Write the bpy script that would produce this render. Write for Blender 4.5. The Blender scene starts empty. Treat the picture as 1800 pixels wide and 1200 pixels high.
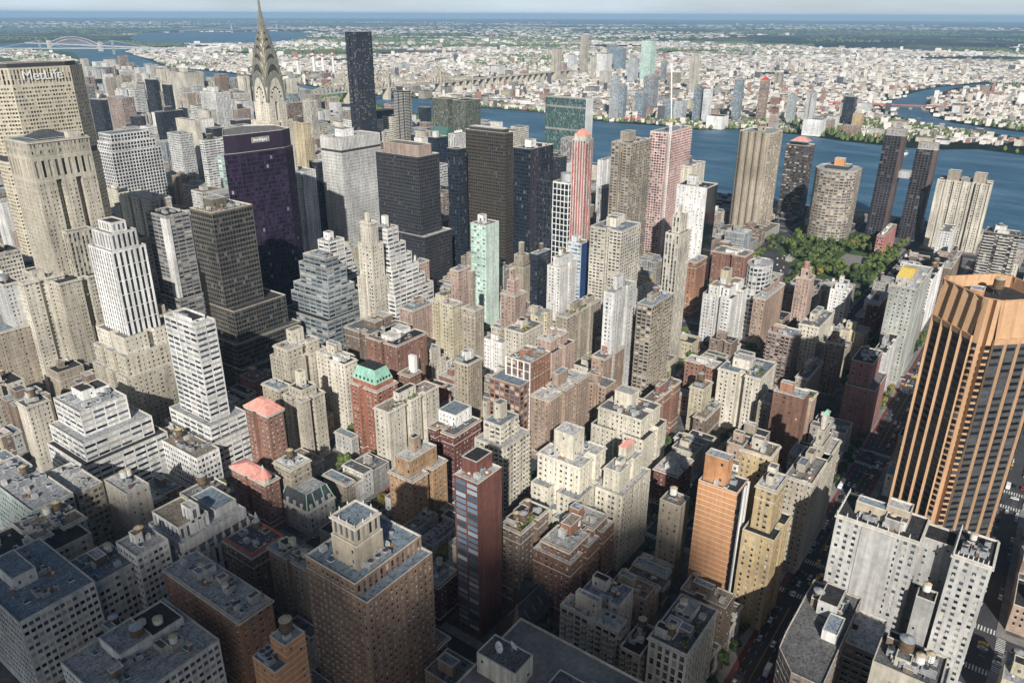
import bpy, math, random
import numpy as np
from math import radians, sin, cos, pi
from mathutils import Matrix, Vector
from mathutils.bvhtree import BVHTree

random.seed(7)
SC = bpy.context.scene
COL = SC.collection

# ------------------------------------------------------------------ camera, sky, sun, exposure
# World axes: x runs along the cross streets towards the river, y runs up the avenues, metres.
CAM = Vector((-60.6, -67.7, 287.6))
HEADING, PITCH, ROLL = 54.0, 23.08, 0.25
cd = bpy.data.cameras.new("camera")
cam = bpy.data.objects.new("camera", cd)
COL.objects.link(cam)
cd.sensor_fit = 'HORIZONTAL'
cd.sensor_width = 36.0
cd.lens = 1348.0 / 1800.0 * 36.0
cd.clip_start = 1.0
cd.clip_end = 200000.0
cam.matrix_world = (Matrix.Translation(CAM) @ Matrix.Rotation(radians(-HEADING), 4, 'Z')
                    @ Matrix.Rotation(radians(90 - PITCH), 4, 'X') @ Matrix.Rotation(radians(ROLL), 4, 'Z'))
SC.camera = cam

SUN_EL, SUN_AZ = 30.0, 236.0          # degrees; azimuth clockwise from +y
W = bpy.data.worlds.new("World")
SC.world = W
W.use_nodes = True
nt = W.node_tree
bgn = nt.nodes["Background"]
sky = nt.nodes.new("ShaderNodeTexSky")
sky.sky_type = 'NISHITA'
sky.sun_disc = False
sky.sun_elevation = radians(SUN_EL)
sky.sun_rotation = radians(SUN_AZ)
sky.air_density = 1.0
sky.dust_density = 1.2
tc = nt.nodes.new("ShaderNodeTexCoord")
mp = nt.nodes.new("ShaderNodeMapping")
mp.inputs['Scale'].default_value = (1.2, 1.2, 9.0)
no = nt.nodes.new("ShaderNodeTexNoise")
no.inputs['Scale'].default_value = 2.2
no.inputs['Detail'].default_value = 5.0
cr = nt.nodes.new("ShaderNodeValToRGB")
cr.color_ramp.elements[0].position = 0.36
cr.color_ramp.elements[0].color = (0.60, 0.60, 0.60, 1)
cr.color_ramp.elements[1].position = 0.62
cr.color_ramp.elements[1].color = (0.95, 0.95, 0.95, 1)
mx = nt.nodes.new("ShaderNodeMix")
mx.data_type = 'RGBA'
mx.inputs[7].default_value = (11.6, 13.4, 14.8, 1)      # thin high cloud, in the sky's own units
nt.links.new(tc.outputs['Generated'], mp.inputs['Vector'])
nt.links.new(mp.outputs['Vector'], no.inputs['Vector'])
nt.links.new(no.outputs['Fac'], cr.inputs['Fac'])
sp = nt.nodes.new("ShaderNodeSeparateXYZ")
nt.links.new(tc.outputs['Generated'], sp.inputs[0])
low = nt.nodes.new("ShaderNodeMapRange")             # cloud bank only low over the horizon
low.interpolation_type = 'SMOOTHSTEP'
low.inputs['From Min'].default_value = 0.26
low.inputs['From Max'].default_value = 0.06
nt.links.new(sp.outputs['Z'], low.inputs['Value'])
fm = nt.nodes.new("ShaderNodeMath")
fm.operation = 'MULTIPLY'
nt.links.new(cr.outputs['Color'], fm.inputs[0])
nt.links.new(low.outputs['Result'], fm.inputs[1])
nt.links.new(fm.outputs[0], mx.inputs[0])
nt.links.new(sky.outputs['Color'], mx.inputs[6])
nt.links.new(mx.outputs[2], bgn.inputs['Color'])
bgn.inputs['Strength'].default_value = 0.05

sd = bpy.data.lights.new("sun", 'SUN')
sd.energy = 5.0
sd.angle = radians(0.7)
sd.color = (1.0, 0.955, 0.89)
sun = bpy.data.objects.new("sun", sd)
COL.objects.link(sun)
_d = Vector((sin(radians(SUN_AZ)) * cos(radians(SUN_EL)), cos(radians(SUN_AZ)) * cos(radians(SUN_EL)), sin(radians(SUN_EL))))
sun.rotation_euler = _d.to_track_quat('Z', 'Y').to_euler()
sun.location = (0, 0, 900)

SC.view_settings.view_transform = 'Standard'
SC.view_settings.look = 'None'
SC.view_settings.exposure = 0.33
SC.view_settings.gamma = 1.0
SC.cycles.max_bounces = 5
SC.cycles.diffuse_bounces = 2
SC.cycles.glossy_bounces = 2
SC.cycles.transmission_bounces = 2
SC.cycles.volume_bounces = 0
SC.cycles.use_adaptive_sampling = True
SC.cycles.adaptive_threshold = 0.02
SC.cycles.use_denoising = True

# ------------------------------------------------------------------ materials
MATS = {}


def new_mat(name):
    m = bpy.data.materials.new(name)
    m.use_nodes = True
    b = m.node_tree.nodes["Principled BSDF"]
    return m, m.node_tree, b


def N(t, kind, **kw):
    n = t.nodes.new(kind)
    for k, v in kw.items():
        if k in n.inputs:
            n.inputs[k].default_value = v
        else:
            setattr(n, k, v)
    return n


def ramp(t, stops):
    r = t.nodes.new("ShaderNodeValToRGB")
    e = r.color_ramp.elements
    while len(e) < len(stops):
        e.new(0.5)
    for i, (p, c) in enumerate(stops):
        e[i].position = p
        e[i].color = (c[0], c[1], c[2], 1) if not isinstance(c, (int, float)) else (c, c, c, 1)
    return r


def mul(t, a, b, fac=1.0):
    m = t.nodes.new("ShaderNodeMix")
    m.data_type = 'RGBA'
    m.blend_type = 'MULTIPLY'
    m.inputs[0].default_value = fac
    t.links.new(a, m.inputs[6])
    t.links.new(b, m.inputs[7])
    return m.outputs[2]


def surf(name, col, rough=0.85, big=0.03, fine=0.6, amt=0.25, streak=0.2, vary=0.10, metal=0.0, brick=0.0):
    """A weathered plain surface: large stains, rain streaks, fine grain, each building a little different."""
    if name in MATS:
        return MATS[name]
    m, t, b = new_mat(name)
    co = N(t, "ShaderNodeTexCoord")
    oi = N(t, "ShaderNodeObjectInfo")
    base = N(t, "ShaderNodeRGB")
    base.outputs[0].default_value = (*col, 1)
    n1 = N(t, "ShaderNodeTexNoise", Scale=big, Detail=4.0)
    n2 = N(t, "ShaderNodeTexNoise", Scale=fine, Detail=3.0)
    mp = N(t, "ShaderNodeMapping")
    mp.inputs['Scale'].default_value = (0.55, 0.55, 0.03)
    n3 = N(t, "ShaderNodeTexNoise", Scale=1.0, Detail=2.0)
    t.links.new(co.outputs['Object'], n1.inputs['Vector'])
    t.links.new(co.outputs['Object'], n2.inputs['Vector'])
    t.links.new(co.outputs['Object'], mp.inputs['Vector'])
    t.links.new(mp.outputs['Vector'], n3.inputs['Vector'])
    r1 = ramp(t, [(0.3, 1 - amt), (0.7, 1 + amt * 0.5)])
    r2 = ramp(t, [(0.3, 1 - amt * 0.6), (0.7, 1 + amt * 0.3)])
    r3 = ramp(t, [(0.35, 1 - streak), (0.6, 1.0)])
    for n, r in ((n1, r1), (n2, r2), (n3, r3)):
        t.links.new(n.outputs['Fac'], r.inputs['Fac'])
    r4 = ramp(t, [(0.0, (1 - vary, 1 - vary, 1 - vary * 1.1)), (1.0, (1 + vary, 1 + vary * 0.9, 1 + vary * 0.7))])
    t.links.new(oi.outputs['Random'], r4.inputs['Fac'])
    c = mul(t, base.outputs[0], r1.outputs['Color'])
    c = mul(t, c, r2.outputs['Color'])
    if streak:
        c = mul(t, c, r3.outputs['Color'])
    c = mul(t, c, r4.outputs['Color'])
    t.links.new(c, b.inputs['Base Color'])
    b.inputs['Roughness'].default_value = rough
    b.inputs['Metallic'].default_value = metal
    b.inputs['Specular IOR Level'].default_value = 0.25
    MATS[name] = m
    return m


def glass(name, dark=(0.012, 0.018, 0.026), mid=(.075, .088, .10), blind=(.36, .345, .31), rough=0.12, pb=0.25, pm=0.45):
    """Window glass; the face's own texture coordinate picks bare glass, half drawn or drawn blinds."""
    if name in MATS:
        return MATS[name]
    m, t, b = new_mat(name)
    uv = N(t, "ShaderNodeUVMap")
    sx = N(t, "ShaderNodeSeparateXYZ")
    t.links.new(uv.outputs['UV'], sx.inputs[0])
    r = ramp(t, [(0.0, dark), (1 - pm - pb, mid), (1 - pb, blind)])
    r.color_ramp.interpolation = 'CONSTANT'
    t.links.new(sx.outputs['X'], r.inputs['Fac'])
    r2 = ramp(t, [(0.0, 0.7), (1.0, 1.3)])
    t.links.new(sx.outputs['Y'], r2.inputs['Fac'])
    t.links.new(mul(t, r.outputs['Color'], r2.outputs['Color']), b.inputs['Base Color'])
    b.inputs['Roughness'].default_value = rough
    b.inputs['Specular IOR Level'].default_value = 0.5
    MATS[name] = m
    return m


PAL = dict(cream=(.59, .55, .47), cream2=(.65, .605, .50), white=(.72, .715, .70), tan=(.36, .315, .255), tan2=(.40, .345, .27), tanc=(.48, .44, .36),
           tanr=(.36, .20, .13), brown=(.235, .18, .145), brick=(.27, .15, .115), dred=(.175, .075, .062), orange=(.56, .285, .14), orbrick=(.36, .19, .125),
           redor=(.34, .15, .105), pink=(.45, .335, .285), pinkgrey=(.36, .28, .245), pinktan=(.37, .275, .215), pinkred=(.33, .175, .16), redpink=(.48, .22, .20),
           grey=(.30, .29, .28), lgrey2=(.45, .447, .435), lgrey=(.52, .52, .51), steel=(.27, .30, .315), concrete=(.41, .42, .39), yellow=(.55, .50, .37), bandtan=(.135, .12, .095), redbrown=(.22, .125, .09), brown2=(.30, .20, .14), greymull=(.13, .14, .115), greenmull=(.09, .13, .125), ochre=(.47, .36, .205),
           ochre2=(.42, .27, .155), ochre3=(.60, .51, .35), dark=(.055, .055, .06), bronze=(.085, .072, .058), navy=(.035, .042, .06), purple=(.034, .024, .042),
           mint=(.55, .66, .60), bluep=(.62, .66, .70), redwhite=(.62, .56, .53), pinkcon=(.62, .45, .42), tealgrey=(.36, .42, .41), blackbrown=(.10, .08, .07))


def wall(c):
    if c in ('dark', 'bronze', 'navy', 'purple'):
        return surf("wall_" + c, PAL[c], rough=0.4, amt=0.15, streak=0.08)
    return surf("wall_" + c, PAL[c], amt=0.3, streak=0.28, fine=.35)


def roof_mat(name, col, vary):
    """Roofing laid in sheets: seams, patches and ponding stains."""
    m = surf(name, col, amt=.34, big=.3, fine=1.6, streak=0, vary=vary)
    t = m.node_tree
    b = t.nodes["Principled BSDF"]
    src = b.inputs['Base Color'].links[0].from_socket
    co = N(t, "ShaderNodeTexCoord")
    br = N(t, "ShaderNodeTexBrick")
    br.inputs['Scale'].default_value = .34
    br.inputs['Mortar Size'].default_value = .012
    br.inputs['Color1'].default_value = (1, 1, 1, 1)
    br.inputs['Color2'].default_value = (.80, .80, .82, 1)
    br.inputs['Mortar'].default_value = (.55, .55, .55, 1)
    t.links.new(co.outputs['Object'], br.inputs['Vector'])
    n = N(t, "ShaderNodeTexNoise", Scale=.9, Detail=5.0, Roughness=.7)
    t.links.new(co.outputs['Object'], n.inputs['Vector'])
    r = ramp(t, [(.40, .42), (.50, 1.0), (.66, 1.0), (.72, 1.25)])
    t.links.new(n.outputs['Fac'], r.inputs['Fac'])
    t.links.new(mul(t, mul(t, src, br.outputs['Color']), r.outputs['Color']), b.inputs['Base Color'])
    return m


ROOFS = [roof_mat("roof_silver", (.44, .46, .48), .25), roof_mat("roof_grey", (.20, .20, .205), .3), roof_mat("roof_black", (.05, .05, .055), .3), roof_mat("roof_pale", (.56, .555, .54), .2),
         roof_mat("roof_tan", (.30, .26, .21), .25), roof_mat("roof_bluegrey", (.26, .32, .38), .25)]
M_COPING = surf("coping_stone", (.55, .52, .46), amt=.15)
M_METAL = surf("galvanised_metal", (.46, .48, .50), rough=.45, amt=.3, metal=.3)
M_DARKMETAL = surf("dark_metal", (.07, .07, .075), rough=.5)
M_WOOD = surf("tank_wood", (.17, .115, .07), amt=.4, big=.5, fine=3)
M_TANKTOP = surf("tank_cap", (.52, .44, .30), amt=.3)
M_COPPER = surf("green_copper", (.30, .55, .44), amt=.25, big=.2)
M_SALMON = surf("salmon_tile", (.66, .31, .26), amt=.2, big=.2)
M_WHITE = surf("white_paint", (.80, .80, .78), amt=.12)
M_RED = surf("red_paint", (.55, .07, .06), amt=.15)
M_SLATE = surf("slate", (.075, .085, .095), amt=.3, big=.2)
M_GLASS = glass("window_glass")
M_GLASSD = glass("dark_glass", mid=(.02, .026, .034), blind=(.09, .10, .11), pb=.06, pm=.4, rough=.08)
M_GLASSM = glass("mint_glass", dark=(.10, .20, .18), mid=(.34, .55, .47), blind=(.55, .70, .62), pb=.25, pm=.5)
M_GLASSB = glass("blue_glass", dark=(.05, .09, .13), mid=(.12, .18, .24), blind=(.32, .38, .42), pb=.25, pm=.45)
M_FOLIAGE = None


# ------------------------------------------------------------------ mesh builder
class MB:
    """Collects quads and polygons; build() links them as one mesh object."""

    def __init__(s):
        s.v, s.f, s.m, s.u, s.n = [], [], [], [], 0
        s.polys = []
        s.jit = (1.0, 1.0, 1.0, 0.0)
        s.detail = False

    def quads(s, P, mat=0, uv=None):
        """P: (k,4,3) corner array; uv: (k,2) one value pair for a whole face."""
        P = np.asarray(P, float).reshape(-1, 4, 3)
        k = len(P)
        s.v.append(P.reshape(-1, 3))
        s.m.append(np.full(k, mat, int))
        s.u.append(np.zeros((k, 2)) if uv is None else np.asarray(uv, float))
        s.f.append(k)

    def quad(s, a, b, c, d, mat=0):
        s.quads([[a, b, c, d]], mat)

    def poly(s, pts, mat=0):
        s.polys.append((pts, mat))

    def box(s, x0, x1, y0, y1, z0, z1, mat=0, top=None, bottom=False):
        A, B, C, D = (x0, y0), (x1, y0), (x1, y1), (x0, y1)
        for p, q in ((A, B), (B, C), (C, D), (D, A)):
            s.quad((*p, z0), (*q, z0), (*q, z1), (*p, z1), mat)
        s.quad((*A, z1), (*B, z1), (*C, z1), (*D, z1), mat if top is None else top)
        if bottom:
            s.quad((*D, z0), (*C, z0), (*B, z0), (*A, z0), mat)

    def cyl(s, x, y, z0, z1, r, mat=0, seg=16, r2=None, cap=None):
        r2 = r if r2 is None else r2
        a = [2 * pi * i / seg for i in range(seg + 1)]
        for i in range(seg):
            s.quad((x + r * cos(a[i]), y + r * sin(a[i]), z0), (x + r * cos(a[i + 1]), y + r * sin(a[i + 1]), z0),
                   (x + r2 * cos(a[i + 1]), y + r2 * sin(a[i + 1]), z1), (x + r2 * cos(a[i]), y + r2 * sin(a[i]), z1), mat)
        if r2 > 0.01:
            s.poly([(x + r2 * cos(t), y + r2 * sin(t), z1) for t in a[:-1]], mat if cap is None else cap)

    def bar(s, p, q, w, mat=0):
        p, q = Vector(p), Vector(q)
        d = (q - p).normalized()
        a = d.cross(Vector((0, 0, 1)))
        a = Vector((1, 0, 0)) if a.length < 1e-4 else a.normalized()
        b = a.cross(d)
        o = [a * w / 2 + b * w / 2, -a * w / 2 + b * w / 2, -a * w / 2 - b * w / 2, a * w / 2 - b * w / 2]
        for i in range(4):
            j = (i + 1) % 4
            s.quad(p + o[i], p + o[j], q + o[j], q + o[i], mat)
        s.quad(*(q + k for k in o), mat)
        s.quad(*(p + k for k in reversed(o)), mat)

    def frustum(s, x0, x1, y0, y1, z0, X0, X1, Y0, Y1, z1, mat=0, top=None):
        a = [(x0, y0, z0), (x1, y0, z0), (x1, y1, z0), (x0, y1, z0)]
        b = [(X0, Y0, z1), (X1, Y0, z1), (X1, Y1, z1), (X0, Y1, z1)]
        for i in range(4):
            j = (i + 1) % 4
            s.quad(a[i], a[j], b[j], b[i], mat)
        s.quad(*b, mat if top is None else top)

    def mesh(s, name, mats, smooth=False):
        me = bpy.data.meshes.new(name)
        nq = sum(s.f)
        V = np.concatenate(s.v) if s.v else np.zeros((0, 3))
        mi = np.concatenate(s.m) if s.m else np.zeros(0, int)
        U = np.repeat(np.concatenate(s.u), 4, axis=0) if s.u else np.zeros((0, 2))
        loops = np.arange(nq * 4)
        starts = np.arange(nq) * 4
        tot = np.full(nq, 4)
        ev, el, es, et, em = [], [], [], [], []
        nv, nl = len(V), nq * 4
        for pts, m in s.polys:
            es.append(nl + len(el))
            et.append(len(pts))
            em.append(m)
            for p in pts:
                el.append(nv + len(ev))
                ev.append(tuple(p))
        if ev:
            V = np.concatenate([V, np.array(ev, float)])
            loops = np.concatenate([loops, np.array(el, int)])
            starts = np.concatenate([starts, np.array(es, int)])
            tot = np.concatenate([tot, np.array(et, int)])
            mi = np.concatenate([mi, np.array(em, int)])
            U = np.concatenate([U, np.zeros((len(el), 2))])
        me.vertices.add(len(V))
        me.vertices.foreach_set("co", V.astype(np.float32).ravel())
        me.loops.add(len(loops))
        me.loops.foreach_set("vertex_index", loops.astype(np.int32))
        me.polygons.add(len(starts))
        me.polygons.foreach_set("loop_start", starts.astype(np.int32))
        me.polygons.foreach_set("material_index", mi.astype(np.int32))
        ul = me.uv_layers.new(name="UVMap")
        ul.data.foreach_set("uv", U.astype(np.float32).ravel())
        for m in mats:
            me.materials.append(m)
        me.update(calc_edges=True)
        me.validate()
        if smooth:
            me.shade_smooth()
        return me

    def build(s, name, mats, parent=None, smooth=False):
        o = link(name, s.mesh(name, mats, smooth), parent)
        if parent is not None and parent.type == 'EMPTY':
            o.location = -parent.location            # vertices are given in world coordinates
        return o


def link(name, me, parent=None):
    o = bpy.data.objects.new(name, me)
    COL.objects.link(o)
    if parent is not None:
        o.parent = parent
    return o


def tag(o, label=None, cat=None, group=None, kind=None):
    if label:
        o['label'] = label
    if cat:
        o['category'] = cat
    if group:
        o['group'] = group
    if kind:
        o['kind'] = kind
    return o


def thing(name, loc, label, cat, group=None):
    o = bpy.data.objects.new(name, None)
    o.empty_display_size = 1.0
    COL.objects.link(o)
    o.location = loc
    return tag(o, label, cat, group)


def copy_tree(o, parent=None):
    c = o.copy()
    COL.objects.link(c)
    if parent is not None:
        c.parent = parent
    for ch in list(o.children):
        copy_tree(ch, c)
    return c


# ------------------------------------------------------------------ facades
# bay, floor height, window width and height as shares of the cell, recess depth
FS = dict(P=(3.3, 3.2, .37, .49, .28), P3=(3.0, 3.4, .36, .48, .25), R3=(2.5, 3.75, .86, .70, .10), VS=(3.6, 9.6, .5, .965, .5), P4=(3.6, 3.35, .43, .52, .3), T2=(1.9, 3.2, .72, .50, .3), A=(5.2, 15.5, .46, .82, .8), P2=(4.2, 3.1, .74, .46, .3), O=(2.7, 3.7, .72, .50, .22), O2=(4.2, 4.0, .55, .55, .5), R=(7.5, 3.7, .94, .46, .2),
          R2=(3.8, 3.7, .90, .46, .2), C=(2.3, 3.9, .88, .80, .10), V=(3.2, 3.5, .52, .90, .35), V2=(3.6, 4.4, .62, .82, .5), V3=(4.6, 4.6, .74, .72, .4), M=(2.4, 3.8, .40, .34, .15),
          F=(5.4, 6.4, .84, .86, .35), F2=(4.4, 3.3, .80, .74, .3), B=(3.6, 3.1, .78, .62, .3), B2=(3.4, 3.1, .92, .72, .6), N=(4.5, 3.3, .26, .38, .2), X=(9e9, 9e9, 0, 0, 0),
          T=(4.8, 4.2, .90, .60, .45), L=(6.2, 3.2, .9, .74, .25))


def facade(mb, p, q, z0, z1, st, rng, base=4.2, top=1.6, wm=0, gm=1, keep=1.0):
    """Wall from p to q (outside on the right hand), openings cut back to their glass."""
    bay, fh, ww, wh, rec = FS[st]
    if st == 'P':
        bay *= mb.jit[0]
        ww *= mb.jit[1]
        wh *= mb.jit[2]
    p, q = np.array(p, float), np.array(q, float)
    L = float(np.hypot(*(q - p)))
    H = z1 - z0
    nb, nf = int(round((L - .6) / bay)), int((H - base - top) // fh)
    if nb < 1 or nf < 1 or L < 2.2:
        mb.quad((*p, z0), (*q, z0), (*q, z1), (*p, z1), wm)
        return
    d = (q - p) / L
    n = np.array([d[1], -d[0]])
    ed = 0.35
    bw = (L - 2 * ed) / nb
    fh = (H - base - top) / nf
    zs = z0 + base

    def P3(u, z, dep):
        return np.stack([p[0] + d[0] * u - n[0] * dep, p[1] + d[1] * u - n[1] * dep, z + 0 * u], -1)

    def Q(u0, u1, a, b, da=0.0, db=0.0):
        u0, u1, a, b = np.broadcast_arrays(*(np.asarray(x, float) for x in (u0, u1, a, b)))
        return np.stack([P3(u0, a, da), P3(u1, a, da), P3(u1, b, db), P3(u0, b, db)], 1).reshape(-1, 4, 3)

    mb.quads(Q([0], [L], [z0], [zs]), wm)
    mb.quads(Q([0], [L], [z1 - top], [z1]), wm)
    mb.quads(Q([0, L - ed], [ed, L], [zs, zs], [z1 - top, z1 - top]), wm)
    I, J = np.meshgrid(np.arange(nb), np.arange(nf), indexing='ij')
    I, J = I.ravel(), J.ravel()
    on = rng.random(len(I)) < keep
    if (~on).any():
        mb.quads(Q(ed + I[~on] * bw, ed + (I[~on] + 1) * bw, zs + J[~on] * fh, zs + (J[~on] + 1) * fh), wm)
        I, J = I[on], J[on]
    a, b = ed + I * bw, ed + (I + 1) * bw
    c, e = zs + J * fh, zs + (J + 1) * fh
    wf, sh = np.ones(nb), np.zeros(nb)
    if st == 'P':
        k3 = rng.random(nb)
        wf = np.where(k3 < .22, .55, np.where(k3 > .86, 1.35, 1.0))
        sh = np.where(np.arange(nb) % 2 == 0, 1, -1) * mb.jit[3] * bw
    wv = np.minimum(ww * wf[I], .9)
    a1, b1 = a + bw * (1 - wv) / 2 + sh[I], b - bw * (1 - wv) / 2 + sh[I]
    c1 = c + fh * (1 - wh) * .55
    e1 = c1 + fh * wh
    mb.quads(Q(a, b, c, c1), wm)
    mb.quads(Q(a, b, e1, e), wm)
    mb.quads(Q(a, a1, c1, e1), wm)
    mb.quads(Q(b1, b, c1, e1), wm)
    r = rec

    def R(u0, z0_, u1, z1_):
        return np.stack([P3(u0, z0_, 0), P3(u1, z1_, 0), P3(u1, z1_, r), P3(u0, z0_, r)], 1)

    mb.quads(R(b1, e1, a1, e1), wm)
    mb.quads(R(a1, c1, b1, c1), wm)
    mb.quads(R(a1, e1, a1, c1), wm)
    mb.quads(R(b1, c1, b1, e1), wm)
    if mb.detail and st[0] == 'P':
        mb.quads(Q(a1 - .12, b1 + .12, c1 - .24, c1, -.11, -.11), 2)
        mb.quads(Q(a1 - .12, b1 + .12, c1, c1, -.11, 0), 2)
        ac = rng.random(len(a)) < .11
        if ac.any():
            um, zm = (a1 + b1)[ac] / 2, c1[ac] + .02
            mb.quads(Q(um - .36, um + .36, zm, zm + .48, -.38, -.38), 2)
            mb.quads(Q(um - .36, um + .36, zm + .48, zm + .48, -.38, rec), 2)
            for s_ in (-.36, .36):
                mb.quads(np.stack([P3(um + s_, zm, rec), P3(um + s_, zm, -.38), P3(um + s_, zm + .48, -.38), P3(um + s_, zm + .48, rec)], 1), 2)
    k = len(a)
    uv = rng.random((k, 2))
    if getattr(mb, 'wins', None) is not None and gm == 1:
        O_ = P3(a1, c1, r)
        for i in range(k):
            mb.wins.append((tuple(O_[i]), tuple(d), float(b1[i] - a1[i]), float(e1[i] - c1[i]), tuple(uv[i])))
    else:
        mb.quads(np.stack([P3(a1, c1, r), P3(b1, c1, r), P3(b1, e1, r), P3(a1, e1, r)], 1), gm, uv)
    return (p, d, n, ed, bw, nb, zs, fh, nf)


def balconies(mb, info, mat, dep=1.3, share=.7, skip=0):
    p, d, n, ed, bw, nb, zs, fh, nf = info
    for i in range(nb):
        if skip and i % skip == skip - 1:
            continue
        u0, u1 = ed + i * bw + bw * (1 - share) / 2, ed + (i + 1) * bw - bw * (1 - share) / 2
        A, B = p + d * u0, p + d * u1
        C, D = B + n * dep, A + n * dep
        for j in range(nf):
            z = zs + j * fh
            for s_, t_ in ((D, C), (C, B), (A, D)):
                mb.quad((*s_, z - .2), (*t_, z - .2), (*t_, z + .95), (*s_, z + .95), mat)
            mb.quad((*A, z + .0), (*D, z + .0), (*C, z + .0), (*B, z + .0), mat)
            mb.quad((*A, z - .2), (*B, z - .2), (*C, z - .2), (*D, z - .2), mat)


def ring(poly, k):
    """poly shrunk by k (convex, counter-clockwise)."""
    n = len(poly)
    out = []
    for i in range(n):
        a, b, c = Vector(poly[i - 1]), Vector(poly[i]), Vector(poly[(i + 1) % n])
        d1, d2 = (b - a).normalized(), (c - b).normalized()
        n1, n2 = Vector((-d1.y, d1.x)), Vector((-d2.y, d2.x))
        m = n1 + n2
        m = m / max(m.dot(n1), 0.2)
        out.append(tuple(b + m * k))
    return out


def roof(poly, z, mat, parent, coping, up=1.0, thick=.35):
    """Deck below a parapet with a coping, one part."""
    mb = MB()
    inn = ring(poly, thick)
    out = ring(poly, -.06)
    n = len(poly)
    for i in range(n):
        j = (i + 1) % n
        mb.quad((*out[i], z), (*out[j], z), (*inn[j], z), (*inn[i], z), 1)
        mb.quad((*out[i], z - .35), (*out[j], z - .35), (*out[j], z), (*out[i], z), 1)
        mb.quad((*inn[j], z - up), (*inn[i], z - up), (*inn[i], z), (*inn[j], z), 1)
    mb.poly([(*p, z - up) for p in inn], 0)
    return mb.build("roof", [mat, coping], parent)


def visible(p, q):
    d = Vector(q) - Vector(p)
    n = Vector((d.y, -d.x))
    c = (Vector(p) + Vector(q)) / 2
    return n.dot(Vector(CAM.xy) - c) > -0.35 * n.length * (Vector(CAM.xy) - c).length


def notched(poly, rng, dmax):
    out = []
    n = len(poly)
    for i in range(n):
        a, b = Vector(poly[i]), Vector(poly[(i + 1) % n])
        out.append(tuple(a))
        L = (b - a).length
        d = (b - a) / L
        nn = Vector((d.y, -d.x))
        if L > 19 and rng.random() < .75:
            k = 2 if L > 42 else 1
            for j in range(k):
                m_, w_, dp = L * (j + 1) / (k + 1) + rng.uniform(-2, 2), rng.uniform(3.2, 5.5), min(rng.uniform(3, 7), dmax)
                for u, v in ((m_ - w_ / 2, 0), (m_ - w_ / 2, dp), (m_ + w_ / 2, dp), (m_ + w_ / 2, 0)):
                    out.append(tuple(a + d * u - nn * v))
    return out


NEAR_WINDOWS = []
WINME = {}


def window_mesh(k, gm):
    if (k, gm.name) not in WINME:
        mb = MB()
        u = (k + .5) / 8
        mb.quads([[(0, .0, 0), (1, .0, 0), (1, .0, 1), (0, .0, 1)]], 0, [[u, (k * .37) % 1]])
        for (a, b, c, e) in ((0, 1, 0, .05), (0, 1, .95, 1), (0, .06, .05, .95), (.94, 1, .05, .95), (.06, .94, .48, .53)):
            mb.quad((a, -.05, c), (b, -.05, c), (b, -.05, e), (a, -.05, e), 1)
        WINME[(k, gm.name)] = mb.mesh("window", [gm, surf("window_frame_paint", (.30, .29, .27), vary=.3)])
    return WINME[(k, gm.name)]


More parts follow.
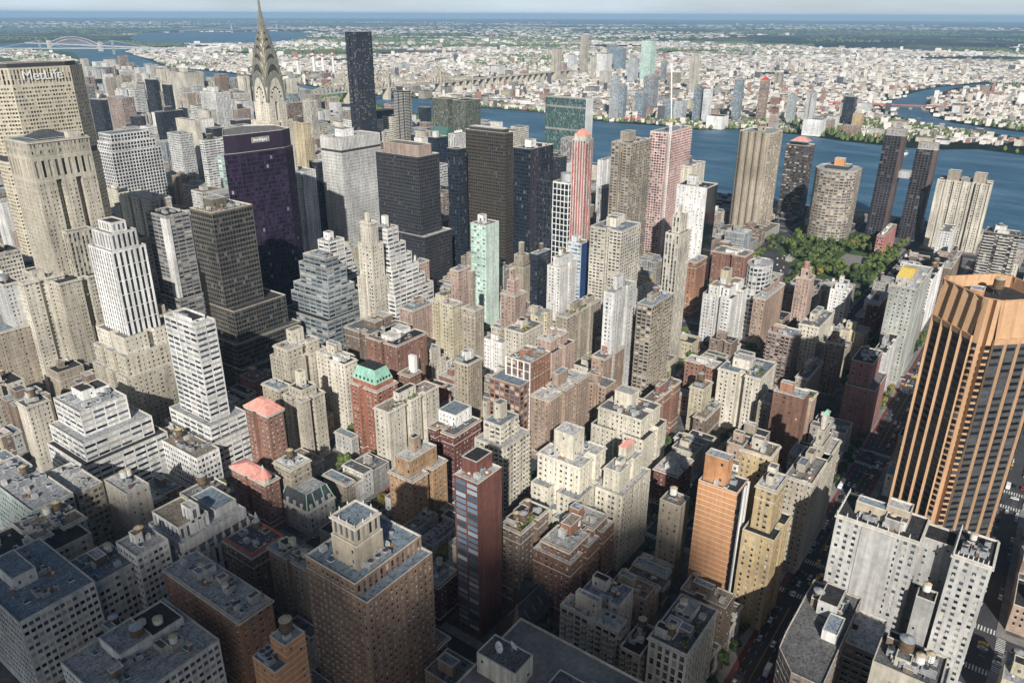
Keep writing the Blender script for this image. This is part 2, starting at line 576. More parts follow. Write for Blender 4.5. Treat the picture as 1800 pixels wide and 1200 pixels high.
def tier(root, poly, z0, z1, st, wcol, rng, name="tower_wall", gl=None, rmat=None, base=4.2, cornice=False, stS=None, up=1.0, keep=None, copm=None, wallm=None):
    """One block: walls with openings, and a roof part."""
    mb = MB()
    mb.jit = (rng.uniform(.85, 1.3), rng.uniform(.72, 1.05), rng.uniform(.8, 1.08), rng.choice([0, 0, .1, .14]))
    if st in ('P', 'P2') and len(poly) == 4 and z1 - z0 > 25:
        e1, e2 = (Vector(poly[1]) - Vector(poly[0])).length, (Vector(poly[2]) - Vector(poly[1])).length
        poly = notched(poly, rng, .2 * min(e1, e2))
    n = len(poly)
    c_ = sum((Vector(p) for p in poly), Vector((0, 0))) / n
    mb.detail = (Vector((c_.x, c_.y, z1)) - CAM).length < 560
    mb.wins = [] if z1 > 20 and (Vector((c_.x, c_.y, z1)) - CAM).length < 395 and st in ('P', 'P2', 'O', 'V2', 'N') else None
    mats = [wallm or wall(wcol), gl or M_GLASS, M_COPING]
    infos = []
    for i in range(n):
        p, q = poly[i], poly[(i + 1) % n]
        d = Vector(q) - Vector(p)
        s = st
        if stS and abs(d.x) > abs(d.y):
            s = stS
        kp = keep if keep is not None else (.55 if s == 'N' else 1.0)
        if visible(p, q):
            infos.append((s, facade(mb, p, q, z0, z1, s, rng, base=base, keep=kp)))
        else:
            mb.quad((*p, z0), (*q, z0), (*q, z1), (*p, z1), 0)
    if mb.wins:
        mb.wins.sort(key=lambda w: (Vector(w[0]) - CAM).length)
        room = 100 - root.get('_w', 0)
        keep_, rest = mb.wins[:max(room, 0)], mb.wins[max(room, 0):]
        root['_w'] = root.get('_w', 0) + len(keep_)
        for o_, d_, ww_, hh_, uv_ in keep_:
            w = link("window", window_mesh(int(uv_[0] * 8) % 8, mats[1]), root)
            w.location = Vector(o_) - root.location
            w.rotation_euler = (0, 0, math.atan2(d_[1], d_[0]))
            w.scale = (ww_, 1, hh_)
        if rest:
            mb.quads([[o_, (o_[0] + d_[0] * ww_, o_[1] + d_[1] * ww_, o_[2]), (o_[0] + d_[0] * ww_, o_[1] + d_[1] * ww_, o_[2] + hh_), (o_[0], o_[1], o_[2] + hh_)] for o_, d_, ww_, hh_, uv_ in rest], 1, [w[4] for w in rest])
    if st in ('P', 'P2') and z1 - z0 > 24 and rng.random() < .6:
        nfl = (z1 - z0) / 3.2
        for zc in (z0 + (z1 - z0) * .22, z1 - 7.6)[:1 if rng.random() < .3 else 2]:
            o1 = ring(poly, -.18)
            for i in range(n):
                j = (i + 1) % n
                mb.quad((*o1[i], zc), (*o1[j], zc), (*o1[j], zc + .45), (*o1[i], zc + .45), 2)
                mb.quad((*o1[i], zc + .45), (*o1[j], zc + .45), (*poly[j], zc + .45), (*poly[i], zc + .45), 2)
    for s, inf in infos:
        if inf and s == 'B':
            balconies(mb, inf, 0, skip=3)
        if inf and s == 'B2':
            balconies(mb, inf, 2, share=1.0, dep=1.0, skip=4)
    if cornice:
        for zc, k in ((z1 - 1.7, .7),) + (((z0 + base + .1, .25),) if z0 < 1 else ()):
            o1 = ring(poly, -k)
            for i in range(n):
                j = (i + 1) % n
                mb.quad((*o1[i], zc), (*o1[j], zc), (*o1[j], zc + .7), (*o1[i], zc + .7), 2)
                mb.quad((*o1[i], zc + .7), (*o1[j], zc + .7), (*poly[j], zc + .7), (*poly[i], zc + .7), 2)
                mb.quad((*poly[i], zc), (*poly[j], zc), (*o1[j], zc), (*o1[i], zc), 2)
    mb.build(name, mats, root)
    roof(poly, z1, rmat or rng_choice(rng, ROOFS), root, copm or M_COPING, up=up)


def rng_choice(rng, seq):
    return seq[int(rng.integers(len(seq)))]


def rect(x0, x1, y0, y1):
    return [(x0, y0), (x1, y0), (x1, y1), (x0, y1)]


# ------------------------------------------------------------------ rooftop parts (shared meshes, local to the building's base)
def tank_mesh(r, h, leg, mats):
    mb = MB()
    mb.cyl(0, 0, leg, leg + h, r, 0, 18)
    mb.cyl(0, 0, leg + h, leg + h + r * .5, r * 1.06, 1, 18, r2=.05)
    for k in range(3):
        z = leg + h * (.15 + .33 * k)
        mb.cyl(0, 0, z, z + .12, r * 1.02, 2, 18)
    for i in range(4):
        a = pi / 4 + i * pi / 2
        x, y = r * .75 * cos(a), r * .75 * sin(a)
        mb.bar((x, y, 0), (x, y, leg), .25, 2)
    mb.box(-r * .9, r * .9, -r * .9, r * .9, leg - .35, leg, 2, bottom=True)
    return mb.mesh("water_tank", mats)


TANKS = [tank_mesh(1.9, 3.6, 2.6, [M_WOOD, M_TANKTOP, M_DARKMETAL]), tank_mesh(2.3, 4.2, 3.2, [M_WOOD, M_METAL, M_DARKMETAL]), tank_mesh(1.7, 3.4, 2.2, [M_WHITE, M_TANKTOP, M_DARKMETAL])]


def cooling_mesh(w, d, h, fans):
    mb = MB()
    mb.box(-w / 2, w / 2, -d / 2, d / 2, .5, h, 0, bottom=True)
    for sx in (-1, 1):
        for sy in (-1, 1):
            mb.box(sx * w * .42 - .1, sx * w * .42 + .1, sy * d * .4 - .1, sy * d * .4 + .1, 0, .5, 1)
    for k in range(int(w / .5) - 1):
        x = -w / 2 + .5 * (k + 1)
        mb.box(x - .06, x + .06, -d / 2 - .05, -d / 2, .8, h - .3, 1)
    for i in range(fans):
        x = -w / 2 + w * (i + .5) / fans
        r = min(w / fans, d) * .4
        mb.cyl(x, 0, h, h + .45, r, 0, 14, cap=1)
    return mb.mesh("cooling_unit", [M_METAL, M_DARKMETAL])


COOLERS = [cooling_mesh(3.2, 2.4, 2.4, 1), cooling_mesh(6.2, 2.8, 2.8, 2), cooling_mesh(2.0, 1.6, 1.7, 1)]


def fit(f, mats):
    mb = MB()
    f(mb)
    return mb


def _fit(name, mats, f):
    mb = MB()
    f(mb)
    return name, mb.mesh(name, mats)


FITS = [_fit("vent_pipe", [M_METAL], lambda m: (m.cyl(0, 0, 0, 1.1, .25, 0, 8), m.cyl(0, 0, 1.1, 1.35, .42, 0, 8, r2=.1))),
        _fit("vent_fan", [M_METAL, M_DARKMETAL], lambda m: (m.box(-.6, .6, -.6, .6, 0, .6, 0), m.cyl(0, 0, .6, 1.1, .6, 0, 10, cap=1))),
        _fit("skylight", [M_WHITE, M_GLASSB], lambda m: (m.box(-1.3, 1.3, -.9, .9, 0, .4, 0), m.frustum(-1.25, 1.25, -.85, .85, .4, -1.1, 1.1, -.05, .05, 1.2, 1))),
        _fit("roof_duct", [M_METAL], lambda m: (m.box(-2.6, 2.6, -.35, .35, .1, .8, 0), m.box(1.9, 2.6, .35, 1.5, .1, .8, 0))),
        _fit("roof_hatch", [wall('lgrey'), ROOFS[3]], lambda m: m.box(-1.1, 1.1, -1.4, 1.4, 0, 2.4, 0, top=1)),
        _fit("chimney", [wall('brick'), M_COPING], lambda m: (m.box(-.5, .5, -.8, .8, 0, 2.6, 0), m.box(-.6, .6, -.9, .9, 2.6, 2.8, 1))),
        _fit("antenna", [M_DARKMETAL], lambda m: (m.bar((0, 0, 0), (0, 0, 6), .12, 0), m.bar((-.8, 0, 4.5), (.8, 0, 4.5), .08, 0), m.bar((-.5, 0, 5.3), (.5, 0, 5.3), .08, 0))),
        _fit("deck_terrace", [surf("terrace_boards", (.30, .19, .12)), M_WHITE], lambda m: (m.box(-2.6, 2.6, -2, 2, 0, .15, 0), m.box(-.5, .5, -.5, .5, .15, .75, 1)))]


def dish_mesh():
    mb = MB()
    rings = [(0.0, 0.0), (.7, .08), (1.3, .3), (1.8, .62)]
    sg = 16
    for (r0, h0), (r1, h1) in zip(rings, rings[1:]):
        for i in range(sg):
            a, b = 2 * pi * i / sg, 2 * pi * (i + 1) / sg
            pts = [(r * cos(t), -h + 0.0, r * sin(t)) for r, h, t in ((r0, h0, a), (r0, h0, b), (r1, h1, b), (r1, h1, a))]
            R = Matrix.Rotation(radians(-35), 3, 'X')
            mb.quad(*[tuple(R @ Vector(p) + Vector((0, 0, 2.4))) for p in pts], 0)
    mb.bar((0, .1, 0), (0, .1, 2.4), .3, 1)
    mb.bar((0, 0, 2.4), (0, -1.6, 3.4), .12, 1)
    return mb.mesh("satellite_dish", [M_WHITE, M_METAL])


DISH = dish_mesh()


def put(name, me, root, x, y, z, rot=0.0, s=1.0):
    o = link(name, me, root)
    o.location = (x - root.location.x, y - root.location.y, z - root.location.z)
    o.rotation_euler = (0, 0, rot)
    o.scale = (s, s, s)
    return o


def house(root, x0, x1, y0, y1, z0, z1, wcol, rng, st='N', rmat=None, name="penthouse", keep=.5):
    tier(root, rect(x0, x1, y0, y1), z0, z1, st, wcol, rng, name=name, rmat=rmat, base=.6, up=.5, keep=keep)



HAZE = 4.0e-5
TABLE = """
white_setback_office|119.5,149.2,390.8,424.6|62|R|white|46,-6,-9,-9,-0.06;34,-10,-14,-15,-0.06|b2,ac|stepped white office block with ribbon windows and two blank penthouse boxes
white_slab_office|182.5,197.1,354.3,389.1|108|R|white|40,-5,-8,-6,-6;30,-8,-14,-10,-10|well|slim white slab office tower with sunken roof well above stepped podium
arched_loft|112.1,126.8,451.3,465.1|50|P|cream||t1,b1|cream loft building with arched top storey windows left of the stepped white office
ornate_loft|126.5,183.1,575.6,640.0|60|P|tan||b1|brown ornate loft with grey green roof at the left edge
corner_hotel|203.0,225.3,558.5,596.4|78|P|tan2|50,-2,-2,-2,-2|b2,t1|tan hotel block with dark turret roof and stone bands left of the striped tower
cream_loft|171.8,202.7,568.8,578.4|95|P|cream||b1|cream loft with pale flat roof behind the brown turreted hotel
domed_block|161.5,173.8,578.1,613.3|95|P|lgrey||dome|grey block with pale domed roof at the far left edge
park_grid_tower|269.6,306.2,455.1,484.2|148|R3|bandtan|70,-0.06,-14,-10,-0.06;45,-6,-22,-16,-0.06;25,-8,-34,-22,-0.06|b1,ac|dark bronze office tower with thin cream floor bands and flat rooftop
pale_fin_tower|307.9,331.3,589.3,623.1|118|R|grey|40,-4,-4,-6,-0.06|ac|pale grey office tower with one broad blank light strip up its corner
glass_mid_office|293.0,305.3,619.6,637.3|95|O|grey||ac|dark grey office block between the striped tower and the pale tower
low_cream_rear|318.1,340.3,631.6,686.2|125|P|cream|||long cream building with pink water tower box behind pale tower
wedding_cake|355.2,369.3,431.8,461.2|95|R|steel|88,-3,-5,-4,-3;70,-8,-9,-8,-7;62,-10,-11,-10,-9;46,-17,-16,-15,-15|well,ac|stepped grey steel and glass office ziggurat with brown penthouse
striped_ziggurat|400.2,419.2,478.7,494.5|92|R|white|80,-0.06,-6,-3,-0.06;68,-0.06,-10,-5,-0.06;55,-0.06,-15,-8,-0.06;42,-0.06,-22,-12,-0.06|b1|white office block with dark stripes stepping down to one side
slim_beige|374.4,383.4,394.7,406.9|128|P|cream|110,-2,-3,-2,-2;80,-4,-6,-4,-4|b1|slim beige prewar tower with a chimney box beside the white ziggurat
white_ziggurat|396.6,410.6,397.9,410.2|118|R|white|104,-2,-5,-3,-2;94,-4,-9,-6,-4;84,-6,-14,-9,-6;74,-8,-19,-12,-8;64,-11,-25,-16,-10|b1|white ziggurat office tower with blank crown and seven stepped ribbons
dark_grid_tower|539.7,573.1,491.0,553.7|150|O|dark|66,-4,-8,-8,-4|brownpent|charcoal office tower with dark ribbon windows and brown penthouse
bronze_tower|632.4,647.3,446.3,502.6|168|O|bronze||crown|broad bronze black office slab behind the mint glass tower
black_grid_tower|612.6,656.0,398.2,421.0|158|C|navy||b1w|black curtain wall tower with fine pale mullions and white penthouse
dark_mid_tower|604.8,619.8,491.1,506.8|150|C|navy|||narrow black tower squeezed between two charcoal office slabs
metal_panel_tower|577.4,643.9,651.3,687.7|150|M|lgrey||b1w|silver metal panel tower with finned crown and tiny square windows
black_slab_left|575.5,592.1,695.2,710.1|118|C|dark|||black slab half hidden left of the silver panel tower
white_lattice|521.3,531.5,656.7,665.7|100|P|white|||narrow white latticed block at the foot of the purple tower
mint_tower|493.2,514.4,366.2,384.0|106|G|mint||b1w|slender mint glass apartment tower with blank white side wall
white_frame_tower|655.5,681.7,376.5,397.3|118|F|navy||drum|dark glass tower with white square frame grid and round penthouse
red_white_tower|661.5,676.9,360.7,377.8|165|V|redwhite||redtop|red and white striped apartment tower with red roof
brown_grid_tower|711.8,760.0,332.5,357.4|158|P2|tan||b1|tan brown apartment tower with bay window columns and brown penthouse
pink_frame_tower|799.6,872.7,332.5,354.0|160|B|pinkcon||crane|pink unfinished concrete tower under construction with open floors
beige_small_river|849.5,893.6,319.1,339.8|115|P|cream||t1|beige apartment tower in front of the pink unfinished tower
white_blank_tower|678.4,706.3,227.2,260.0|128|N|white||b1|white blank sided tower with black glass right face
cream_slab|538.5,575.8,246.8,279.2|110|P2|cream||b2|cream apartment tower with paired dark windows and boxy penthouse
white_needle|517.2,539.7,182.1,194.9|122|V|cream|136,5,3,3,3|b1|slender white apartment tower with tall vertical strips
white_brick_shaft|426.2,460.9,190.8,199.8|95|P|white||b1|white brick apartment shaft in front of the cream paired window tower
tan_balcony_shaft|442.6,480.5,166.5,179.5|85|B|tan||b1,t1|tan apartment tower with bay balconies and a brick chimney house
white_terrace_block|527.6,563.6,303.6,318.4|68|P|white|76,4,8,4,4|b1,t1|white brick apartment block with stacked terraces beside blue panel building
blue_panel_block|558.2,573.1,299.8,315.3|85|G|bluep||b1|white gridded block with a bright blue blank side wall
purple_low_office|539.1,562.3,337.5,346.5|72|C|navy|||dark purple low office with pale roof edge below the black tower
tan_ziggurat|527.4,549.0,346.1,363.4|60|N|tan|70,4,6,4,3;82,9,12,8,7||pale tan stepped building with a blank square crown
pink_ziggurat|455.5,472.9,304.4,320.0|60|P|pink|72,4,5,4,4;82,7,9,8,7||salmon pink brick stepped tower with square crown
striped_stub|446.3,464.2,361.2,370.2|75|P|pink|||narrow pinkish brick shaft left of the mint tower
pair_brick_shaft|435.8,462.6,411.0,423.3|72|P|pink||t1|light brick apartment shaft with steel water tank
grey_corner_block|398.6,416.7,428.6,447.3|58|P|grey|||grey brick apartment block below the white ziggurat
grey_corner_small|407.2,416.2,406.6,417.4|52|P|grey|||small brown grey block below the white ziggurat
salmon_block|379.6,407.0,356.0,371.2|58|P|pink||b2,t1|salmon brick apartment block with stepped roof chimneys
yellow_twin|404.0,416.9,332.7,358.5|60|P|yellow||t1,b1|pale yellow apartment block with light courts in its front
chimney_tower|407.0,418.6,310.4,324.6|60|P|tan|76,6,7,5,5;92,9,9,7,7||tan stepped apartment tower with a square columned top
brick_wide_block|334.2,370.5,351.3,390.9|50|P|brown||b2,t1|broad brown brick block with white rooftop sheds
redbrick_terrace|330.4,365.3,327.6,361.6|50|P|brick||w2|red brick block with white cornice and red roof cabin
mansard_hotel|258.4,278.0,276.1,302.0|55|P|redor||mans|red orange brick hotel with green copper mansard roof
roof_garden_block|248.1,297.8,255.8,268.8|50|P|cream||gard,b1c|cream apartment block with bushes growing on its roof
white_chimney_block|293.5,305.4,279.2,290.2|52|P|brick||wslab|small brick block with a tall white chimney wall
tan_square_tower|329.6,346.3,255.5,268.5|54|P|tan2||b2w|tan brown apartment tower with white rooftop sheds beside the church spire
frame_brick_tower|333.2,358.7,202.9,223.3|68|F2|orbrick|55,-12,-0.06,-0.06,-6|b1o,ac|orange brick and glass tower with white frame grid
tan_brick_slab|327.6,379.9,183.2,198.2|48|P|pinktan||chim|broad tan brick apartment block with a square brown roof tower
balcony_ziggurat|260.1,278.8,173.4,186.4|62|B|cream|50,-4,-5,-5,-4|cubec|cream stepped apartment block full of balconies with a cube tower
redbrick_court|257.1,284.1,207.7,229.6|45|P|dred||gable|dark red brick apartment block with a white pedimented roof house
cream_stepped_hotel|243.3,270.7,107.8,135.3|66|P|cream2|50,-6,-3,-3,-0.06;38,-12,-5,-6,-0.06|cubeb|cream stepped apartment block crowned by a large blank cube
cream_terrace_tower|257.6,284.1,91.5,101.3|62|P|cream2|50,-3,-4,-4,-3|pinkroof|cream terraced tower with a salmon pink hipped roof cabin
cream_penthouse_block|329.9,357.2,115.2,146.4|54|P|cream2|42,-3,-3,-4,-3|cubec,ac|cream apartment block with a white cube penthouse and green tank
tan_office_block|457.4,515.0,250.9,262.4|52|P|tan||gard,b2|tan brick block with a leafy terrace roof and blue tarpaulin
cream_garden_block|410.3,439.2,263.0,282.0|50|P|cream||gard,b1c|cream block with hedged roof terrace behind orange frame tower
pink_step_block|400.8,425.5,230.4,242.7|55|P|pink|46,-3,-5,-4,-2|b1,t1|pink brick stepped apartment block right of the cream hedged terrace
brick_turret_block|415.5,447.3,190.1,201.7|45|P|pinktan||b1o|brick apartment block with an orange brick stair turret
redbrick_east|382.0,425.8,131.2,140.2|40|P|brick||b1,t1|brown brick block with grey roof right of the cube penthouse block
white_art_deco|582.5,617.7,157.8,177.3|62|P|white|54,-3,-4,-4,-4|b1,tank_tower|white brick apartment block with square tan tank tower
round_balcony_tower|618.5,652.6,145.3,155.5|75|K|lgrey||b1|rounded apartment tower wrapped in curved balcony bands
orange_brick_side|647.2,672.9,217.5,226.5|60|P|orbrick|||orange brick building right of the white needle tower
brown_row_block|745.6,772.0,202.3,239.8|45|P|brick||w2|low brown brick block with white flat roof near the park
tan_round_block|603.0,658.6,131.5,142.0|52|P|pinktan||b2|pinkish brick apartment block with curved stepped top
pink_hotel|692.3,708.2,117.0,130.8|50|P|pink|58,3,3,3,3|redc|pink brick building with a red rooftop block beside the tunnel road
white_bell_block|681.5,701.4,79.1,94.8|48|P|white|54,3,3,3,3|b1w|white apartment block with an arched white rooftop belfry
balcony_grey_block|533.8,553.0,83.0,104.8|50|B|pinkgrey||b1o|pinkish grey apartment block with rows of balconies
pale_corner_block|580.2,626.3,76.2,92.9|45|P|cream||b2,ac|pale corner apartment block behind the pinkish balcony block
brown_tower_mid|542.0,556.6,48.6,60.8|50|P|brown||b1o|brown brick apartment tower with a round brick chimney
pink_blank_tower|496.3,526.7,16.6,31.4|58|N|pinkred|40,-5,-3,-6,-0.06|ac|rose brick tower with a blank upper wall on 34th street side
grey_long_flank|543.9,589.4,16.4,25.4|50|P|lgrey||b1|long pale grey apartment flank receding behind rose brick tower
concrete_tower|598.0,668.4,11.9,31.3|88|P|concrete||ypav|pale green grey concrete tower with a yellow rooftop pavilion
cream_roofgarden_wide|446.1,480.5,79.6,111.3|48|P|cream||gard,b2c|cream apartment block with large planted roof and small cabin
white_cornice_brick|459.0,470.2,116.3,142.8|42|P|brick||w2|red brick block with white cornice and pale sloped roof
tan_tank_block|424.8,441.6,112.8,123.4|38|P|yellow||t1|yellow brick block with a white roof and water tank
big_redbrick|416.6,431.1,41.3,61.3|56|N|redbrown||b1o|large plain red brick apartment slab with square brick penthouse
redbrick_wing|432.4,445.5,39.5,48.5|50|P|pinktan||gard|long brown apartment wing with pale parapet and roof garden
green_hip_tower|340.6,368.3,5.8,18.3|60|P|tanc|66,2,6,4,3;74,5,9,8,6|hip|tan art deco apartment building with a pale green hipped roof
tan_corner_deco|311.3,348.4,5.7,20.1|60|P|tanc||b2|tan corner apartment block with black roof decks facing the avenue
yellow_deco_tower|262.5,279.4,11.2,20.9|80|P|ochre|56,-5,-4,-4,-2|b2c|ochre art deco apartment tower with jagged terraces
yellow_deco_rear|284.0,298.8,21.9,37.2|84|P|ochre||b1c|ochre rear wing crowned by a ribbed pavilion
orange_sliver|252.6,267.7,26.5,46.1|78|S|orange||cubeo|orange brick slab tower with thin white floor lines
tan_tank_tower|264.7,276.2,58.3,70.4|50|N|tan2||t1|tan building with a water tank beside the orange slab
green_cornice_block|176.0,208.4,14.5,31.8|46|V2|cream||w2,gard|cream corner building with a dark green copper cornice
cream_terraces_court|177.7,186.7,47.5,77.2|38|B|cream||cube|cream apartment block with brick paved terraces and cube tower
court_wing|175.1,194.3,34.7,44.4|34|B|tan2||dark|beige wing with a black roof beside green corniced building
brick_balcony_block|204.4,242.1,89.6,105.9|45|P|redbrown|40,-3,-3,-3,-3|b1o,chim2|red brick apartment block with stacked balconies and brick chimney
garden_brick_block|196.9,222.6,113.6,126.1|50|P|brown||gard,b1o|brown apartment block with grass and a pink umbrella on the roof
rust_slab_tower|168.7,186.7,117.6,131.8|92|S2|dred||cuber|rust red brick slab tower with rounded glass balconies
tan_orange_block|207.3,237.2,196.9,215.9|42|P|ochre2|52,3,4,4,3|chim|tan and red brick apartment block with a small round roof turret
tan_side_slab|270.5,282.6,320.6,339.8|58|P|cream||w2|cream apartment slab with white skylit roof
tan_front_cube|224.7,244.3,312.8,332.2|50|P|tanc|56,3,4,3,3|cubec|tan apartment block with a tall square stair tower
tan_left_block|228.9,239.7,342.1,360.8|48|P|tan2|||tan apartment block with planted terrace
tan_grey_stepped|257.1,286.5,365.6,381.8|62|P|tanc|54,-2,-4,-3,-3|cubec|tan grey terraced apartment block with a chimney cube
cream_round_end|279.1,291.4,333.3,361.3|55|P|cream||b2|cream apartment block with small roof cabins beside the skylit slab
redroof_hotel_tower|193.2,205.1,306.7,329.8|55|P|brick||pinkhip|dark red brick hotel tower with a salmon hipped roof
redroof_hotel_wing|160.6,170.7,270.5,303.1|36|P|brick||pinkturret|dark red hotel wing with salmon roof and domed turret
tan_gable_block|175.5,190.5,265.4,281.1|40|P|tan2||t1|tan brick block with a copper brown gable beside the hotel
white_low_office|158.5,174.9,336.8,388.6|30|O|white||ac,t1|white low office with planted roof below the white slab tower
yellow_loft|123.2,144.3,282.8,296.5|40|O|yellow||t1|yellow loft building behind the white gothic block
gothic_front|93.5,136.1,242.4,282.0|38|VS|white||goth|white gothic apartment block with pinnacled gables
mansion|172.5,193.6,250.0,274.4|18|P|lgrey||fmans|grey stone mansion with slate mansard and green copper ridges
brown_court_block|111.3,131.3,215.0,238.1|42|P|brown||red|dark brown apartment block with red parapet roof
tan_court_block|119.2,128.2,182.6,212.3|45|P|tan2||bluer|tan apartment wing with bright blue roof membrane
terracotta_loft|75.0,91.9,172.4,229.1|52|P|tanr||ac|long terracotta fronted loft with equipment on the roof
left_dark_loft|61.8,83.2,331.2,396.8|48|O|tealgrey||ac|grey green loft with bluish roof in the shaded corner
left_mid_loft|86.1,100.7,335.2,370.5|44|O|tan2|||tan loft with dark roof between two lofts at left
tank_loft|102.1,115.4,312.6,336.7|44|N|cream||t2|cream boxy loft with two wooden water tanks on top
left_tank_roof|52.1,77.5,307.5,332.3|46|P|tealgrey||t2,ac|loft with twin water tanks above a cream parapet
row_loft_cream|23.4,73.4,294.6,332.9|44|O|cream|||long low cream loft row behind the white loft front
white_loft_front|20.7,53.0,249.1,302.2|50|O|white||b1,ac|white loft with wide window groups at the lower left
dark_loft_front|54.4,73.6,252.5,277.9|46|O|lgrey||b1d|grey loft with dark glass roof house
green_loft_front|72.3,88.6,247.6,265.9|52|O|white||t1,b1w|pale green white loft with a water tank on roof
roofscape_loft|20.0,64.2,170.7,211.2|52|O|white||ac,t2,b2|broad loft with rusty roof and machinery at bottom left
orange_tank_tower|63.6,72.6,124.0,133.0|76|S3|orange||bigtank|orange brick tower with a large wooden water tank on top
orange_low_wing|58.0,67.0,124.1,137.3|68|S3|orange||ac|lower orange brick wing with grey roof
brown_tower_office|96.3,134.3,121.5,151.1|83|BT|brown2|77,-0.06,-0.06,-6,-0.06|crowntower,ac|brown brick office tower topped by a crowned square turret
brown_tower_annex|110.5,144.6,116.6,137.5|22|P|dred||snow|low dark red annex with patchy white and blue roof
scallop_tower|484.2,541.2,1008.6,1040.2|135|V3|white|124,-3,-5,-3,-3;112,-6,-10,-6,-6|flat|white and teal glass tower with scalloped crown and stepped shoulders
black_slab_rear|781.8,797.5,1608.6,1652.8|120|C|dark|||black glass slab with pale roof right of the name sign tower
pink_granite_block|886.7,916.4,1720.7,1780.0|110|O2|pinkgrey||ac|pinkish granite office block with a square window grid
black_tower_tall|929.5,941.8,1651.9,1684.5|150|C|dark|||tall plain black glass tower with clipped roof far behind
black_tower_twin|944.0,953.0,1615.5,1642.8|140|C|dark|||shorter black glass tower beside the tall plain black one
beige_wide_tower|1224.6,1279.7,1993.7,2068.7|135|P|cream||b1|broad beige residential tower with crown band far behind
white_strip_tower|961.2,998.1,1468.8,1525.1|130|V|white||b1w|white tower with vertical window strips left of the steel spire
beige_mid_small|937.4,959.7,1475.3,1506.7|95|P|cream|||small beige office block below the white strip tower
grey_glass_step|660.5,683.3,1130.8,1168.8|105|O|lgrey||ac|grey office slab with a dark stepped glass face
blank_wall_slab|730.8,741.9,1194.5,1253.7|115|N|cream|||cream slab with a large blank side wall
black_box_block|763.4,813.2,1359.1,1376.5|115|C|dark||b1|black glass block topped by grey louvred box
white_band_office|632.9,669.1,1022.3,1034.2|108|R|white||b1d|white banded office tower left of the purple black tower
teal_small|625.5,637.3,972.5,981.5|90|R|mint|||small pale teal banded office beside the purple black tower
white_far_slab|1421.0,1486.2,2932.1,2948.4|105|V|white|||white striped slab far beyond the name sign tower
grey_far_block|1226.1,1272.1,2524.7,2560.3|92|C|navy|||grey blue glass block below the white striped slab
cream_far_block|1299.6,1312.9,2471.6,2523.5|92|P|cream|||narrow cream block far beyond the pink granite office
white_far_box|1285.1,1330.5,2422.3,2431.3|90|P|white|||white box building far beyond the pink granite office
grey_red_far|965.1,996.7,1401.1,1416.9|100|P|pinkgrey||b1d|pinkish grey block with dark hipped top left of the steel spire
brown_slab_far|1040.6,1082.2,1331.1,1340.1|110|O|brown|||brown office slab right of the steel spire tower
gold_tower|697.4,711.3,864.8,886.6|140|P|ochre3||b1d|honey coloured slender tower right of the steel spire
round_cream_tower|983.8,1001.1,1188.1,1212.0|128|V|cream|||cream tower with rounded crown behind the honey coloured one
white_ring_office|1084.8,1139.3,1145.9,1209.2|82|R|white||b1w|white banded low office with pinkish roof line below the dark bronze tower
dark_balcony_tower|1162.4,1179.7,1099.4,1132.1|140|B2|navy||b1k|dark apartment tower with pale balcony bands and black top box
dark_low_glass|1160.4,1202.3,1174.4,1196.9|95|C|navy|||low dark glass block below the dark bronze tower
small_dark_glass|863.0,888.9,750.2,769.2|110|C|navy||b1w|small dark glass office between silver and bronze slabs
white_step_rear|936.2,962.9,774.7,789.5|105|V|white||dishes|white ribbed office with rooftop dishes behind the bronze slab
white_rear_low|997.3,1012.7,905.0,924.6|80|P|white|||small white block behind the brown penthouse
green_roof_low|930.5,970.2,417.0,426.0|72|G2|mint|||teal glazed low block beside the brown tower with bay columns
brick_low_east|932.4,988.3,398.0,413.0|66|P|brick|||orange brown brick block below the pink unfinished tower
grey_needle_left|919.8,949.9,484.1,493.1|95|P|white|||pale block half hidden left of the brown tower with bay columns
pale_thin_tower|797.7,821.3,411.7,420.7|85|V|lgrey|||thin pale grey block right of the red striped tower
red_low_school|987.8,1062.8,108.3,117.3|30|O|redpink||w2|red and white low school block beside the park
white_punched|995.8,1039.9,36.7,50.5|45|P|white|||white block with scattered square windows below the twin crowned slab
brown_mid_east|824.6,899.6,12.3,21.4|48|P|brown||b2|brown apartment block with black roof ring and white cabin
white_tank_east|747.4,811.8,18.2,27.2|55|P|white||t2|white block with twin pale tanks on its roof
brown_low_east|824.1,847.6,44.6,54.6|42|P|brown|||low brown block between the yellow pavilion and twin tanks
brown_octagon|685.2,727.6,50.8,60.8|40|P|dred||b1|dark brown brick block with octagonal corners on the side street
grey_low_pair|690.2,711.2,51.5,69.5|24|P|brown|||low brown pair of houses with grey roofs behind trees
cream_low_mid|620.3,636.5,70.0,79.0|28|P|cream||b1|low cream house with a small roof cabin
tan_low_mansard|501.6,544.4,60.3,69.3|32|P|tan2||b2,ac|tan low apartment building with dark mansard dormers
blue_roof_row|416.5,491.5,105.9,114.9|20|P|brown||ac|brown row with blue grey roof among the trees
black_roof_brick|320.6,344.1,84.6,99.9|30|P|dred||w2|dark brick block with white painted roof beside 35th street trees
brick_front_low|163.3,178.8,139.8,153.2|26|P|dred|||low dark brick house squeezed beside the rust red slab
museum_low|197.2,219.3,189.2,198.2|16|N|lgrey||ac|low pale classical museum with flat grey roof
museum_white|215.6,241.4,220.6,229.6|14|N|white|||plain white roofed low museum wing
museum_hall|196.3,216.0,173.3,184.1|14|N|lgrey||ac|low grey museum hall with skylight
"""

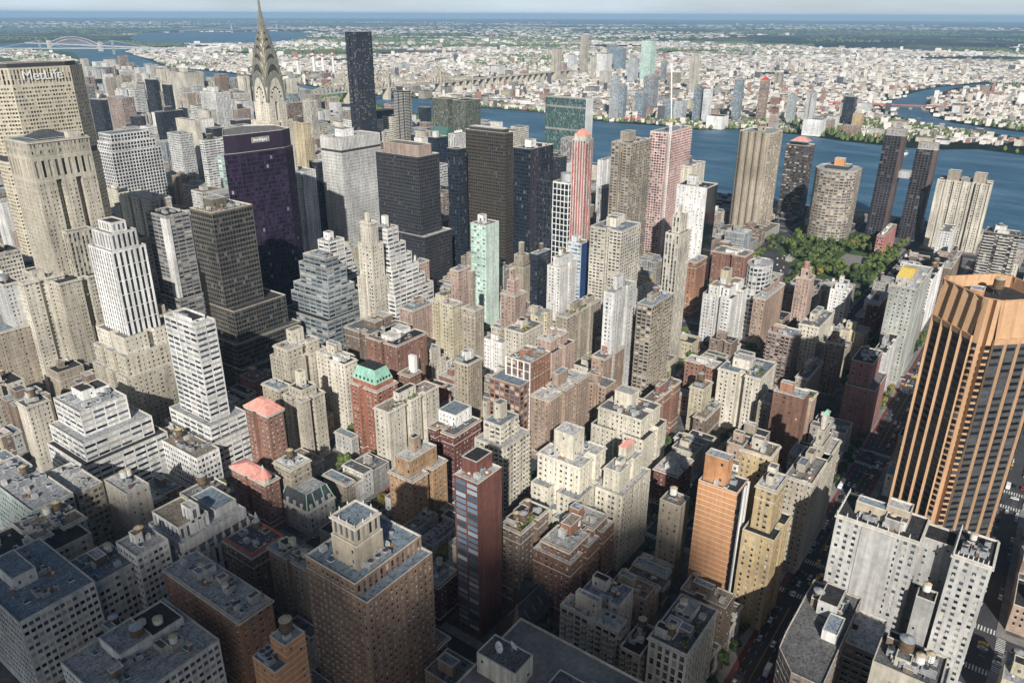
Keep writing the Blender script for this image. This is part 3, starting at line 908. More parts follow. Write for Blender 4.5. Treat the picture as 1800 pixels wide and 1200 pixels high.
# ------------------------------------------------------------------ plants (meshes first; used on roofs, streets and the park)
def leaf_mat(name, a, b):
    m, t, bs = new_mat(name)
    oi = N(t, "ShaderNodeObjectInfo")
    co = N(t, "ShaderNodeTexCoord")
    n = N(t, "ShaderNodeTexNoise", Scale=.5, Detail=3.0)
    t.links.new(co.outputs['Object'], n.inputs['Vector'])
    ad = N(t, "ShaderNodeMath", operation='ADD')
    t.links.new(n.outputs['Fac'], ad.inputs[0])
    sb = N(t, "ShaderNodeMath", operation='MULTIPLY_ADD')
    sb.inputs[1].default_value = .8
    sb.inputs[2].default_value = -.4
    t.links.new(oi.outputs['Random'], sb.inputs[0])
    t.links.new(sb.outputs[0], ad.inputs[1])
    r = ramp(t, [(.2, a), (.6, b), (.95, (b[0] * 1.2, b[1] * 1.1, b[2]))])
    t.links.new(ad.outputs[0], r.inputs['Fac'])
    t.links.new(r.outputs['Color'], bs.inputs['Base Color'])
    bs.inputs['Roughness'].default_value = .7
    bs.inputs['Specular IOR Level'].default_value = .2
    return m


M_LEAF = leaf_mat("tree_leaves", (.032, .058, .022), (.11, .15, .045))
M_LEAFY = leaf_mat("turning_leaves", (.16, .13, .03), (.26, .22, .05))
M_BARK = surf("bark", (.10, .075, .055), amt=.3, big=1.0, fine=4.0)


def tree_meshes(seed, h=13.0, r=5.0, nleaf=760):
    g = np.random.default_rng(seed)
    nc = 11
    ang = g.random(nc) * 2 * pi
    rad = r * .72 * np.sqrt(g.random(nc))
    cen = np.stack([rad * np.cos(ang), rad * np.sin(ang), h * (.45 + .42 * g.random(nc)) - rad * .15], 1)
    cr_ = r * (.28 + .22 * g.random(nc))
    k = g.integers(nc, size=nleaf)
    d = g.normal(size=(nleaf, 3))
    d /= np.linalg.norm(d, axis=1)[:, None]
    P = cen[k] + d * (cr_[k] * (.55 + .5 * g.random(nleaf)))[:, None]
    t1 = np.cross(d, g.normal(size=(nleaf, 3)))
    t1 /= np.linalg.norm(t1, axis=1)[:, None]
    t2 = np.cross(d, t1) + .5 * g.normal(size=(nleaf, 3))
    sz = (.45 + .5 * g.random(nleaf))[:, None] * (r / 5)
    mb = MB()
    mb.quads(np.stack([P - t1 * sz - t2 * sz * .7, P + t1 * sz - t2 * sz * .7, P + t1 * sz * .8 + t2 * sz * .7, P - t1 * sz * .8 + t2 * sz * .7], 1), 0)
    crown = mb.mesh("crown", [M_LEAF])
    tb = MB()
    tb.cyl(0, 0, 0, h * .45, .32, 0, 8, r2=.2)
    for c in cen[:6]:
        tb.bar((0, 0, h * .36), tuple(c), .16, 0)
    return crown, tb.mesh("trunk", [M_BARK])


TREES = [tree_meshes(s, h=11 + s % 3 * 2, r=4.4 + .5 * (s % 4)) for s in range(6)]
YCROWN = TREES[1][0].copy()
YCROWN.materials[0] = M_LEAFY


def tree(x, y, z, s, label, group, k=0, name="street_tree", cat="tree", yellow=False):
    t = thing(name, (x, y, z), label, cat, group)
    t.rotation_euler = (0, 0, random.random() * 6.28)
    t.scale = (s * random.uniform(.9, 1.15), s * random.uniform(.9, 1.15), s)
    link("crown", YCROWN if yellow else TREES[k % 6][0], t)
    link("trunk", TREES[k % 6][1], t)
    return t


# ------------------------------------------------------------------ buildings from a table
OCC = []          # footprints already taken
BOXES = []        # boxes that hide what lies behind them


def kind_of(st, H, label):
    for w, k in (("loft", "loft_building"), ("hotel", "hotel"), ("mansion", "mansion"), ("museum", "museum_building"), ("school", "school_building"), ("house", "town_house")):
        if " " + w in " " + label and w != "house":
            return k
    if "office" in label or st in ('C', 'M', 'R', 'O', 'O2', 'V3'):
        return "office_tower" if H > 70 else "office_building"
    return "apartment_tower" if H >= 72 else "apartment_building"


PINN = MB()
PINN.box(-.5, .5, -.5, .5, 0, 3.2, 0)
PINN.frustum(-.62, .62, -.62, .62, 3.2, -.05, .05, -.05, .05, 6.2, 0)
PINN = PINN.mesh("pinnacle", [wall('white')])


def shrub_bed(x0, x1, y0, y1, z, label, rng, n=9):
    for i in range(n):
        x, y = rng.uniform(x0, x1), rng.uniform(y0, y1)
        s = rng.uniform(.14, .26)
        o = link("roof_shrub", YCROWN if rng.random() < .25 else TREES[int(rng.integers(6))][0])
        o.location = (x, y, z - 13 * s * .35)
        o.scale = (s, s, s)
        o.rotation_euler = (0, 0, rng.random() * 6.28)
        tag(o, "leafy shrub planted on the roof of the " + label, "shrub", "shrubs on the roof of the " + label)


def short(label):
    w = label.split()
    cut = len(w)
    for i, x in enumerate(w):
        if i > 2 and x in ("with", "in", "on", "above", "below", "beside", "behind", "left", "right", "of", "between", "full", "crowned", "topped", "at", "growing", "facing", "wrapped", "far", "receding", "under", "among", "squeezed"):
            cut = i
            break
    return " ".join(w[:min(cut, 6)])


def hip_roof(root, x0, x1, y0, y1, z, h, mat, over=.5, name="hipped_roof", ridge=.25):
    mb = MB()
    dx, dy = (x1 - x0) * (.5 - ridge / 2), (y1 - y0) * (.5 - ridge / 2)
    mb.frustum(x0 - over, x1 + over, y0 - over, y1 + over, z, x0 + dx, x1 - dx, y0 + dy, y1 - dy, z + h, 0)
    mb.box(x0 - over, x1 + over, y0 - over, y1 + over, z - .35, z, 1, bottom=True)
    return mb.build(name, [mat, M_COPING], root)


def features(root, X, Z, feats, wcol, label, rng):
    x0, x1, y0, y1 = X
    w, d = x1 - x0, y1 - y0
    zd = Z - 1.0

    def R(a, b, c, e):
        return x0 + w * a, x0 + w * b, y0 + d * c, y0 + d * e
    has = False
    for ft in feats:
        if not ft:
            continue
        col = {'w': 'white', 'o': 'orbrick', 'c': 'cream', 'd': 'blackbrown', 'k': 'dark'}.get(ft[-1] if ft[:1] == 'b' and len(ft) == 3 else '', wcol)
        if ft[0] == 'b' and ft[1:2].isdigit():
            for i in range(int(ft[1])):
                a = .30 + .32 * i + rng.uniform(-.05, .05)
                s = rng.uniform(.22, .34)
                c = rng.uniform(.35, .5)
                q = R(a, min(a + s, .93), c, min(c + s * 1.3, .92))
                house(root, *q, zd, zd + rng.uniform(4.5, 7.5) + (3 if Z > 90 else 0), col, rng)
            has = True
        elif ft == 'w2':
            for i in range(2):
                a, c = .15 + .42 * i, rng.uniform(.25, .5)
                house(root, *R(a, a + .3, c, c + .35), zd, zd + 3.6, 'white', rng, rmat=ROOFS[3])
        elif ft[0] == 't' and ft[1:2].isdigit():
            for i in range(int(ft[1])):
                q = R(.55 + .2 * i, .6, .62, .7)
                put("water_tank", TANKS[int(rng.integers(3))], root, q[0], q[2], zd, 0, 1.15)
        elif ft == 'ac':
            for i in range(5):
                q = R(rng.uniform(.12, .88), 1, rng.uniform(.15, .85), 1)
                put("cooling_unit", COOLERS[i % 3], root, q[0], q[2], zd, rng.choice([0, pi / 2]))
        elif ft == 'dishes':
            for i in range(4):
                put("satellite_dish", DISH, root, *R(.2 + .2 * i, 1, .35, 1)[::2], zd, 0, 1.4)
        elif ft == 'gard':
            shrub_bed(*R(.08, .6, .06, .35), zd, short(label), rng, 12)
        elif ft == 'well':
            mb = MB()
            q = R(.2, .8, .2, .8)
            mb.box(*q, zd, zd + 1.6, 0, top=1)
            mb.box(q[0] - .3, q[0], q[2], q[3], zd, zd + 3.2, 0)
            mb.box(q[1], q[1] + .3, q[2], q[3], zd, zd + 3.2, 0)
            mb.build("screen_wall", [wall(wcol), ROOFS[2]], root)
        elif ft.startswith('cube'):
            c = {'c': 'cream2', 'b': 'cream2', 'o': 'orange', 'r': 'dred'}.get(ft[4:5], wcol)
            hgt = {'b': 15, 'o': 15, 'r': 8, 'c': 11}.get(ft[4:5], 9)
            q = {'o': R(.18, .62, .35, .95), 'b': R(.2, .62, .3, .75), 'r': R(.3, .95, .35, .98)}.get(ft[4:5], R(.35, .72, .4, .8))
            house(root, *q, zd, zd + hgt, c, rng, keep=.25)
        elif ft == 'chim':
            house(root, *R(.42, .66, .45, .8), zd, zd + 10, 'pinktan', rng, keep=.15)
        elif ft == 'chim2':
            house(root, *R(.62, .76, .55, .9), zd, zd + 8, 'orbrick', rng, keep=.15)
        elif ft == 'mans':
            house(root, *R(.08, .92, .1, .95), zd, zd + 4, 'redor', rng, st='P')
            q = R(.08, .92, .1, .95)
            mb = MB()
            k = w * .14
            mb.frustum(*q, zd + 4, q[0] + k, q[1] - k, q[2] + k, q[3] - k, zd + 13, 0, top=1)
            for i in range(5):
                xx = q[0] + (q[1] - q[0]) * (.16 + .17 * i)
                yy = q[2] + (q[3] - q[2]) * (.16 + .17 * i)
                mb.box(xx - .7, xx + .7, q[2] + .2, q[2] + 1.6, zd + 4.6, zd + 6.6, 2)
                mb.box(q[0] + .2, q[0] + 1.6, yy - .7, yy + .7, zd + 4.6, zd + 6.6, 2)
            mb.build("mansard_roof", [M_COPPER, ROOFS[2], M_SLATE], root)
        elif ft == 'hip':
            q = R(.25, .75, .25, .8)
            house(root, *q, zd, zd + 9, 'cream', rng, keep=.3)
            hip_roof(root, *q, zd + 9, 2.2, M_COPPER, .3)
        elif ft == 'pinkroof':
            q = R(.5, .9, .4, .85)
            house(root, *q, zd, zd + 8, 'cream2', rng, keep=.5)
            hip_roof(root, *q, zd + 8, 2.6, M_SALMON, .3)
            house(root, *R(.2, .45, .3, .6), zd, zd + 4, 'cream2', rng)
        elif ft == 'pinkhip':
            hip_roof(root, *X, Z, 6.5, M_SALMON, 1.0)
        elif ft == 'pinkturret':
            hip_roof(root, x0, x1, y0 + d * .15, y1, Z, 4.5, M_SALMON, .8)
            mb = MB()
            mb.cyl(x0 + 2.5, y0 + 3.5, Z - 1, Z + 2.5, 4.2, 1, 12)
            mb.cyl(x0 + 2.5, y0 + 3.5, Z + 2.5, Z + 8, 4.8, 0, 12, r2=.8)
            mb.cyl(x0 + 2.5, y0 + 3.5, Z + 8, Z + 10.5, .9, 2, 10, r2=.1)
            mb.build("turret", [M_SALMON, wall('cream'), M_COPPER], root)
        elif ft == 'redtop':
            q = R(.1, .9, .1, .9)
            house(root, *q, zd, zd + 5, 'cream', rng)
            hip_roof(root, *q, zd + 5, 6, M_SALMON, .3)
        elif ft == 'redc':
            tier(root, rect(*R(.35, .75, .35, .8)), zd, zd + 7, 'X', 'redpink', rng, name="penthouse", up=.4)
        elif ft == 'drum':
            mb = MB()
            q = R(.5, .5, .5, .5)
            mb.cyl(q[0], q[2], zd, zd + 9, min(w, d) * .36, 0, 24, cap=1)
            mb.build("penthouse", [M_METAL, ROOFS[0]], root)
        elif ft == 'dome':
            mb = MB()
            q = R(.5, .5, .5, .5)
            for i in range(4):
                a, b = i * pi / 8, (i + 1) * pi / 8
                rr = min(w, d) * .42
                mb.cyl(q[0], q[2], zd + rr * sin(a) * .9, zd + rr * sin(b) * .9, rr * cos(a), 0, 20, r2=max(rr * cos(b), .1))
            mb.build("dome", [M_METAL], root)
        elif ft == 'crown':
            tier(root, rect(*R(.12, .88, .08, .92)), zd, zd + 4.5, 'X', 'dark', rng, name="penthouse", rmat=ROOFS[0])
        elif ft == 'brownpent':
            tier(root, rect(*R(.22, .84, .1, .9)), zd, zd + 11, 'X', 'pinkgrey', rng, name="penthouse", rmat=ROOFS[4])
        elif ft == 'wslab':
            mb = MB()
            mb.box(*R(.55, .8, .1, .6), zd, zd + 13, 0)
            mb.build("chimney", [M_WHITE], root)
        elif ft == 'gable':
            q = R(.35, .95, .3, .95)
            house(root, *q, zd, zd + 9, 'white', rng, st='P', keep=.8, rmat=ROOFS[5])
        elif ft == 'ypav':
            q = R(.1, .6, .35, .9)
            house(root, *q, zd, zd + 6, 'cream', rng)
            mb = MB()
            mb.frustum(*q, zd + 6, (q[0] + q[1]) / 2 - .3, (q[0] + q[1]) / 2 + .3, q[2], q[3], zd + 9.5, 0)
            mb.build("pavilion_roof", [surf("yellow_paint", (.75, .55, .14))], root)
        elif ft == 'tank_tower':
            q = R(.35, .65, .4, .75)
            house(root, *q, zd, zd + 13, 'yellow', rng, keep=.1)
        elif ft == 'bluer' or ft == 'snow':
            mb = MB()
            q = R(.08, .92, .45, .95) if ft == 'bluer' else R(.1, .9, .5, .9)
            mb.box(*q, zd, zd + .12, 0)
            mb.build("roof_membrane", [surf("blue_membrane", (.20, .38, .55), amt=.35, big=.1, streak=0)], root)
        elif ft == 'red':
            mb = MB()
            for q in (R(0, 1, 0, .06), R(0, .06, .06, 1), R(.94, 1, .06, 1)):
                mb.box(*q, Z + .02, Z + .9, 0)
            mb.build("parapet_balustrade", [surf("red_terracotta", (.45, .14, .10))], root)
        elif ft == 'dark':
            mb = MB()
            mb.box(*R(.06, .94, .06, .94), zd, zd + .1, 0)
            mb.build("roof_membrane", [ROOFS[2]], root)
        elif ft == 'goth':
            for (a, b, c, e, zz) in ((.05, .95, .2, .95, 6), (.1, .5, .3, .9, 13), (.62, .92, .35, .9, 10), (.28, .4, .3, .5, 20)):
                tier(root, rect(*R(a, b, c, e)), zd, zd + zz, 'VS', 'white', rng, name="setback", base=.6, up=.8)
            for i in range(9):
                put("pinnacle", PINN, root, x0 + w * (.04 + .115 * i), y0 + .3, Z - 2, 0, 1.2)
            for i in range(6):
                put("pinnacle", PINN, root, x0 + .4, y0 + d * (.1 + .16 * i), Z - 2, 0, 1.0)
        elif ft == 'fmans':
            mb = MB()
            mb.frustum(x0 + .3, x1 - .3, y0 + .3, y1 - .3, Z, x0 + 3, x1 - 3, y0 + 3, y1 - 3, Z + 9, 0, top=1)
            for (a, b) in ((x0, y0), (x0 + w * .33, y0), (x0 + w * .66, y0), (x1, y0), (x0, y1)):
                sx = .3 if a == x0 else (-.3 if a == x1 else 0)
                sy = .3 if b == y0 else -.3
                tx = 3 if a == x0 else (-3 if a == x1 else 0)
                mb.bar((a + sx, b + sy, Z), (a + tx, b + (3 if sy > 0 else -3), Z + 9), .6, 2)
            for i in range(4):
                xx = x0 + w * (.17 + .22 * i)
                mb.box(xx - .9, xx + .9, y0 + .1, y0 + 1.8, Z, Z + 3, 3)
            for i in range(3):
                yy = y0 + d * (.22 + .26 * i)
                mb.box(x0 + .1, x0 + 1.8, yy - .9, yy + .9, Z, Z + 3, 3)
            mb.build("mansard_roof", [M_SLATE, ROOFS[0], M_COPPER, wall('lgrey')], root)
            mb = MB()
            mb.box(x1 - 2.2, x1 - .6, y1 - 3, y1 - 1, Z, Z + 12, 0)
            mb.build("chimney", [wall('cream')], root)
        elif ft == 'bigtank':
            put("water_tank", TANKS[0], root, *R(.5, 1, .5, 1)[::2], zd, 0, 1.25)
        elif ft == 'crane':
            mb = MB()
            mx_, my_ = x0 + w * .1, y0 - 1.2
            for z in range(0, int(Z) + 14, 4):
                mb.bar((mx_ - 1, my_ - 1, z), (mx_ + 1, my_ - 1, z + 4), .25, 0)
                mb.bar((mx_ - 1, my_ + 1, z), (mx_ - 1, my_ - 1, z + 4), .25, 0)
            for sx in (-1, 1):
                for sy in (-1, 1):
                    mb.bar((mx_ + sx, my_ + sy, 0), (mx_ + sx, my_ + sy, Z + 14), .4, 0)
            for k in (-.8, .8):
                mb.bar((mx_ + k, my_, Z + 13), (mx_ + k + 10, my_ + 10, Z + 75), .5, 0)
            mb.box(mx_ - 2, mx_ + 2, my_ - 2, my_ + 2, Z + 12, Z + 15, 1)
            cr_o = mb.build("tower_crane", [M_WHITE, surf("crane_yellow", (.6, .45, .1))])
            tag(cr_o, "white tower crane climbing the face of the pink unfinished tower", "crane")
        elif ft == 'crowntower':
            q = R(.18, .56, .18, .68)
            tier(root, rect(*q), zd, zd + 12, 'N', 'tan2', rng, name="turret", base=1, keep=.2)
            e = (q[0] + .6, q[1] - .6, q[2] + .6, q[3] - .6)
            tier(root, rect(*e), zd + 12, zd + 21, 'V', 'tan2', rng, name="turret_crown", base=.8, rmat=ROOFS[5], cornice=True)
            for i in range(4):
                for (px, py) in ((e[0] + (e[1] - e[0]) * i / 3, e[2]), (e[0] + (e[1] - e[0]) * i / 3, e[3]), (e[0], e[2] + (e[3] - e[2]) * i / 3), (e[1], e[2] + (e[3] - e[2]) * i / 3)):
                    put("finial", PINN, root, px, py, zd + 20.4, 0, .36)
            for i in range(3):
                put("cooling_unit", COOLERS[0], root, x0 + w * .3 + i * 4.2, y0 + 3.0, zd, 0, 1.2)
    # small fittings everywhere, more on the nearer roofs
    near = (Vector(((x0 + x1) / 2, (y0 + y1) / 2, Z)) - CAM).length
    k = int(min(22, w * d / (26 if near < 450 else 48 if near < 700 else 110))) if near < 1000 else 1
    for i in range(max(k, 1)):
        n_, me = FITS[int(rng.choice(8, p=[.2, .15, .14, .14, .14, .1, .06, .07]))]
        mx_, my_ = min(2.8, w * .25), min(2.8, d * .25)
        put(n_, me, root, rng.uniform(x0 + mx_, x1 - mx_), rng.uniform(y0 + my_, y1 - my_), zd, rng.choice([0, pi / 2]), min(1.0, min(w, d) / 9))
    if label and near < 420 and w * d > 250 and 'tower' not in label:
        for i in range(5):
            a, c = rng.uniform(.06, .72), rng.uniform(.06, .72)
            ww_, dd_ = rng.uniform(3, 6), rng.uniform(3, 7)
            q = (x0 + w * a, min(x0 + w * a + ww_, x1 - .6), y0 + d * c, min(y0 + d * c + dd_, y1 - .6))
            if q[1] - q[0] > 2 and q[3] - q[2] > 2:
                house(root, *q, zd, zd + rng.uniform(2.4, 5.2), ['cream', 'grey', 'brown', 'lgrey', wcol][int(rng.integers(5))], rng, name="bulkhead", keep=.3)
        for i in range(3):
            yy = y0 + d * rng.uniform(.15, .85)
            mb = MB()
            mb.bar((x0 + w * .12, yy, zd + .5), (x0 + w * rng.uniform(.5, .88), yy, zd + .5), .4, 0)
            mb.build("roof_pipe", [M_METAL], root)
        for i in range(2):
            put("water_tank", TANKS[int(rng.integers(3))], root, x0 + w * rng.uniform(.15, .85), y0 + d * rng.uniform(.2, .85), zd, 0, rng.uniform(.8, 1.05))
    if label and near < 800 and w * d > 160:
        for i in range(2 if w * d > 400 else 1):
            put("cooling_unit", COOLERS[int(rng.integers(3))], root, rng.uniform(x0 + w * .2, x1 - w * .2), rng.uniform(y0 + d * .2, y1 - d * .2), zd, rng.choice([0, pi / 2]))
        if rng.random() < .45 and 't' not in ''.join(f[:1] for f in feats):
            put("water_tank", TANKS[int(rng.integers(3))], root, x0 + w * rng.uniform(.6, .8), y0 + d * rng.uniform(.6, .8), zd, 0, rng.uniform(.85, 1.1))


def building(row, seed):
    name_, box, H, st, wcol, tiers, feats, label = row
    rng = np.random.default_rng(seed)
    x0, x1, y0, y1 = box
    knd = kind_of(st, H, label)
    root = thing(knd, ((x0 + x1) / 2, (y0 + y1) / 2, 0), label, knd.replace('_', ' '))
    OCC.append((x0, x1, y0, y1))
    ups = []
    dn = []
    for t in tiers:
        z, a, b, c, e = t
        q = (x0 + a, x1 - b, y0 + c, y1 - e)
        (ups if z > H else dn).append((z, q))
    gl = {'dark': M_GLASSD, 'bronze': M_GLASSD, 'navy': M_GLASSD, 'purple': M_GLASSD, 'mint': M_GLASSM, 'bluep': M_GLASSB}.get(wcol, M_GLASS)
    corn = st in ('P', 'V2') and wcol not in ('white',)
    SS = {'S3': ('N', 'N'), 'BT': ('P3', 'V'), 'G': ('R2', 'X'), 'G2': ('R2', 'R2'), 'S': ('X', 'C'), 'S2': ('L', 'X'), 'F2': ('F2', 'P')}
    s_w, s_s = SS.get(st, (st, st))
    wm = None
    if st in ('S', 'S3'):
        wm = STRIPED
    if st == 'F':
        wm = M_WHITE
        gl = M_GLASSD
    if st in ('R3', 'V3'):
        gl = M_GLASSD
    if st == 'S2':
        gl = M_GLASSB
    if st == 'K':
        n = 18
        cx, cy, rx, ry = (x0 + x1) / 2, (y0 + y1) / 2, (x1 - x0) / 2, (y1 - y0) / 2 + 6
        poly = [(cx + rx * cos(2 * pi * i / n), cy + ry * sin(2 * pi * i / n)) for i in range(n)]
        tier(root, poly, 0, H, 'T', wcol, rng)
    elif st == 'M':
        tier(root, rect(x0, x1, y0, y1), 0, H - 17, 'M', wcol, rng, up=.2)
        tier(root, rect(x0 + .3, x1 - .3, y0 + .3, y1 - .3), H - 17, H - 14, 'V3', 'dark', rng, name="plant_floor", base=.2, up=.2)
        mb = MB()
        tier(root, rect(x0, x1, y0, y1), H - 14, H, 'X', wcol, rng, name="crown_wall", rmat=ROOFS[3])
        for i in range(int((x1 - x0) / 2.2)):
            xx = x0 + 1.1 + 2.2 * i
            mb.box(xx - .3, xx + .3, y0 - .9, y0, H - 14, H, 0)
        for i in range(int((y1 - y0) / 2.2)):
            yy = y0 + 1.1 + 2.2 * i
            mb.box(x0 - .9, x0, yy - .3, yy + .3, H - 14, H, 0)
        mb.build("crown_fin", [wall(wcol)], root)
    else:
        tier(root, rect(x0, x1, y0, y1), 0, H, s_w, wcol, rng, gl=gl, cornice=corn, stS=s_s, wallm=wm)
        if st == 'F2':
            mb = MB()
            for i in range(5):
                yy = y0 + (y1 - y0) * i / 4
                mb.box(x0 - .7, x0, yy - .45, yy + .45, 0, H, 0)
            for j in range(int(H / 6.6)):
                mb.box(x0 - .55, x0, y0 + .5, y1 - .5, 8 + j * 6.6, 8.5 + j * 6.6, 0)
            mb.build("frame_grid", [M_WHITE], root)
        if label.startswith("white blank sided"):
            mb = MB()
            mb.box(x0 + 1, x1 - 1, y0 - .5, y0 - .01, 6, H - 1, 0)
            mb.build("glass_wall", [M_GLASSD], root)
        if st == 'S':
            mb = MB()
            mb.box(x0 + 1.6, x1 - .8, y0 - .5, y0 - .01, 3, H - 1.5, 0)
            mb.build("glass_wall", [M_GLASSD], root)
            mb = MB()
            mb.box(x0 + (x1 - x0) * .55, x0 + (x1 - x0) * .70, y0 - 1.1, y0 - .51, 0, H - 1, 0)
            mb.box(x1 - 1.6, x1 - .2, y0 - 1.1, y0 - .01, 0, H - 1, 0)
            mb.build("white_pier", [M_WHITE], root)
        if label.startswith("pale grey office tower with one"):
            mb = MB()
            mb.box(x0 - .6, x0 - .01, y0 - .6, y0 + 9, 0, H - 3, 0)
            mb.box(x0 - .01, x0 + 3, y0 - .6, y0 - .01, 0, H - 3, 0)
            mb.build("corner_strip", [wall('white')], root)
        if label.startswith("white gridded block"):
            mb = MB()
            mb.box(x0 + .5, x1 - .5, y0 - .3, y0 - .01, 25, H - 1, 0)
            mb.build("blue_panel", [surf("blue_paint", (.03, .08, .22))], root)
        if st == 'V' and wcol == 'redwhite':
            mb = MB()
            for i in range(5):
                yy = y0 + (y1 - y0) * (i + .5) / 5
                mb.box(x0 - .5, x0, yy - .6, yy + .6, 4, H - 4, 0)
            for i in range(3):
                xx = x0 + (x1 - x0) * (i + .5) / 3
                mb.box(xx - .6, xx + .6, y0 - .5, y0, 4, H - 4, 0)
            mb.build("red_pier", [surf("red_pier", (.42, .13, .11))], root)
    BOXES.append((x0, x1, y0, y1, H))
    prev = None
    for z, q in sorted(dn, key=lambda t: -t[0]):
        tier(root, rect(*q), 0, z, s_w, wcol, rng, name="podium_wall", gl=gl, wallm=wm)
        BOXES.append((*q, z))
        OCC.append(q)
    top, tq = H, (x0, x1, y0, y1)
    for z, q in sorted(ups):
        if q[1] - q[0] < 4:
            m_ = (q[0] + q[1]) / 2
            q = (m_ - 2, m_ + 2, q[2], q[3])
        if q[3] - q[2] < 4:
            m_ = (q[2] + q[3]) / 2
            q = (q[0], q[1], m_ - 2, m_ + 2)
        tier(root, rect(*q), top - 1.0, z, s_w, wcol, rng, name="setback", gl=gl, base=1.2)
        top, tq = z, q
    features(root, tq, top, feats, wcol, label, rng)
    return root


def striped_mat():
    m = surf("orange_brick_lined", PAL['orange'], amt=.18, streak=.15).copy()
    m.name = "orange_brick_with_white_lines"
    t = m.node_tree
    b = t.nodes["Principled BSDF"]
    src = b.inputs['Base Color'].links[0].from_socket
    co = N(t, "ShaderNodeTexCoord")
    sx = N(t, "ShaderNodeSeparateXYZ")
    t.links.new(co.outputs['Object'], sx.inputs[0])
    md = N(t, "ShaderNodeMath", operation='MODULO')
    md.inputs[1].default_value = 3.05
    t.links.new(sx.outputs['Z'], md.inputs[0])
    lt = N(t, "ShaderNodeMath", operation='LESS_THAN')
    lt.inputs[1].default_value = .30
    t.links.new(md.outputs[0], lt.inputs[0])
    mx_ = N(t, "ShaderNodeMix", data_type='RGBA')
    mx_.inputs[7].default_value = (.62, .55, .45, 1)
    t.links.new(lt.outputs[0], mx_.inputs[0])
    t.links.new(src, mx_.inputs[6])
    t.links.new(mx_.outputs[2], b.inputs['Base Color'])
    return m


STRIPED = striped_mat()

ROWS = []
for line in TABLE.strip().splitlines():
    f = line.split('|')
    tiers = [tuple(float(v) for v in t.split(',')) for t in f[5].split(';') if t]
    ROWS.append((f[0], tuple(float(v) for v in f[1].split(',')), float(f[2]), f[3], f[4], tiers, f[6].split(','), f[7]))
for i, row in enumerate(ROWS):
    building(row, 100 + i)

# ------------------------------------------------------------------ landmark buildings, each with its own outline
def root_at(name, x, y, label, cat):
    return thing(name, (x, y, 0), label, cat)


def text_part(name, s, root, x, y, z, rotz, size, mat, depth=.4):
    cu = bpy.data.curves.new(name, 'FONT')
    cu.body = s
    cu.size = size
    cu.extrude = depth
    cu.align_x = 'CENTER'
    cu.materials.append(mat)
    tmp = bpy.data.objects.new(name, cu)
    COL.objects.link(tmp)
    me = bpy.data.meshes.new_from_object(tmp.evaluated_get(bpy.context.evaluated_depsgraph_get()))
    bpy.data.objects.remove(tmp)
    o = bpy.data.objects.new(name, me)
    COL.objects.link(o)
    o.rotation_euler = (pi / 2, 0, rotz)
    if root is not None:
        o.parent = root
        o.location = (x - root.location.x, y - root.location.y, z)
    else:
        o.location = (x, y, z)
    return o


G = np.random.default_rng(5)


def sign_tower():
    cx, cy = 315, 806
    r = root_at("office_tower", cx, cy, "huge beige concrete slab tower with white name sign near its roof", "office tower")
    a, b = 47, 20
    poly = [(cx - a, cy - b * .45), (cx - a * .62, cy - b), (cx + a * .62, cy - b), (cx + a, cy - b * .45), (cx + a, cy + b * .45), (cx + a * .62, cy + b), (cx - a * .62, cy + b), (cx - a, cy + b * .45)]
    M = surf("precast_concrete", (.56, .50, .38), amt=.12)
    tier(r, poly, 0, 150, 'O', 'tan', G, wallm=M, up=.1)
    tier(r, ring(poly, .8), 150, 156, 'V3', 'dark', G, name="plant_floor", base=.2, up=.1)
    tier(r, poly, 156, 222, 'O', 'tan', G, name="upper_wall", wallm=M, base=.5, up=.1)
    tier(r, poly, 222, 238, 'V', 'tan', G, name="crown_wall", wallm=M, base=.5)
    tier(r, ring(poly, 5), 237, 242, 'X', 'dark', G, name="roof_house", rmat=ROOFS[2])
    text_part("name_sign", "MetLife", r, cx + 1, cy - b - .7, 226, 0, 13, M_WHITE)
    BOXES.append((cx - a, cx + a, cy - b, cy + b, 240))
    OCC.append((cx - a, cx + a, cy - b, cy + b))


def gothic_tower():
    x0, x1, y0, y1 = 200, 246, 572, 612
    r = root_at("office_tower", 222, 592, "tan gothic skyscraper with tall arched crown windows and dark hipped roof", "office tower")
    tier(r, rect(x0, x1, y0, y1), 0, 168, 'P', 'tanc', G, up=.3)
    tier(r, rect(x0 - .01, x1, y0 + .01, y1), 167.7, 186, 'A', 'tanc', G, name="arcade_wall", base=1.2, up=.3)
    tier(r, rect(x0, x1, y0, y1), 186, 198, 'P', 'tanc', G, name="crown_wall", base=1, cornice=True)
    hip_roof(r, x0 + 11, x1 - 9, y0 + 10, y1 - 8, 198, 5, M_SLATE, .3)
    house(r, x1 - 14, x1 - 4, y0 + 3, y0 + 9, 197, 201, 'cream', G)
    tier(r, rect(x0 + 10, x0 + 30, y0 - 8, y0 - .1), 0, 128, 'V', 'tanc', G, name="bay_wing")
    tier(r, rect(x0 - 8, x1 + 6, y0 - 16, y1 + 6), 0, 92, 'P', 'tanc', G, name="podium_wall", cornice=True)
    BOXES.append((x0, x1, y0, y1, 198))
    OCC.append((x0 - 8, x1 + 6, y0 - 16, y1 + 6))


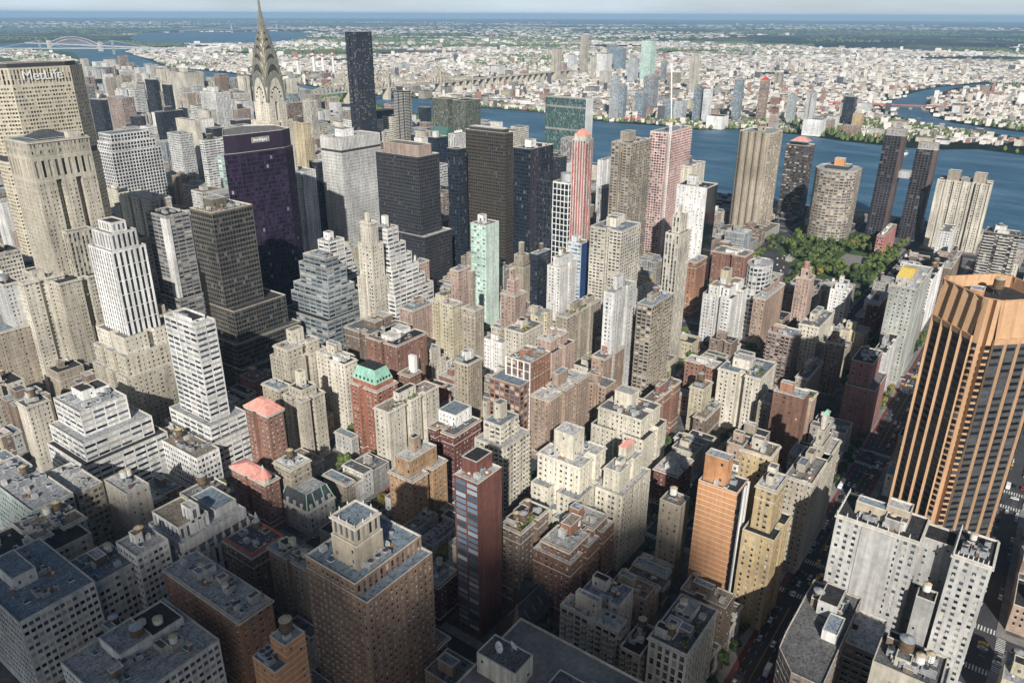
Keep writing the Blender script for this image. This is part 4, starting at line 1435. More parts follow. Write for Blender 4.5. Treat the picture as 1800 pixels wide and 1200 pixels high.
def striped_tower():
    x0, x1, y0, y1 = 178, 202, 432, 462
    r = root_at("office_tower", 190, 447, "white skyscraper with tall black vertical stripes above stepped lower floors", "office tower")
    tier(r, rect(x0, x1, y0, y1), 0, 143, 'V', 'white', G, gl=M_GLASSD, stS='VS')
    tier(r, rect(x0 + 3, x1 - 3, y0 + 3, y1 - 3), 142, 154, 'VS', 'white', G, name="setback", base=.8, gl=M_GLASSD)
    tier(r, rect(x0 + 7, x1 - 7, y0 + 7, y1 - 6), 153, 160, 'V', 'white', G, name="crown", base=.8, rmat=ROOFS[2])
    for i, (z, k) in enumerate(((84, 5), (72, 9), (58, 12))):
        tier(r, rect(x0 - k, x1 + k + 4, y0 - k * .8, y1 + 4 + i), 0, z, 'P', ('cream', 'tanc', 'tanc')[i], G, name="podium_wall")
    tier(r, rect(x1 + 8, x1 + 26, y0 - 12, y1 - 6), 0, 77, 'P', 'brown', G, name="side_wing")
    BOXES.append((x0 - 8, x1 + 8, y0 - 6, y1, 80))
    BOXES.append((x0, x1, y0, y1, 150))
    OCC.append((x0 - 12, x1 + 28, y0 - 12, y1 + 6))


def purple_tower():
    cx, cy = 392, 572
    r = root_at("office_tower", cx, cy, "purple black faceted glass tower with a grey name panel near its top", "office tower")
    poly = [(352, 553), (365, 549), (412, 543), (426, 549), (433, 582), (410, 602), (381, 595)]
    tier(r, poly, 0, 171, 'C', 'purple', G, gl=M_PURPLE, up=.3)
    tier(r, ring(poly, 1.2), 170.7, 187, 'X', 'purple', G, name="crown_wall", rmat=ROOFS[1])
    p, q = Vector(ring(poly, 1.2)[1]), Vector(ring(poly, 1.2)[2])
    d = (q - p).normalized()
    n = Vector((d.y, -d.x))
    c = (p + q) / 2 + n * .5
    ang = math.atan2(d.y, d.x)
    mb = MB()
    a, b = c - d * 9, c + d * 9
    mb.quad((a.x, a.y, 178), (b.x, b.y, 178), (b.x, b.y, 183), (a.x, a.y, 183), 0)
    for u, v in ((a, a - n * .5), (b - n * .5, b)):
        mb.quad((v.x, v.y, 178), (u.x, u.y, 178), (u.x, u.y, 183), (v.x, v.y, 183), 0)
    mb.quad((a.x, a.y, 183), (b.x, b.y, 183), (b.x - n.x * .5, b.y - n.y * .5, 183), (a.x - n.x * .5, a.y - n.y * .5, 183), 0)
    mb.build("name_panel", [wall('grey')], r)
    # the lettering is too blurred in the photograph to read: strokes of its size
    mb = MB()
    for i, (h0, h1) in enumerate(((.0, 1.0), (.0, .7), (.0, .7), (.0, 1.0), (.0, .9), (-.25, .7), (.0, .7), (.0, .7))):
        u = c + d * (-6.6 + i * 1.75) + n * .25
        w_ = d * .55
        mb.quad(*[(u + w_ * k).to_tuple() + (179.5 + h * 2.4,) for k, h in ((-1, h0), (1, h0), (1, h1), (-1, h1))], 0)
    mb.build("lettering", [M_WHITE], r)
    BOXES.append((362, 424, 552, 590, 170))
    OCC.append((cx - 38, cx + 36, cy - 34, cy + 36))


def spire_tower():
    cx, cy = 512, 690
    r = root_at("skyscraper", cx, cy, "art deco skyscraper with tiered steel crown and needle spire", "skyscraper")
    tier(r, rect(cx - 12.4, cx + 12.4, cy - 12.4, cy + 12.4), 0, 212, 'P', 'cream', G, up=.3)
    tier(r, rect(cx - 17, cx + 17, cy - 16, cy + 16), 0, 176, 'P', 'cream2', G, name="podium_wall")
    tier(r, rect(cx - 31, cx + 31, cy - 30, cy + 30), 0, 118, 'P', 'white', G, name="podium_wall")
    STEEL = surf("crown_steel", (.46, .44, .37), rough=.34, amt=.25, metal=.6, big=.3)
    tri = MB()
    cm = MB()
    half = [12.3, 11.4, 10.0, 8.2, 6.3, 4.5]
    zb = [196, 212, 225, 237, 247, 255.5]
    zt = [229, 242, 252, 260, 267, 272]
    for k in range(6):
        w_, z0, z1 = half[k], zb[k], zt[k]
        prof = [(w_ * cos(pi * i / 12), z0 + (z1 - z0) * sin(pi * i / 12)) for i in range(13)]
        for s in range(4):
            R = Matrix.Rotation(s * pi / 2, 3, 'Z')
            o = Vector((cx, cy, 0))
            dep = w_
            f = [tuple(R @ Vector((x, -dep, z)) + o) for x, z in prof]
            cm.poly(f, 2 if k == 0 else 1)
            for (xa, za), (xb, zb_) in zip(prof, prof[1:]):
                q_ = lambda x, z, s_, d_: tuple(R @ Vector((x * s_, -dep - d_, z0 + (z - z0) * s_)) + o)
                cm.quad(q_(xa, za, 1.02, .5), q_(xb, zb_, 1.02, .5), q_(xb, zb_, .80, .5), q_(xa, za, .80, .5), 0)
                cm.quad(q_(xa, za, 1.02, 0), q_(xb, zb_, 1.02, 0), q_(xb, zb_, 1.02, .5), q_(xa, za, 1.02, .5), 0)
                cm.quad(q_(xb, zb_, .80, 0), q_(xa, za, .80, 0), q_(xa, za, .80, .5), q_(xb, zb_, .80, .5), 0)
            for (xa, za), (xb, zb_) in zip(prof, prof[1:]):
                cm.quad(*[tuple(R @ Vector(v) + o) for v in ((xb, -dep, zb_), (xa, -dep, za), (xa, 0, za), (xb, 0, zb_))], 0)
            m_ = max(3, 9 - k)
            for i in range(1, m_):
                a = pi * i / m_
                rr = .55 if k else .45
                bx, bz = w_ * rr * cos(a), z0 + (z1 - z0) * rr * sin(a)
                u = max(.55, w_ * .11)
                pts = [(bx - u * sin(a), bz + u * cos(a)), (bx + u * sin(a), bz - u * cos(a)), (bx + u * 2.0 * cos(a), bz + u * 2.0 * sin(a))]
                tri.poly([tuple(R @ Vector((x, -dep - .12, z)) + o) for x, z in pts], 0)
    cm.frustum(cx - 4.4, cx + 4.4, cy - 4.4, cy + 4.4, 258, cx - 2.6, cx + 2.6, cy - 2.6, cy + 2.6, 279, 0)
    crown = cm.build("crown", [STEEL, surf("crown_shadow_steel", (.12, .115, .10), rough=.45, amt=.3, metal=.4), wall('cream')], r)
    w_o = link("crown_window", tri.mesh("crown_window", [M_GLASSD]), crown)
    mb = MB()
    mb.frustum(cx - 2.6, cx + 2.6, cy - 2.6, cy + 2.6, 279, cx - 1.1, cx + 1.1, cy - 1.1, cy + 1.1, 292, 0)
    mb.frustum(cx - 1.1, cx + 1.1, cy - 1.1, cy + 1.1, 292, cx - .25, cx + .25, cy - .25, cy + .25, 317, 0)
    mb.build("spire", [STEEL], r)
    BOXES.append((cx - 16, cx + 16, cy - 16, cy + 16, 240))
    OCC.append((cx - 31, cx + 31, cy - 30, cy + 30))


def simple_tower(name, label, x0, x1, y0, y1, H, st, w_, gl=None, stS=None, feats=(), wm=None, keep=None):
    r = root_at(name, (x0 + x1) / 2, (y0 + y1) / 2, label, name.replace('_', ' '))
    tier(r, rect(x0, x1, y0, y1), 0, H, st, w_, G, gl=gl, stS=stS, wallm=wm, keep=keep)
    features(r, (x0, x1, y0, y1), H, list(feats), w_, label, G)
    BOXES.append((x0, x1, y0, y1, H))
    OCC.append((x0, x1, y0, y1))
    return r


def pyramid_tower():
    r = simple_tower("apartment_tower", "dark stone tower ending in a steep slate pyramid", 1038, 1066, 1100, 1130, 138, 'P2', 'blackbrown')
    hip_roof(r, 1041, 1063, 1103, 1127, 138, 36, M_SLATE, .2, ridge=.08, name="pyramid_roof")


def slab_un():
    x0, x1, y0, y1 = 1168, 1192, 664, 751
    r = root_at("office_tower", 1180, 708, "thin green glass slab tower with blank white end wall by the river", "office tower")
    tier(r, rect(x0, x1, y0, y1), 0, 149, 'C', 'greenmull', G, stS='X', gl=M_GREENUN, rmat=ROOFS[3])
    mb = MB()
    mb.box(x0 - .4, x1 + .4, y0 - .7, y0 - .02, 0, 150.2, 0)
    mb.build("end_wall", [surf("pale_marble", (.74, .735, .72))], r)
    mb = MB()
    for z in (52, 92, 132):
        mb.box(x0 - .25, x0, y0 + 1, y1 - 1, z, z + 3.4, 0)
    mb.build("plant_band", [wall('grey')], r)
    BOXES.append((x0, x1, y0, y1, 149))
    OCC.append((x0, x1, y0, y1))


def twin_glass():
    r = root_at("office_tower", 1040, 838, "grey green glass hotel and office pair with sloping glass foot", "office tower")
    tier(r, rect(1010, 1052, 812, 842), 0, 150, 'C', 'greymull', G, gl=M_GREYGREEN)
    tier(r, rect(1000, 1030, 844, 880), 0, 152, 'C', 'greymull', G, gl=M_GREYGREEN, name="second_tower_wall")
    mb = MB()
    mb.frustum(985, 1030.2, 843.8, 880, 70, 999.8, 1030.2, 843.8, 880, 104, 0)
    mb.build("sloping_glass", [M_GLASSM], r)
    BOXES.append((1000, 1052, 812, 880, 150))
    OCC.append((1000, 1052, 812, 880))


def fluted_tower():
    cx, cy = 1008, 290
    r = root_at("apartment_tower", cx, cy, "tall tan fluted apartment tower of clustered half round bays", "apartment tower")
    pts = []
    def lobe(px, py, rr, a0, a1, n=7):
        for i in range(n):
            a = radians(a0 + (a1 - a0) * i / (n - 1))
            pts.append((px + rr * cos(a), py + rr * sin(a)))
    W2, D2 = 22, 19
    for i in range(4):
        lobe(cx - W2 + 5.5 + i * 11, cy - D2, 5.2, 190, 350)
    lobe(cx + W2, cy, 12, -60, 60)
    for i in range(4):
        lobe(cx + W2 - 5.5 - i * 11, cy + D2, 5.2, 10, 170)
    for i in range(4):
        lobe(cx - W2, cy + D2 - 4.7 - i * 9.4, 4.6, 100, 260)
    tier(r, pts, 0, 144, 'T2', 'tan2', G)
    tier(r, [(cx + 6 * cos(2 * pi * i / 12), cy + 6 * sin(2 * pi * i / 12)) for i in range(12)], 143, 155, 'T', 'tan2', G, name="penthouse", base=1)
    tier(r, rect(cx - 34, cx + 30, cy - 34, cy - 6), 0, 13, 'P', 'concrete', G, name="podium_wall")
    BOXES.append((cx - 20, cx + 20, cy - 17, cy + 17, 155))
    OCC.append((cx - 34, cx + 30, cy - 34, cy + 24))


def curved_tower():
    r = root_at("apartment_tower", 990, 170, "tan curved slab apartment block with dark window bands", "apartment tower")
    outer, inner = [], []
    for i in range(13):
        t = i / 12
        x = 1008 - 4 * t + 30 * (t - .5) ** 2
        y = 152 + 60 * t
        outer.append((x + 40 * (t - .5) ** 2 * 0, y))
    west = [(1018 - 26 * (1 - (2 * t - 1) ** 2) ** .5 * .7, 150 + 52 * t) for t in [i / 10 for i in range(11)]]
    east = [(1046 + 20 * (1 - (2 * t - 1) ** 2) ** .5 * .6, 150 + 52 * t) for t in [i / 10 for i in range(11)]]
    poly = east + west[::-1]
    poly = [(x + CURX, y + CURY) for x, y in poly]
    tier(r, poly, 0, 103, 'R2', 'tan', G)
    cxx, cyy = 1032 + CURX, 176 + CURY
    tier(r, rect(cxx - 12, cxx + 12, cyy - 14, cyy + 14), 102, 107, 'X', 'dark', G, name="plant_floor")
    tier(r, rect(cxx - 5, cxx + 5, cyy - 6, cyy + 6), 106, 115, 'X', 'orange', G, name="penthouse")
    r.location = (cxx, cyy, 0)
    for c in r.children:
        c.location = -r.location
    BOXES.append((cxx - 10, cxx + 12, cyy - 20, cyy + 20, 100))
    OCC.append((cxx - 20, cxx + 20, cyy - 26, cyy + 26))


CURX, CURY = -6, 10


def bent_tower(x, y, H, bend, label):
    r = root_at("apartment_tower", x, y, label, "apartment tower")
    w_, d_ = 17, 26
    mats = [surf("copper_panel", (.115, .085, .075), rough=.5), M_GLASSD, M_COPING]
    mb = MB()
    zm = H * .55
    secs = [(0, 0.0), (zm, bend), (H, -bend * .2 + bend * 1.5)]
    for (za, oa), (zb, ob) in zip(secs, secs[1:]):
        n = int((zb - za) / 3.4)
        for j in range(n):
            t0, t1 = j / n, (j + 1) / n
            z0, z1 = za + (zb - za) * t0, za + (zb - za) * t1
            o0, o1 = oa + (ob - oa) * t0, oa + (ob - oa) * t1
            A = lambda px, py, o, z: (x + px + o, y + py, z)
            a, b = (-w_ / 2, -d_ / 2), (-w_ / 2, d_ / 2)
            for k in range(6):
                ya, yb = d_ / 2 - d_ * k / 6, d_ / 2 - d_ * (k + 1) / 6
                mb.quads([[A(-w_ / 2, ya, o0, z0), A(-w_ / 2, yb, o0, z0), A(-w_ / 2, yb, o1, z1), A(-w_ / 2, ya, o1, z1)]], 0 if k == 5 else 1, G.random((1, 2)))
            for (p, q, m_) in (((-w_ / 2, -d_ / 2), (w_ / 2, -d_ / 2), 0), ((w_ / 2, -d_ / 2), (w_ / 2, d_ / 2), 1), ((w_ / 2, d_ / 2), (-w_ / 2, d_ / 2), 0)):
                mb.quad(A(*p, o0, z0), A(*q, o0, z0), A(*q, o1, z1), A(*p, o1, z1), m_)
            if j % 1 == 0:
                for k in range(1, 6):
                    ya = d_ / 2 - d_ * k / 6
                    mb.quad(A(-w_ / 2 - .15, ya + .3, o0, z0), A(-w_ / 2 - .15, ya - .3, o0, z0), A(-w_ / 2 - .15, ya - .3, o1, z1), A(-w_ / 2 - .15, ya + .3, o1, z1), 0)
                mb.quad(A(-w_ / 2 - .12, d_ / 2, o0, z0), A(-w_ / 2 - .12, -d_ / 2, o0, z0), A(-w_ / 2 - .12, -d_ / 2, o0, z0 + .5), A(-w_ / 2 - .12, d_ / 2, o0, z0 + .5), 0)
    o = secs[-1][1]
    mb.quad((x - w_ / 2 + o, y - d_ / 2, H), (x + w_ / 2 + o, y - d_ / 2, H), (x + w_ / 2 + o, y + d_ / 2, H), (x - w_ / 2 + o, y + d_ / 2, H), 2)
    mb.build("tower_wall", mats, r)
    house(r, x + o - 6, x + o + 6, y - 12, y + 12, H, H + 9, 'grey', G)
    BOXES.append((x - 6, x + 6, y - 15, y + 15, H))
    OCC.append((x - 12, x + 20, y - 20, y + 20))
    return o


def twin_crown_slab():
    x0, x1, y0, y1 = 1088, 1118, 14, 74
    r = root_at("apartment_tower", (x0 + x1) / 2, (y0 + y1) / 2, "pale ribbed apartment slab with two box penthouses by the river", "apartment tower")
    tier(r, rect(x0, x1, y0, y1), 0, 91, 'P', 'cream', G)
    mb = MB()
    for i in range(7):
        yy = y0 + (y1 - y0) * i / 6
        mb.box(x0 - 1.6, x0, yy - 1.3, yy + 1.3, 0, 91.5, 0)
    mb.build("rib", [wall('cream')], r)
    for c in (.24, .74):
        yy = y0 + (y1 - y0) * c
        tier(r, rect(x0 + 6, x0 + 20, yy - 7, yy + 7), 90, 102, 'X', 'tan', G, name="penthouse")
    house(r, x0 + 8, x0 + 16, (y0 + y1) / 2 - 5, (y0 + y1) / 2 + 5, 90, 95, 'grey', G)
    BOXES.append((x0, x1, y0, y1, 97))
    OCC.append((x0 - 3, x1, y0, y1))


def brown_diag_tower():
    cx, cy, H = 372, -51, 168.0
    r = root_at("office_tower", cx, cy, "large orange brown brick tower set diagonally with fluted crown and black windows", "office tower")
    s, ch = 20.5, 6.0
    M = surf("orange_brown_brick", (.52, .325, .19), amt=.14, streak=.12)
    MG = glass("black_glass", dark=(.008, .010, .014), mid=(.015, .02, .028), blind=(.06, .07, .085), pb=.12, pm=.4, rough=.1)
    rot = Matrix.Rotation(radians(45), 2)
    def T(x, y):
        v = rot @ Vector((x, y))
        return (cx + v.x, cy + v.y)
    base = [(-s + ch, -s), (s - ch, -s), (s, -s + ch), (s, s - ch), (s - ch, s), (-s + ch, s), (-s, s - ch), (-s, -s + ch)]
    poly = [T(*p) for p in base]
    Hw = 146.0
    mb = MB()
    n = len(poly)
    gm, pm_ = 1, 0
    for i in range(n):
        p, q = Vector(poly[i]), Vector(poly[(i + 1) % n])
        d = (q - p).normalized()
        L = (q - p).length
        nn = Vector((d.y, -d.x))
        P = lambda u, z, o=0.0: (p.x + d.x * u + nn.x * o, p.y + d.y * u + nn.y * o, z)
        if i % 2 == 0:
            k = 4
            bw = L / k
            for j in range(k):
                a, b = j * bw + .0, (j + 1) * bw
                pw = .72
                facade(mb, (p + d * (a + pw))[:], (p + d * (b - pw))[:], 16, Hw, 'R2', G, base=.3, top=.3, wm=2, gm=1)
                # pier: a triangular rib that runs the full height
            for j in range(k + 1):
                u = j * bw
                ua, ub = max(u - .72, 0), min(u + .72, L)
                mb.quad(P(ua, 16, 0), P(u, 16, 1.1), P(u, Hw, 1.1), P(ua, Hw, 0), 0)
                mb.quad(P(u, 16, 1.1), P(ub, 16, 0), P(ub, Hw, 0), P(u, Hw, 1.1), 0)
            # crown: sloping fins over every bay
            zc = H - 3
            for j in range(k):
                a, b = j * bw, (j + 1) * bw
                m_ = (a + b) / 2
                mb.quad(P(a, Hw, .9), P(m_, Hw, -.9), P(m_, zc, -2.6), P(a, zc, -1.2), 0)
                mb.quad(P(m_, Hw, -.9), P(b, Hw, .9), P(b, zc, -1.2), P(m_, zc, -2.6), 0)
                mb.quad(P(a, Hw - 3, .5), P(b, Hw - 3, .5), P(b, Hw, .9), P(a, Hw, .9), 0)
                mb.poly([P(a, Hw, .9), P(b, Hw, .9), P(m_, Hw, -.9)], 0)
        else:
            # chamfer: plain corner pier with a slot of bay windows each side
            c = L / 2
            mb.quad(P(0, 16, 0), P(L * .3, 16, 1.2), P(L * .3, H - 3, -.2), P(0, H - 3, -1.2), 0)
            mb.quad(P(L * .7, 16, 1.2), P(L, 16, 0), P(L, H - 3, -1.2), P(L * .7, H - 3, -.2), 0)
            mb.quad(P(L * .3, 16, 1.2), P(L * .5, 16, -1.5), P(L * .5, H - 3, -2.4), P(L * .3, H - 3, -.2), 0)
            mb.quad(P(L * .5, 16, -1.5), P(L * .7, 16, 1.2), P(L * .7, H - 3, -.2), P(L * .5, H - 3, -2.4), 0)
            nf = 36
            for j in range(nf):
                z = 18 + (Hw - 20) * j / nf
                for (u0, o0, u1, o1) in ((.03, .35, .27, 1.3), (.73, 1.3, .97, .35)):
                    mb.quads([[P(L * u0, z, o0), P(L * u1, z, o1), P(L * u1, z + 2.2, o1), P(L * u0, z + 2.2, o0)]], 1, G.random((1, 2)))
    mb.build("tower_wall", [M, MG, surf("dark_spandrel", (.085, .083, .082), rough=.5)], r)
    top = [T(x * .93, y * .93) for x, y in base]
    roof(top, H - 3, ROOFS[2], r, M, up=6.0, thick=.8)
    tier(r, [T(x * 1.16, y * 1.16) for x, y in base], 0, 16, 'V3', 'orange', G, name="podium_wall", wallm=M)
    for i in range(7):
        p_ = T(-s + 7.5 + i * 4.4, s - 5.2)
        put("cooling_unit", COOLERS[0], r, *p_, H - 9, radians(45), 1.5)
    p_ = T(5, -4)
    put("water_tank", TANKS[0], r, *p_, H - 9, 0, 1.3)
    p_ = T(4, 8)
    house(r, p_[0] - 4, p_[0] + 4, p_[1] - 3, p_[1] + 3, H - 9, H - 4.5, 'orange', G)
    BOXES.append((cx - 18, cx + 18, cy - 18, cy + 18, H))
    OCC.append((cx - 30, cx + 30, cy - 30, cy + 30))


def court_hotel():
    r = root_at("apartment_building", 283, -48, "white many winged apartment block with deep courts and roof balustrades", "apartment building")
    H = 74
    for (x0, x1, y0, y1, h, st, k) in ((270, 292, -51, -15.5, H, 'P4', 1.0), (270, 292, -79, -64, H, 'P4', 1.0), (280, 293, -64.1, -50.9, H - 3, 'N', .4), (262, 270.2, -62.5, -55, 52, 'N', .2)):
        tier(r, rect(x0, x1, y0, y1), 0, h, st, 'lgrey2', G, name="wing_wall", cornice=st == 'P4', keep=k, rmat=ROOFS[2])  # walls given a darker grey in place of shade over the block
        BOXES.append((x0, x1, y0, y1, h))
    mb = MB()
    mb.box(269.6, 269.99, -42, -27, 5, H - 2.2, 0)
    mb.build("wall_panel", [wall('lgrey2')], r)
    features(r, (272, 291, -48, -18), H, ['ac', 'b1'], 'tan2', 'white many winged apartment block', G)
    tier(r, rect(280, 288, -44, -34), H - 1, H + 7, 'N', 'tan2', G, name="penthouse", keep=.1)
    put("water_tank", TANKS[2], r, 267, -58, 51, 0, 1.0)
    features(r, (272, 291, -78, -65), H, ['ac'], 'white', 'white many winged apartment block', G)
    for (x0, x1, y0, y1) in ((270, 292, -51, -15.5), (270, 292, -79, -64)):
        for i in range(9):
            xx, yy = x0 + (x1 - x0) * i / 8, y0 + (y1 - y0) * i / 8
            put("finial", PINN, r, xx, y1 - .3, H - .1, 0, .4)
            put("finial", PINN, r, x0 + .3, yy, H - .1, 0, .4)
    OCC.append((262, 293, -79, -15))


def corner_notch_building():
    r = root_at("apartment_building", 215, -25, "pinkish brick corner building with a clipped front and mottled grey roof", "apartment building")
    poly = [(196, -16), (186, -24), (186, -36), (216, -36), (246, -36), (246, -15.4), (207, -15.4)]
    tier(r, poly, 0, 52, 'P2', 'pinkgrey', G, rmat=ROOFS[1], copm=wall('cream'))
    tier(r, rect(222, 246, -48, -36.1), 0, 46, 'P2', 'brown', G, name="rear_wing")
    house(r, 226, 240, -30, -22, 51, 58, 'lgrey', G, keep=.2)
    house(r, 212, 224, -34, -28, 51, 56, 'white', G, keep=.2)
    features(r, (226, 244, -34, -18), 52, ['ac'], 'lgrey', 'pinkish brick corner building', G)
    BOXES.append((196, 246, -36, -16, 52))
    OCC.append((186, 246, -48, -15))


def white_front_building():
    r = root_at("office_building", 200, -60, "cream white block with pipes and fans crowded on its roof at bottom right", "office building")
    tier(r, rect(188, 206, -72, -50), 0, 72, 'N', 'cream2', G, keep=.25, rmat=ROOFS[1])
    features(r, (189, 205, -71, -51), 72, ['ac', 'ac', 't1'], 'cream2', 'cream white block', G)
    mb = MB()
    for i in range(5):
        mb.bar((192 + i * .9, -70, 72.2), (192 + i * .9, -56, 72.2), .45, 0)
    mb.build("roof_duct", [M_METAL], r)
    tier(r, rect(206.2, 222, -74, -52), 0, 55, 'P', 'tealgrey', G, name="rear_wing")
    OCC.append((188, 222, -76, -50))


def church_building():
    r = root_at("church", 205, 112, "dark stone church with steep slate roof and a small brown spire", "church")
    st_ = surf("brownstone", (.16, .105, .085), amt=.25)
    mb = MB()
    x0, x1, y0, y1, h = 172, 206, 96, 110, 12
    mb.box(x0, x1, y0, y1, 0, h, 0)
    for xx in range(int(x0) + 3, int(x1) - 2, 5):
        mb.quad((xx, y0 - .12, 3), (xx + 1.8, y0 - .12, 3), (xx + 1.8, y0 - .12, 9), (xx, y0 - .12, 9), 1)
    mb.poly([(x0, y0, h), (x0, (y0 + y1) / 2, h + 9), (x0, y1, h)], 0)
    mb.poly([(x1, y0, h), (x1, y1, h), (x1, (y0 + y1) / 2, h + 9)], 0)
    mb.box(196, 206, 110, 117, 0, h, 0)
    mb.build("nave_wall", [st_, M_GLASSD], r)
    rb = MB()
    m_ = (y0 + y1) / 2
    rb.quad((x0 - .4, y0 - .6, h - .3), (x1 + .4, y0 - .6, h - .3), (x1 + .4, m_, h + 9.2), (x0 - .4, m_, h + 9.2), 0)
    rb.quad((x1 + .4, y1 + .6, h - .3), (x0 - .4, y1 + .6, h - .3), (x0 - .4, m_, h + 9.2), (x1 + .4, m_, h + 9.2), 0)
    rb.quad((x0 - .4, m_ - .2, h + 9.25), (x1 + .4, m_ - .2, h + 9.25), (x1 + .4, m_ + .2, h + 9.25), (x0 - .4, m_ + .2, h + 9.25), 1)
    for i in range(5):
        xx = x0 + 4 + i * 6
        rb.quad((xx, y0 + 1.5, h + 2.4), (xx + .5, y0 + 1.5, h + 2.4), (xx + .5, y0 + 4.5, h + 6.2), (xx, y0 + 4.5, h + 6.2), 1)
    for sx, xa, xb in ((1, 196, 201), (-1, 206, 201)):
        rb.quad((xa, 117.5, h), (xa, m_, h), (xb, m_, h + 7), (xb, 117.5, h + 7), 0)
    rb.build("roof", [M_SLATE, surf("lead_ridge", (.30, .31, .32))], r)
    sb = MB()
    sb.box(168, 173, 94.4, 99.4, 0, 17, 0)
    for i in range(8):
        a, b = 2 * pi * i / 8, 2 * pi * (i + 1) / 8
        sb.quad((170.5 + 2.6 * cos(a), 96.9 + 2.6 * sin(a), 17), (170.5 + 2.6 * cos(b), 96.9 + 2.6 * sin(b), 17), (170.5 + .1 * cos(b), 96.9 + .1 * sin(b), 33), (170.5 + .1 * cos(a), 96.9 + .1 * sin(a), 33), 0)
    sb.build("spire", [surf("spire_stone", (.30, .16, .12))], r)
    OCC.append((168, 206, 94, 118))


def church_tower():
    r = root_at("church", 318, 292, "small pale church tower with red tiled top and thin green spire", "church")
    tier(r, rect(314, 322, 288, 296), 0, 34, 'P', 'lgrey', G, name="bell_tower", rmat=ROOFS[2])
    hip_roof(r, 314, 322, 288, 296, 34, 7, surf("red_tile", (.24, .09, .07)), .6, ridge=.2)
    mb = MB()
    mb.cyl(318, 292, 41, 46, .9, 0, 8)
    mb.cyl(318, 292, 46, 58, 1.0, 0, 8, r2=.05)
    mb.build("spire", [M_COPPER], r)
    mb = MB()
    mb.box(322.1, 345, 286, 298, 0, 12, 0)
    mb.poly([(345, 286, 12), (345, 298, 12), (345, 292, 18)], 0)
    mb.build("nave_wall", [wall('lgrey')], r)
    rb = MB()
    rb.quad((322, 285.5, 11.8), (345.4, 285.5, 11.8), (345.4, 292, 18.2), (322, 292, 18.2), 0)
    rb.quad((345.4, 298.5, 11.8), (322, 298.5, 11.8), (322, 292, 18.2), (345.4, 292, 18.2), 0)
    rb.build("nave_roof", [surf("red_tile", (.24, .09, .07))], r)
    OCC.append((313, 345, 286, 298))


def limestone_block():
    # the broad grey roof with the dishes at the bottom of the picture
    r = root_at("office_building", 100, 45, "white stone block with a wide grey roof carrying satellite dishes", "office building")
    x0, x1, y0, y1, H = 58, 143, 15.3, 75, 57
    tier(r, rect(x0, x1, y0, y1), 0, H, 'P3', 'cream2', G, cornice=True, rmat=surf("roof_worn", (.20, .195, .18), amt=.45, big=.06, fine=.5, streak=0), copm=wall('cream'))
    house(r, 110.5, 122, 54.5, 72.5, H - 1, H + 9, 'cream2', G, keep=.06, rmat=ROOFS[1])
    house(r, 117, 128, 33, 46, H - 1, H + 2.2, 'grey', G, keep=.0, rmat=ROOFS[1])
    put("satellite_dish", DISH, r, 115, 66, H + 8.2, .3, 1.25)
    put("satellite_dish", DISH, r, 119, 62, H + 8.2, .9, 1.15)
    for (px, py, s) in ((108, 50, 1.3), (113, 35, 1.2), (121, 30, .8), (107, 38, 1.1), (104, 26, 1.2), (96, 42, 1.2)):
        put("satellite_dish", DISH, r, px, py, H - 1, .5, s)
    for i in range(4):
        put(FITS[i][0], FITS[i][1], r, 112 + i * 6, 60 - i * 9, H - 1)
    OCC.append((x0, x1, y0, y1))
    BOXES.append((x0, x1, y0, y1, H))


M_PURPLE = glass("purple_glass", dark=(.012, .010, .022), mid=(.03, .018, .045), blind=(.26, .24, .28), pb=.014, pm=.45, rough=.1)
M_GREENUN = glass("green_slab_glass", dark=(.03, .065, .065), mid=(.06, .11, .105), blind=(.14, .21, .19), pb=.2, pm=.45, rough=.15)
M_GREYGREEN = glass("grey_green_glass", dark=(.05, .06, .052), mid=(.09, .10, .085), blind=(.17, .18, .15), pb=.2, pm=.5, rough=.15)
for fn in (sign_tower, gothic_tower, striped_tower, purple_tower, spire_tower, pyramid_tower, slab_un, twin_glass, fluted_tower, curved_tower, twin_crown_slab,
           brown_diag_tower, court_hotel, corner_notch_building, white_front_building, church_building, church_tower, limestone_block):
    fn()
simple_tower("apartment_tower", "tallest dark bronze glass slab tower rising above the river bank", 1008, 1052, 1074, 1100, 257, 'P2', 'navy', gl=glass("bronze_glass", dark=(.02, .018, .02), mid=(.04, .036, .036), blind=(.32, .27, .18), pb=.16, pm=.4))
t_ = simple_tower("apartment_tower", "dark banded apartment tower with a red hipped top by the river", 1108, 1134, 250, 284, 114, 'R2', 'blackbrown', gl=M_GLASS)
hip_roof(t_, 1112, 1130, 254, 280, 119, 6, M_SALMON, .2)
o1 = bent_tower(1098, 139, 139, 9.0, "taller bent dark glass tower with copper side walls")
o2 = bent_tower(1118, 100, 122, 9.0, "shorter bent dark glass tower with copper side walls")
mb = MB()
mb.box(1104, 1121, 112.5, 127, 84, 93, 0, bottom=True)
sk = mb.build("skybridge", [surf("bridge_panel", (.42, .42, .43), rough=.5), M_GLASSD])
tag(sk, "pale three storey bridge joining the two bent dark towers", "skybridge")
simple_tower("apartment_tower", "striped balcony apartment tower with cluttered white roof at the right edge", 905, 930, -36, -4, 72, 'B2', 'blackbrown', feats=('b1w', 't1', 'w2'))

# ------------------------------------------------------------------ ground, river, streets
AVE = [(-311, 15.2), (0, 15.2), (155, 12.2), (311, 21.3), (466, 11.4), (622, 15.2), (838, 15.2), (1067, 15.2)]
STY = {31: -243, 32: -164, 33: -84.6, 34: 0, 35: 84.6, 36: 163.8, 37: 243, 38: 322, 39: 401, 40: 480, 41: 560, 42: 644}
for k in range(43, 80):
    STY[k] = 729 + (k - 43) * 79.2
SHW = lambda k: 15.2 if k in (34, 42, 57, 72) else 9.15


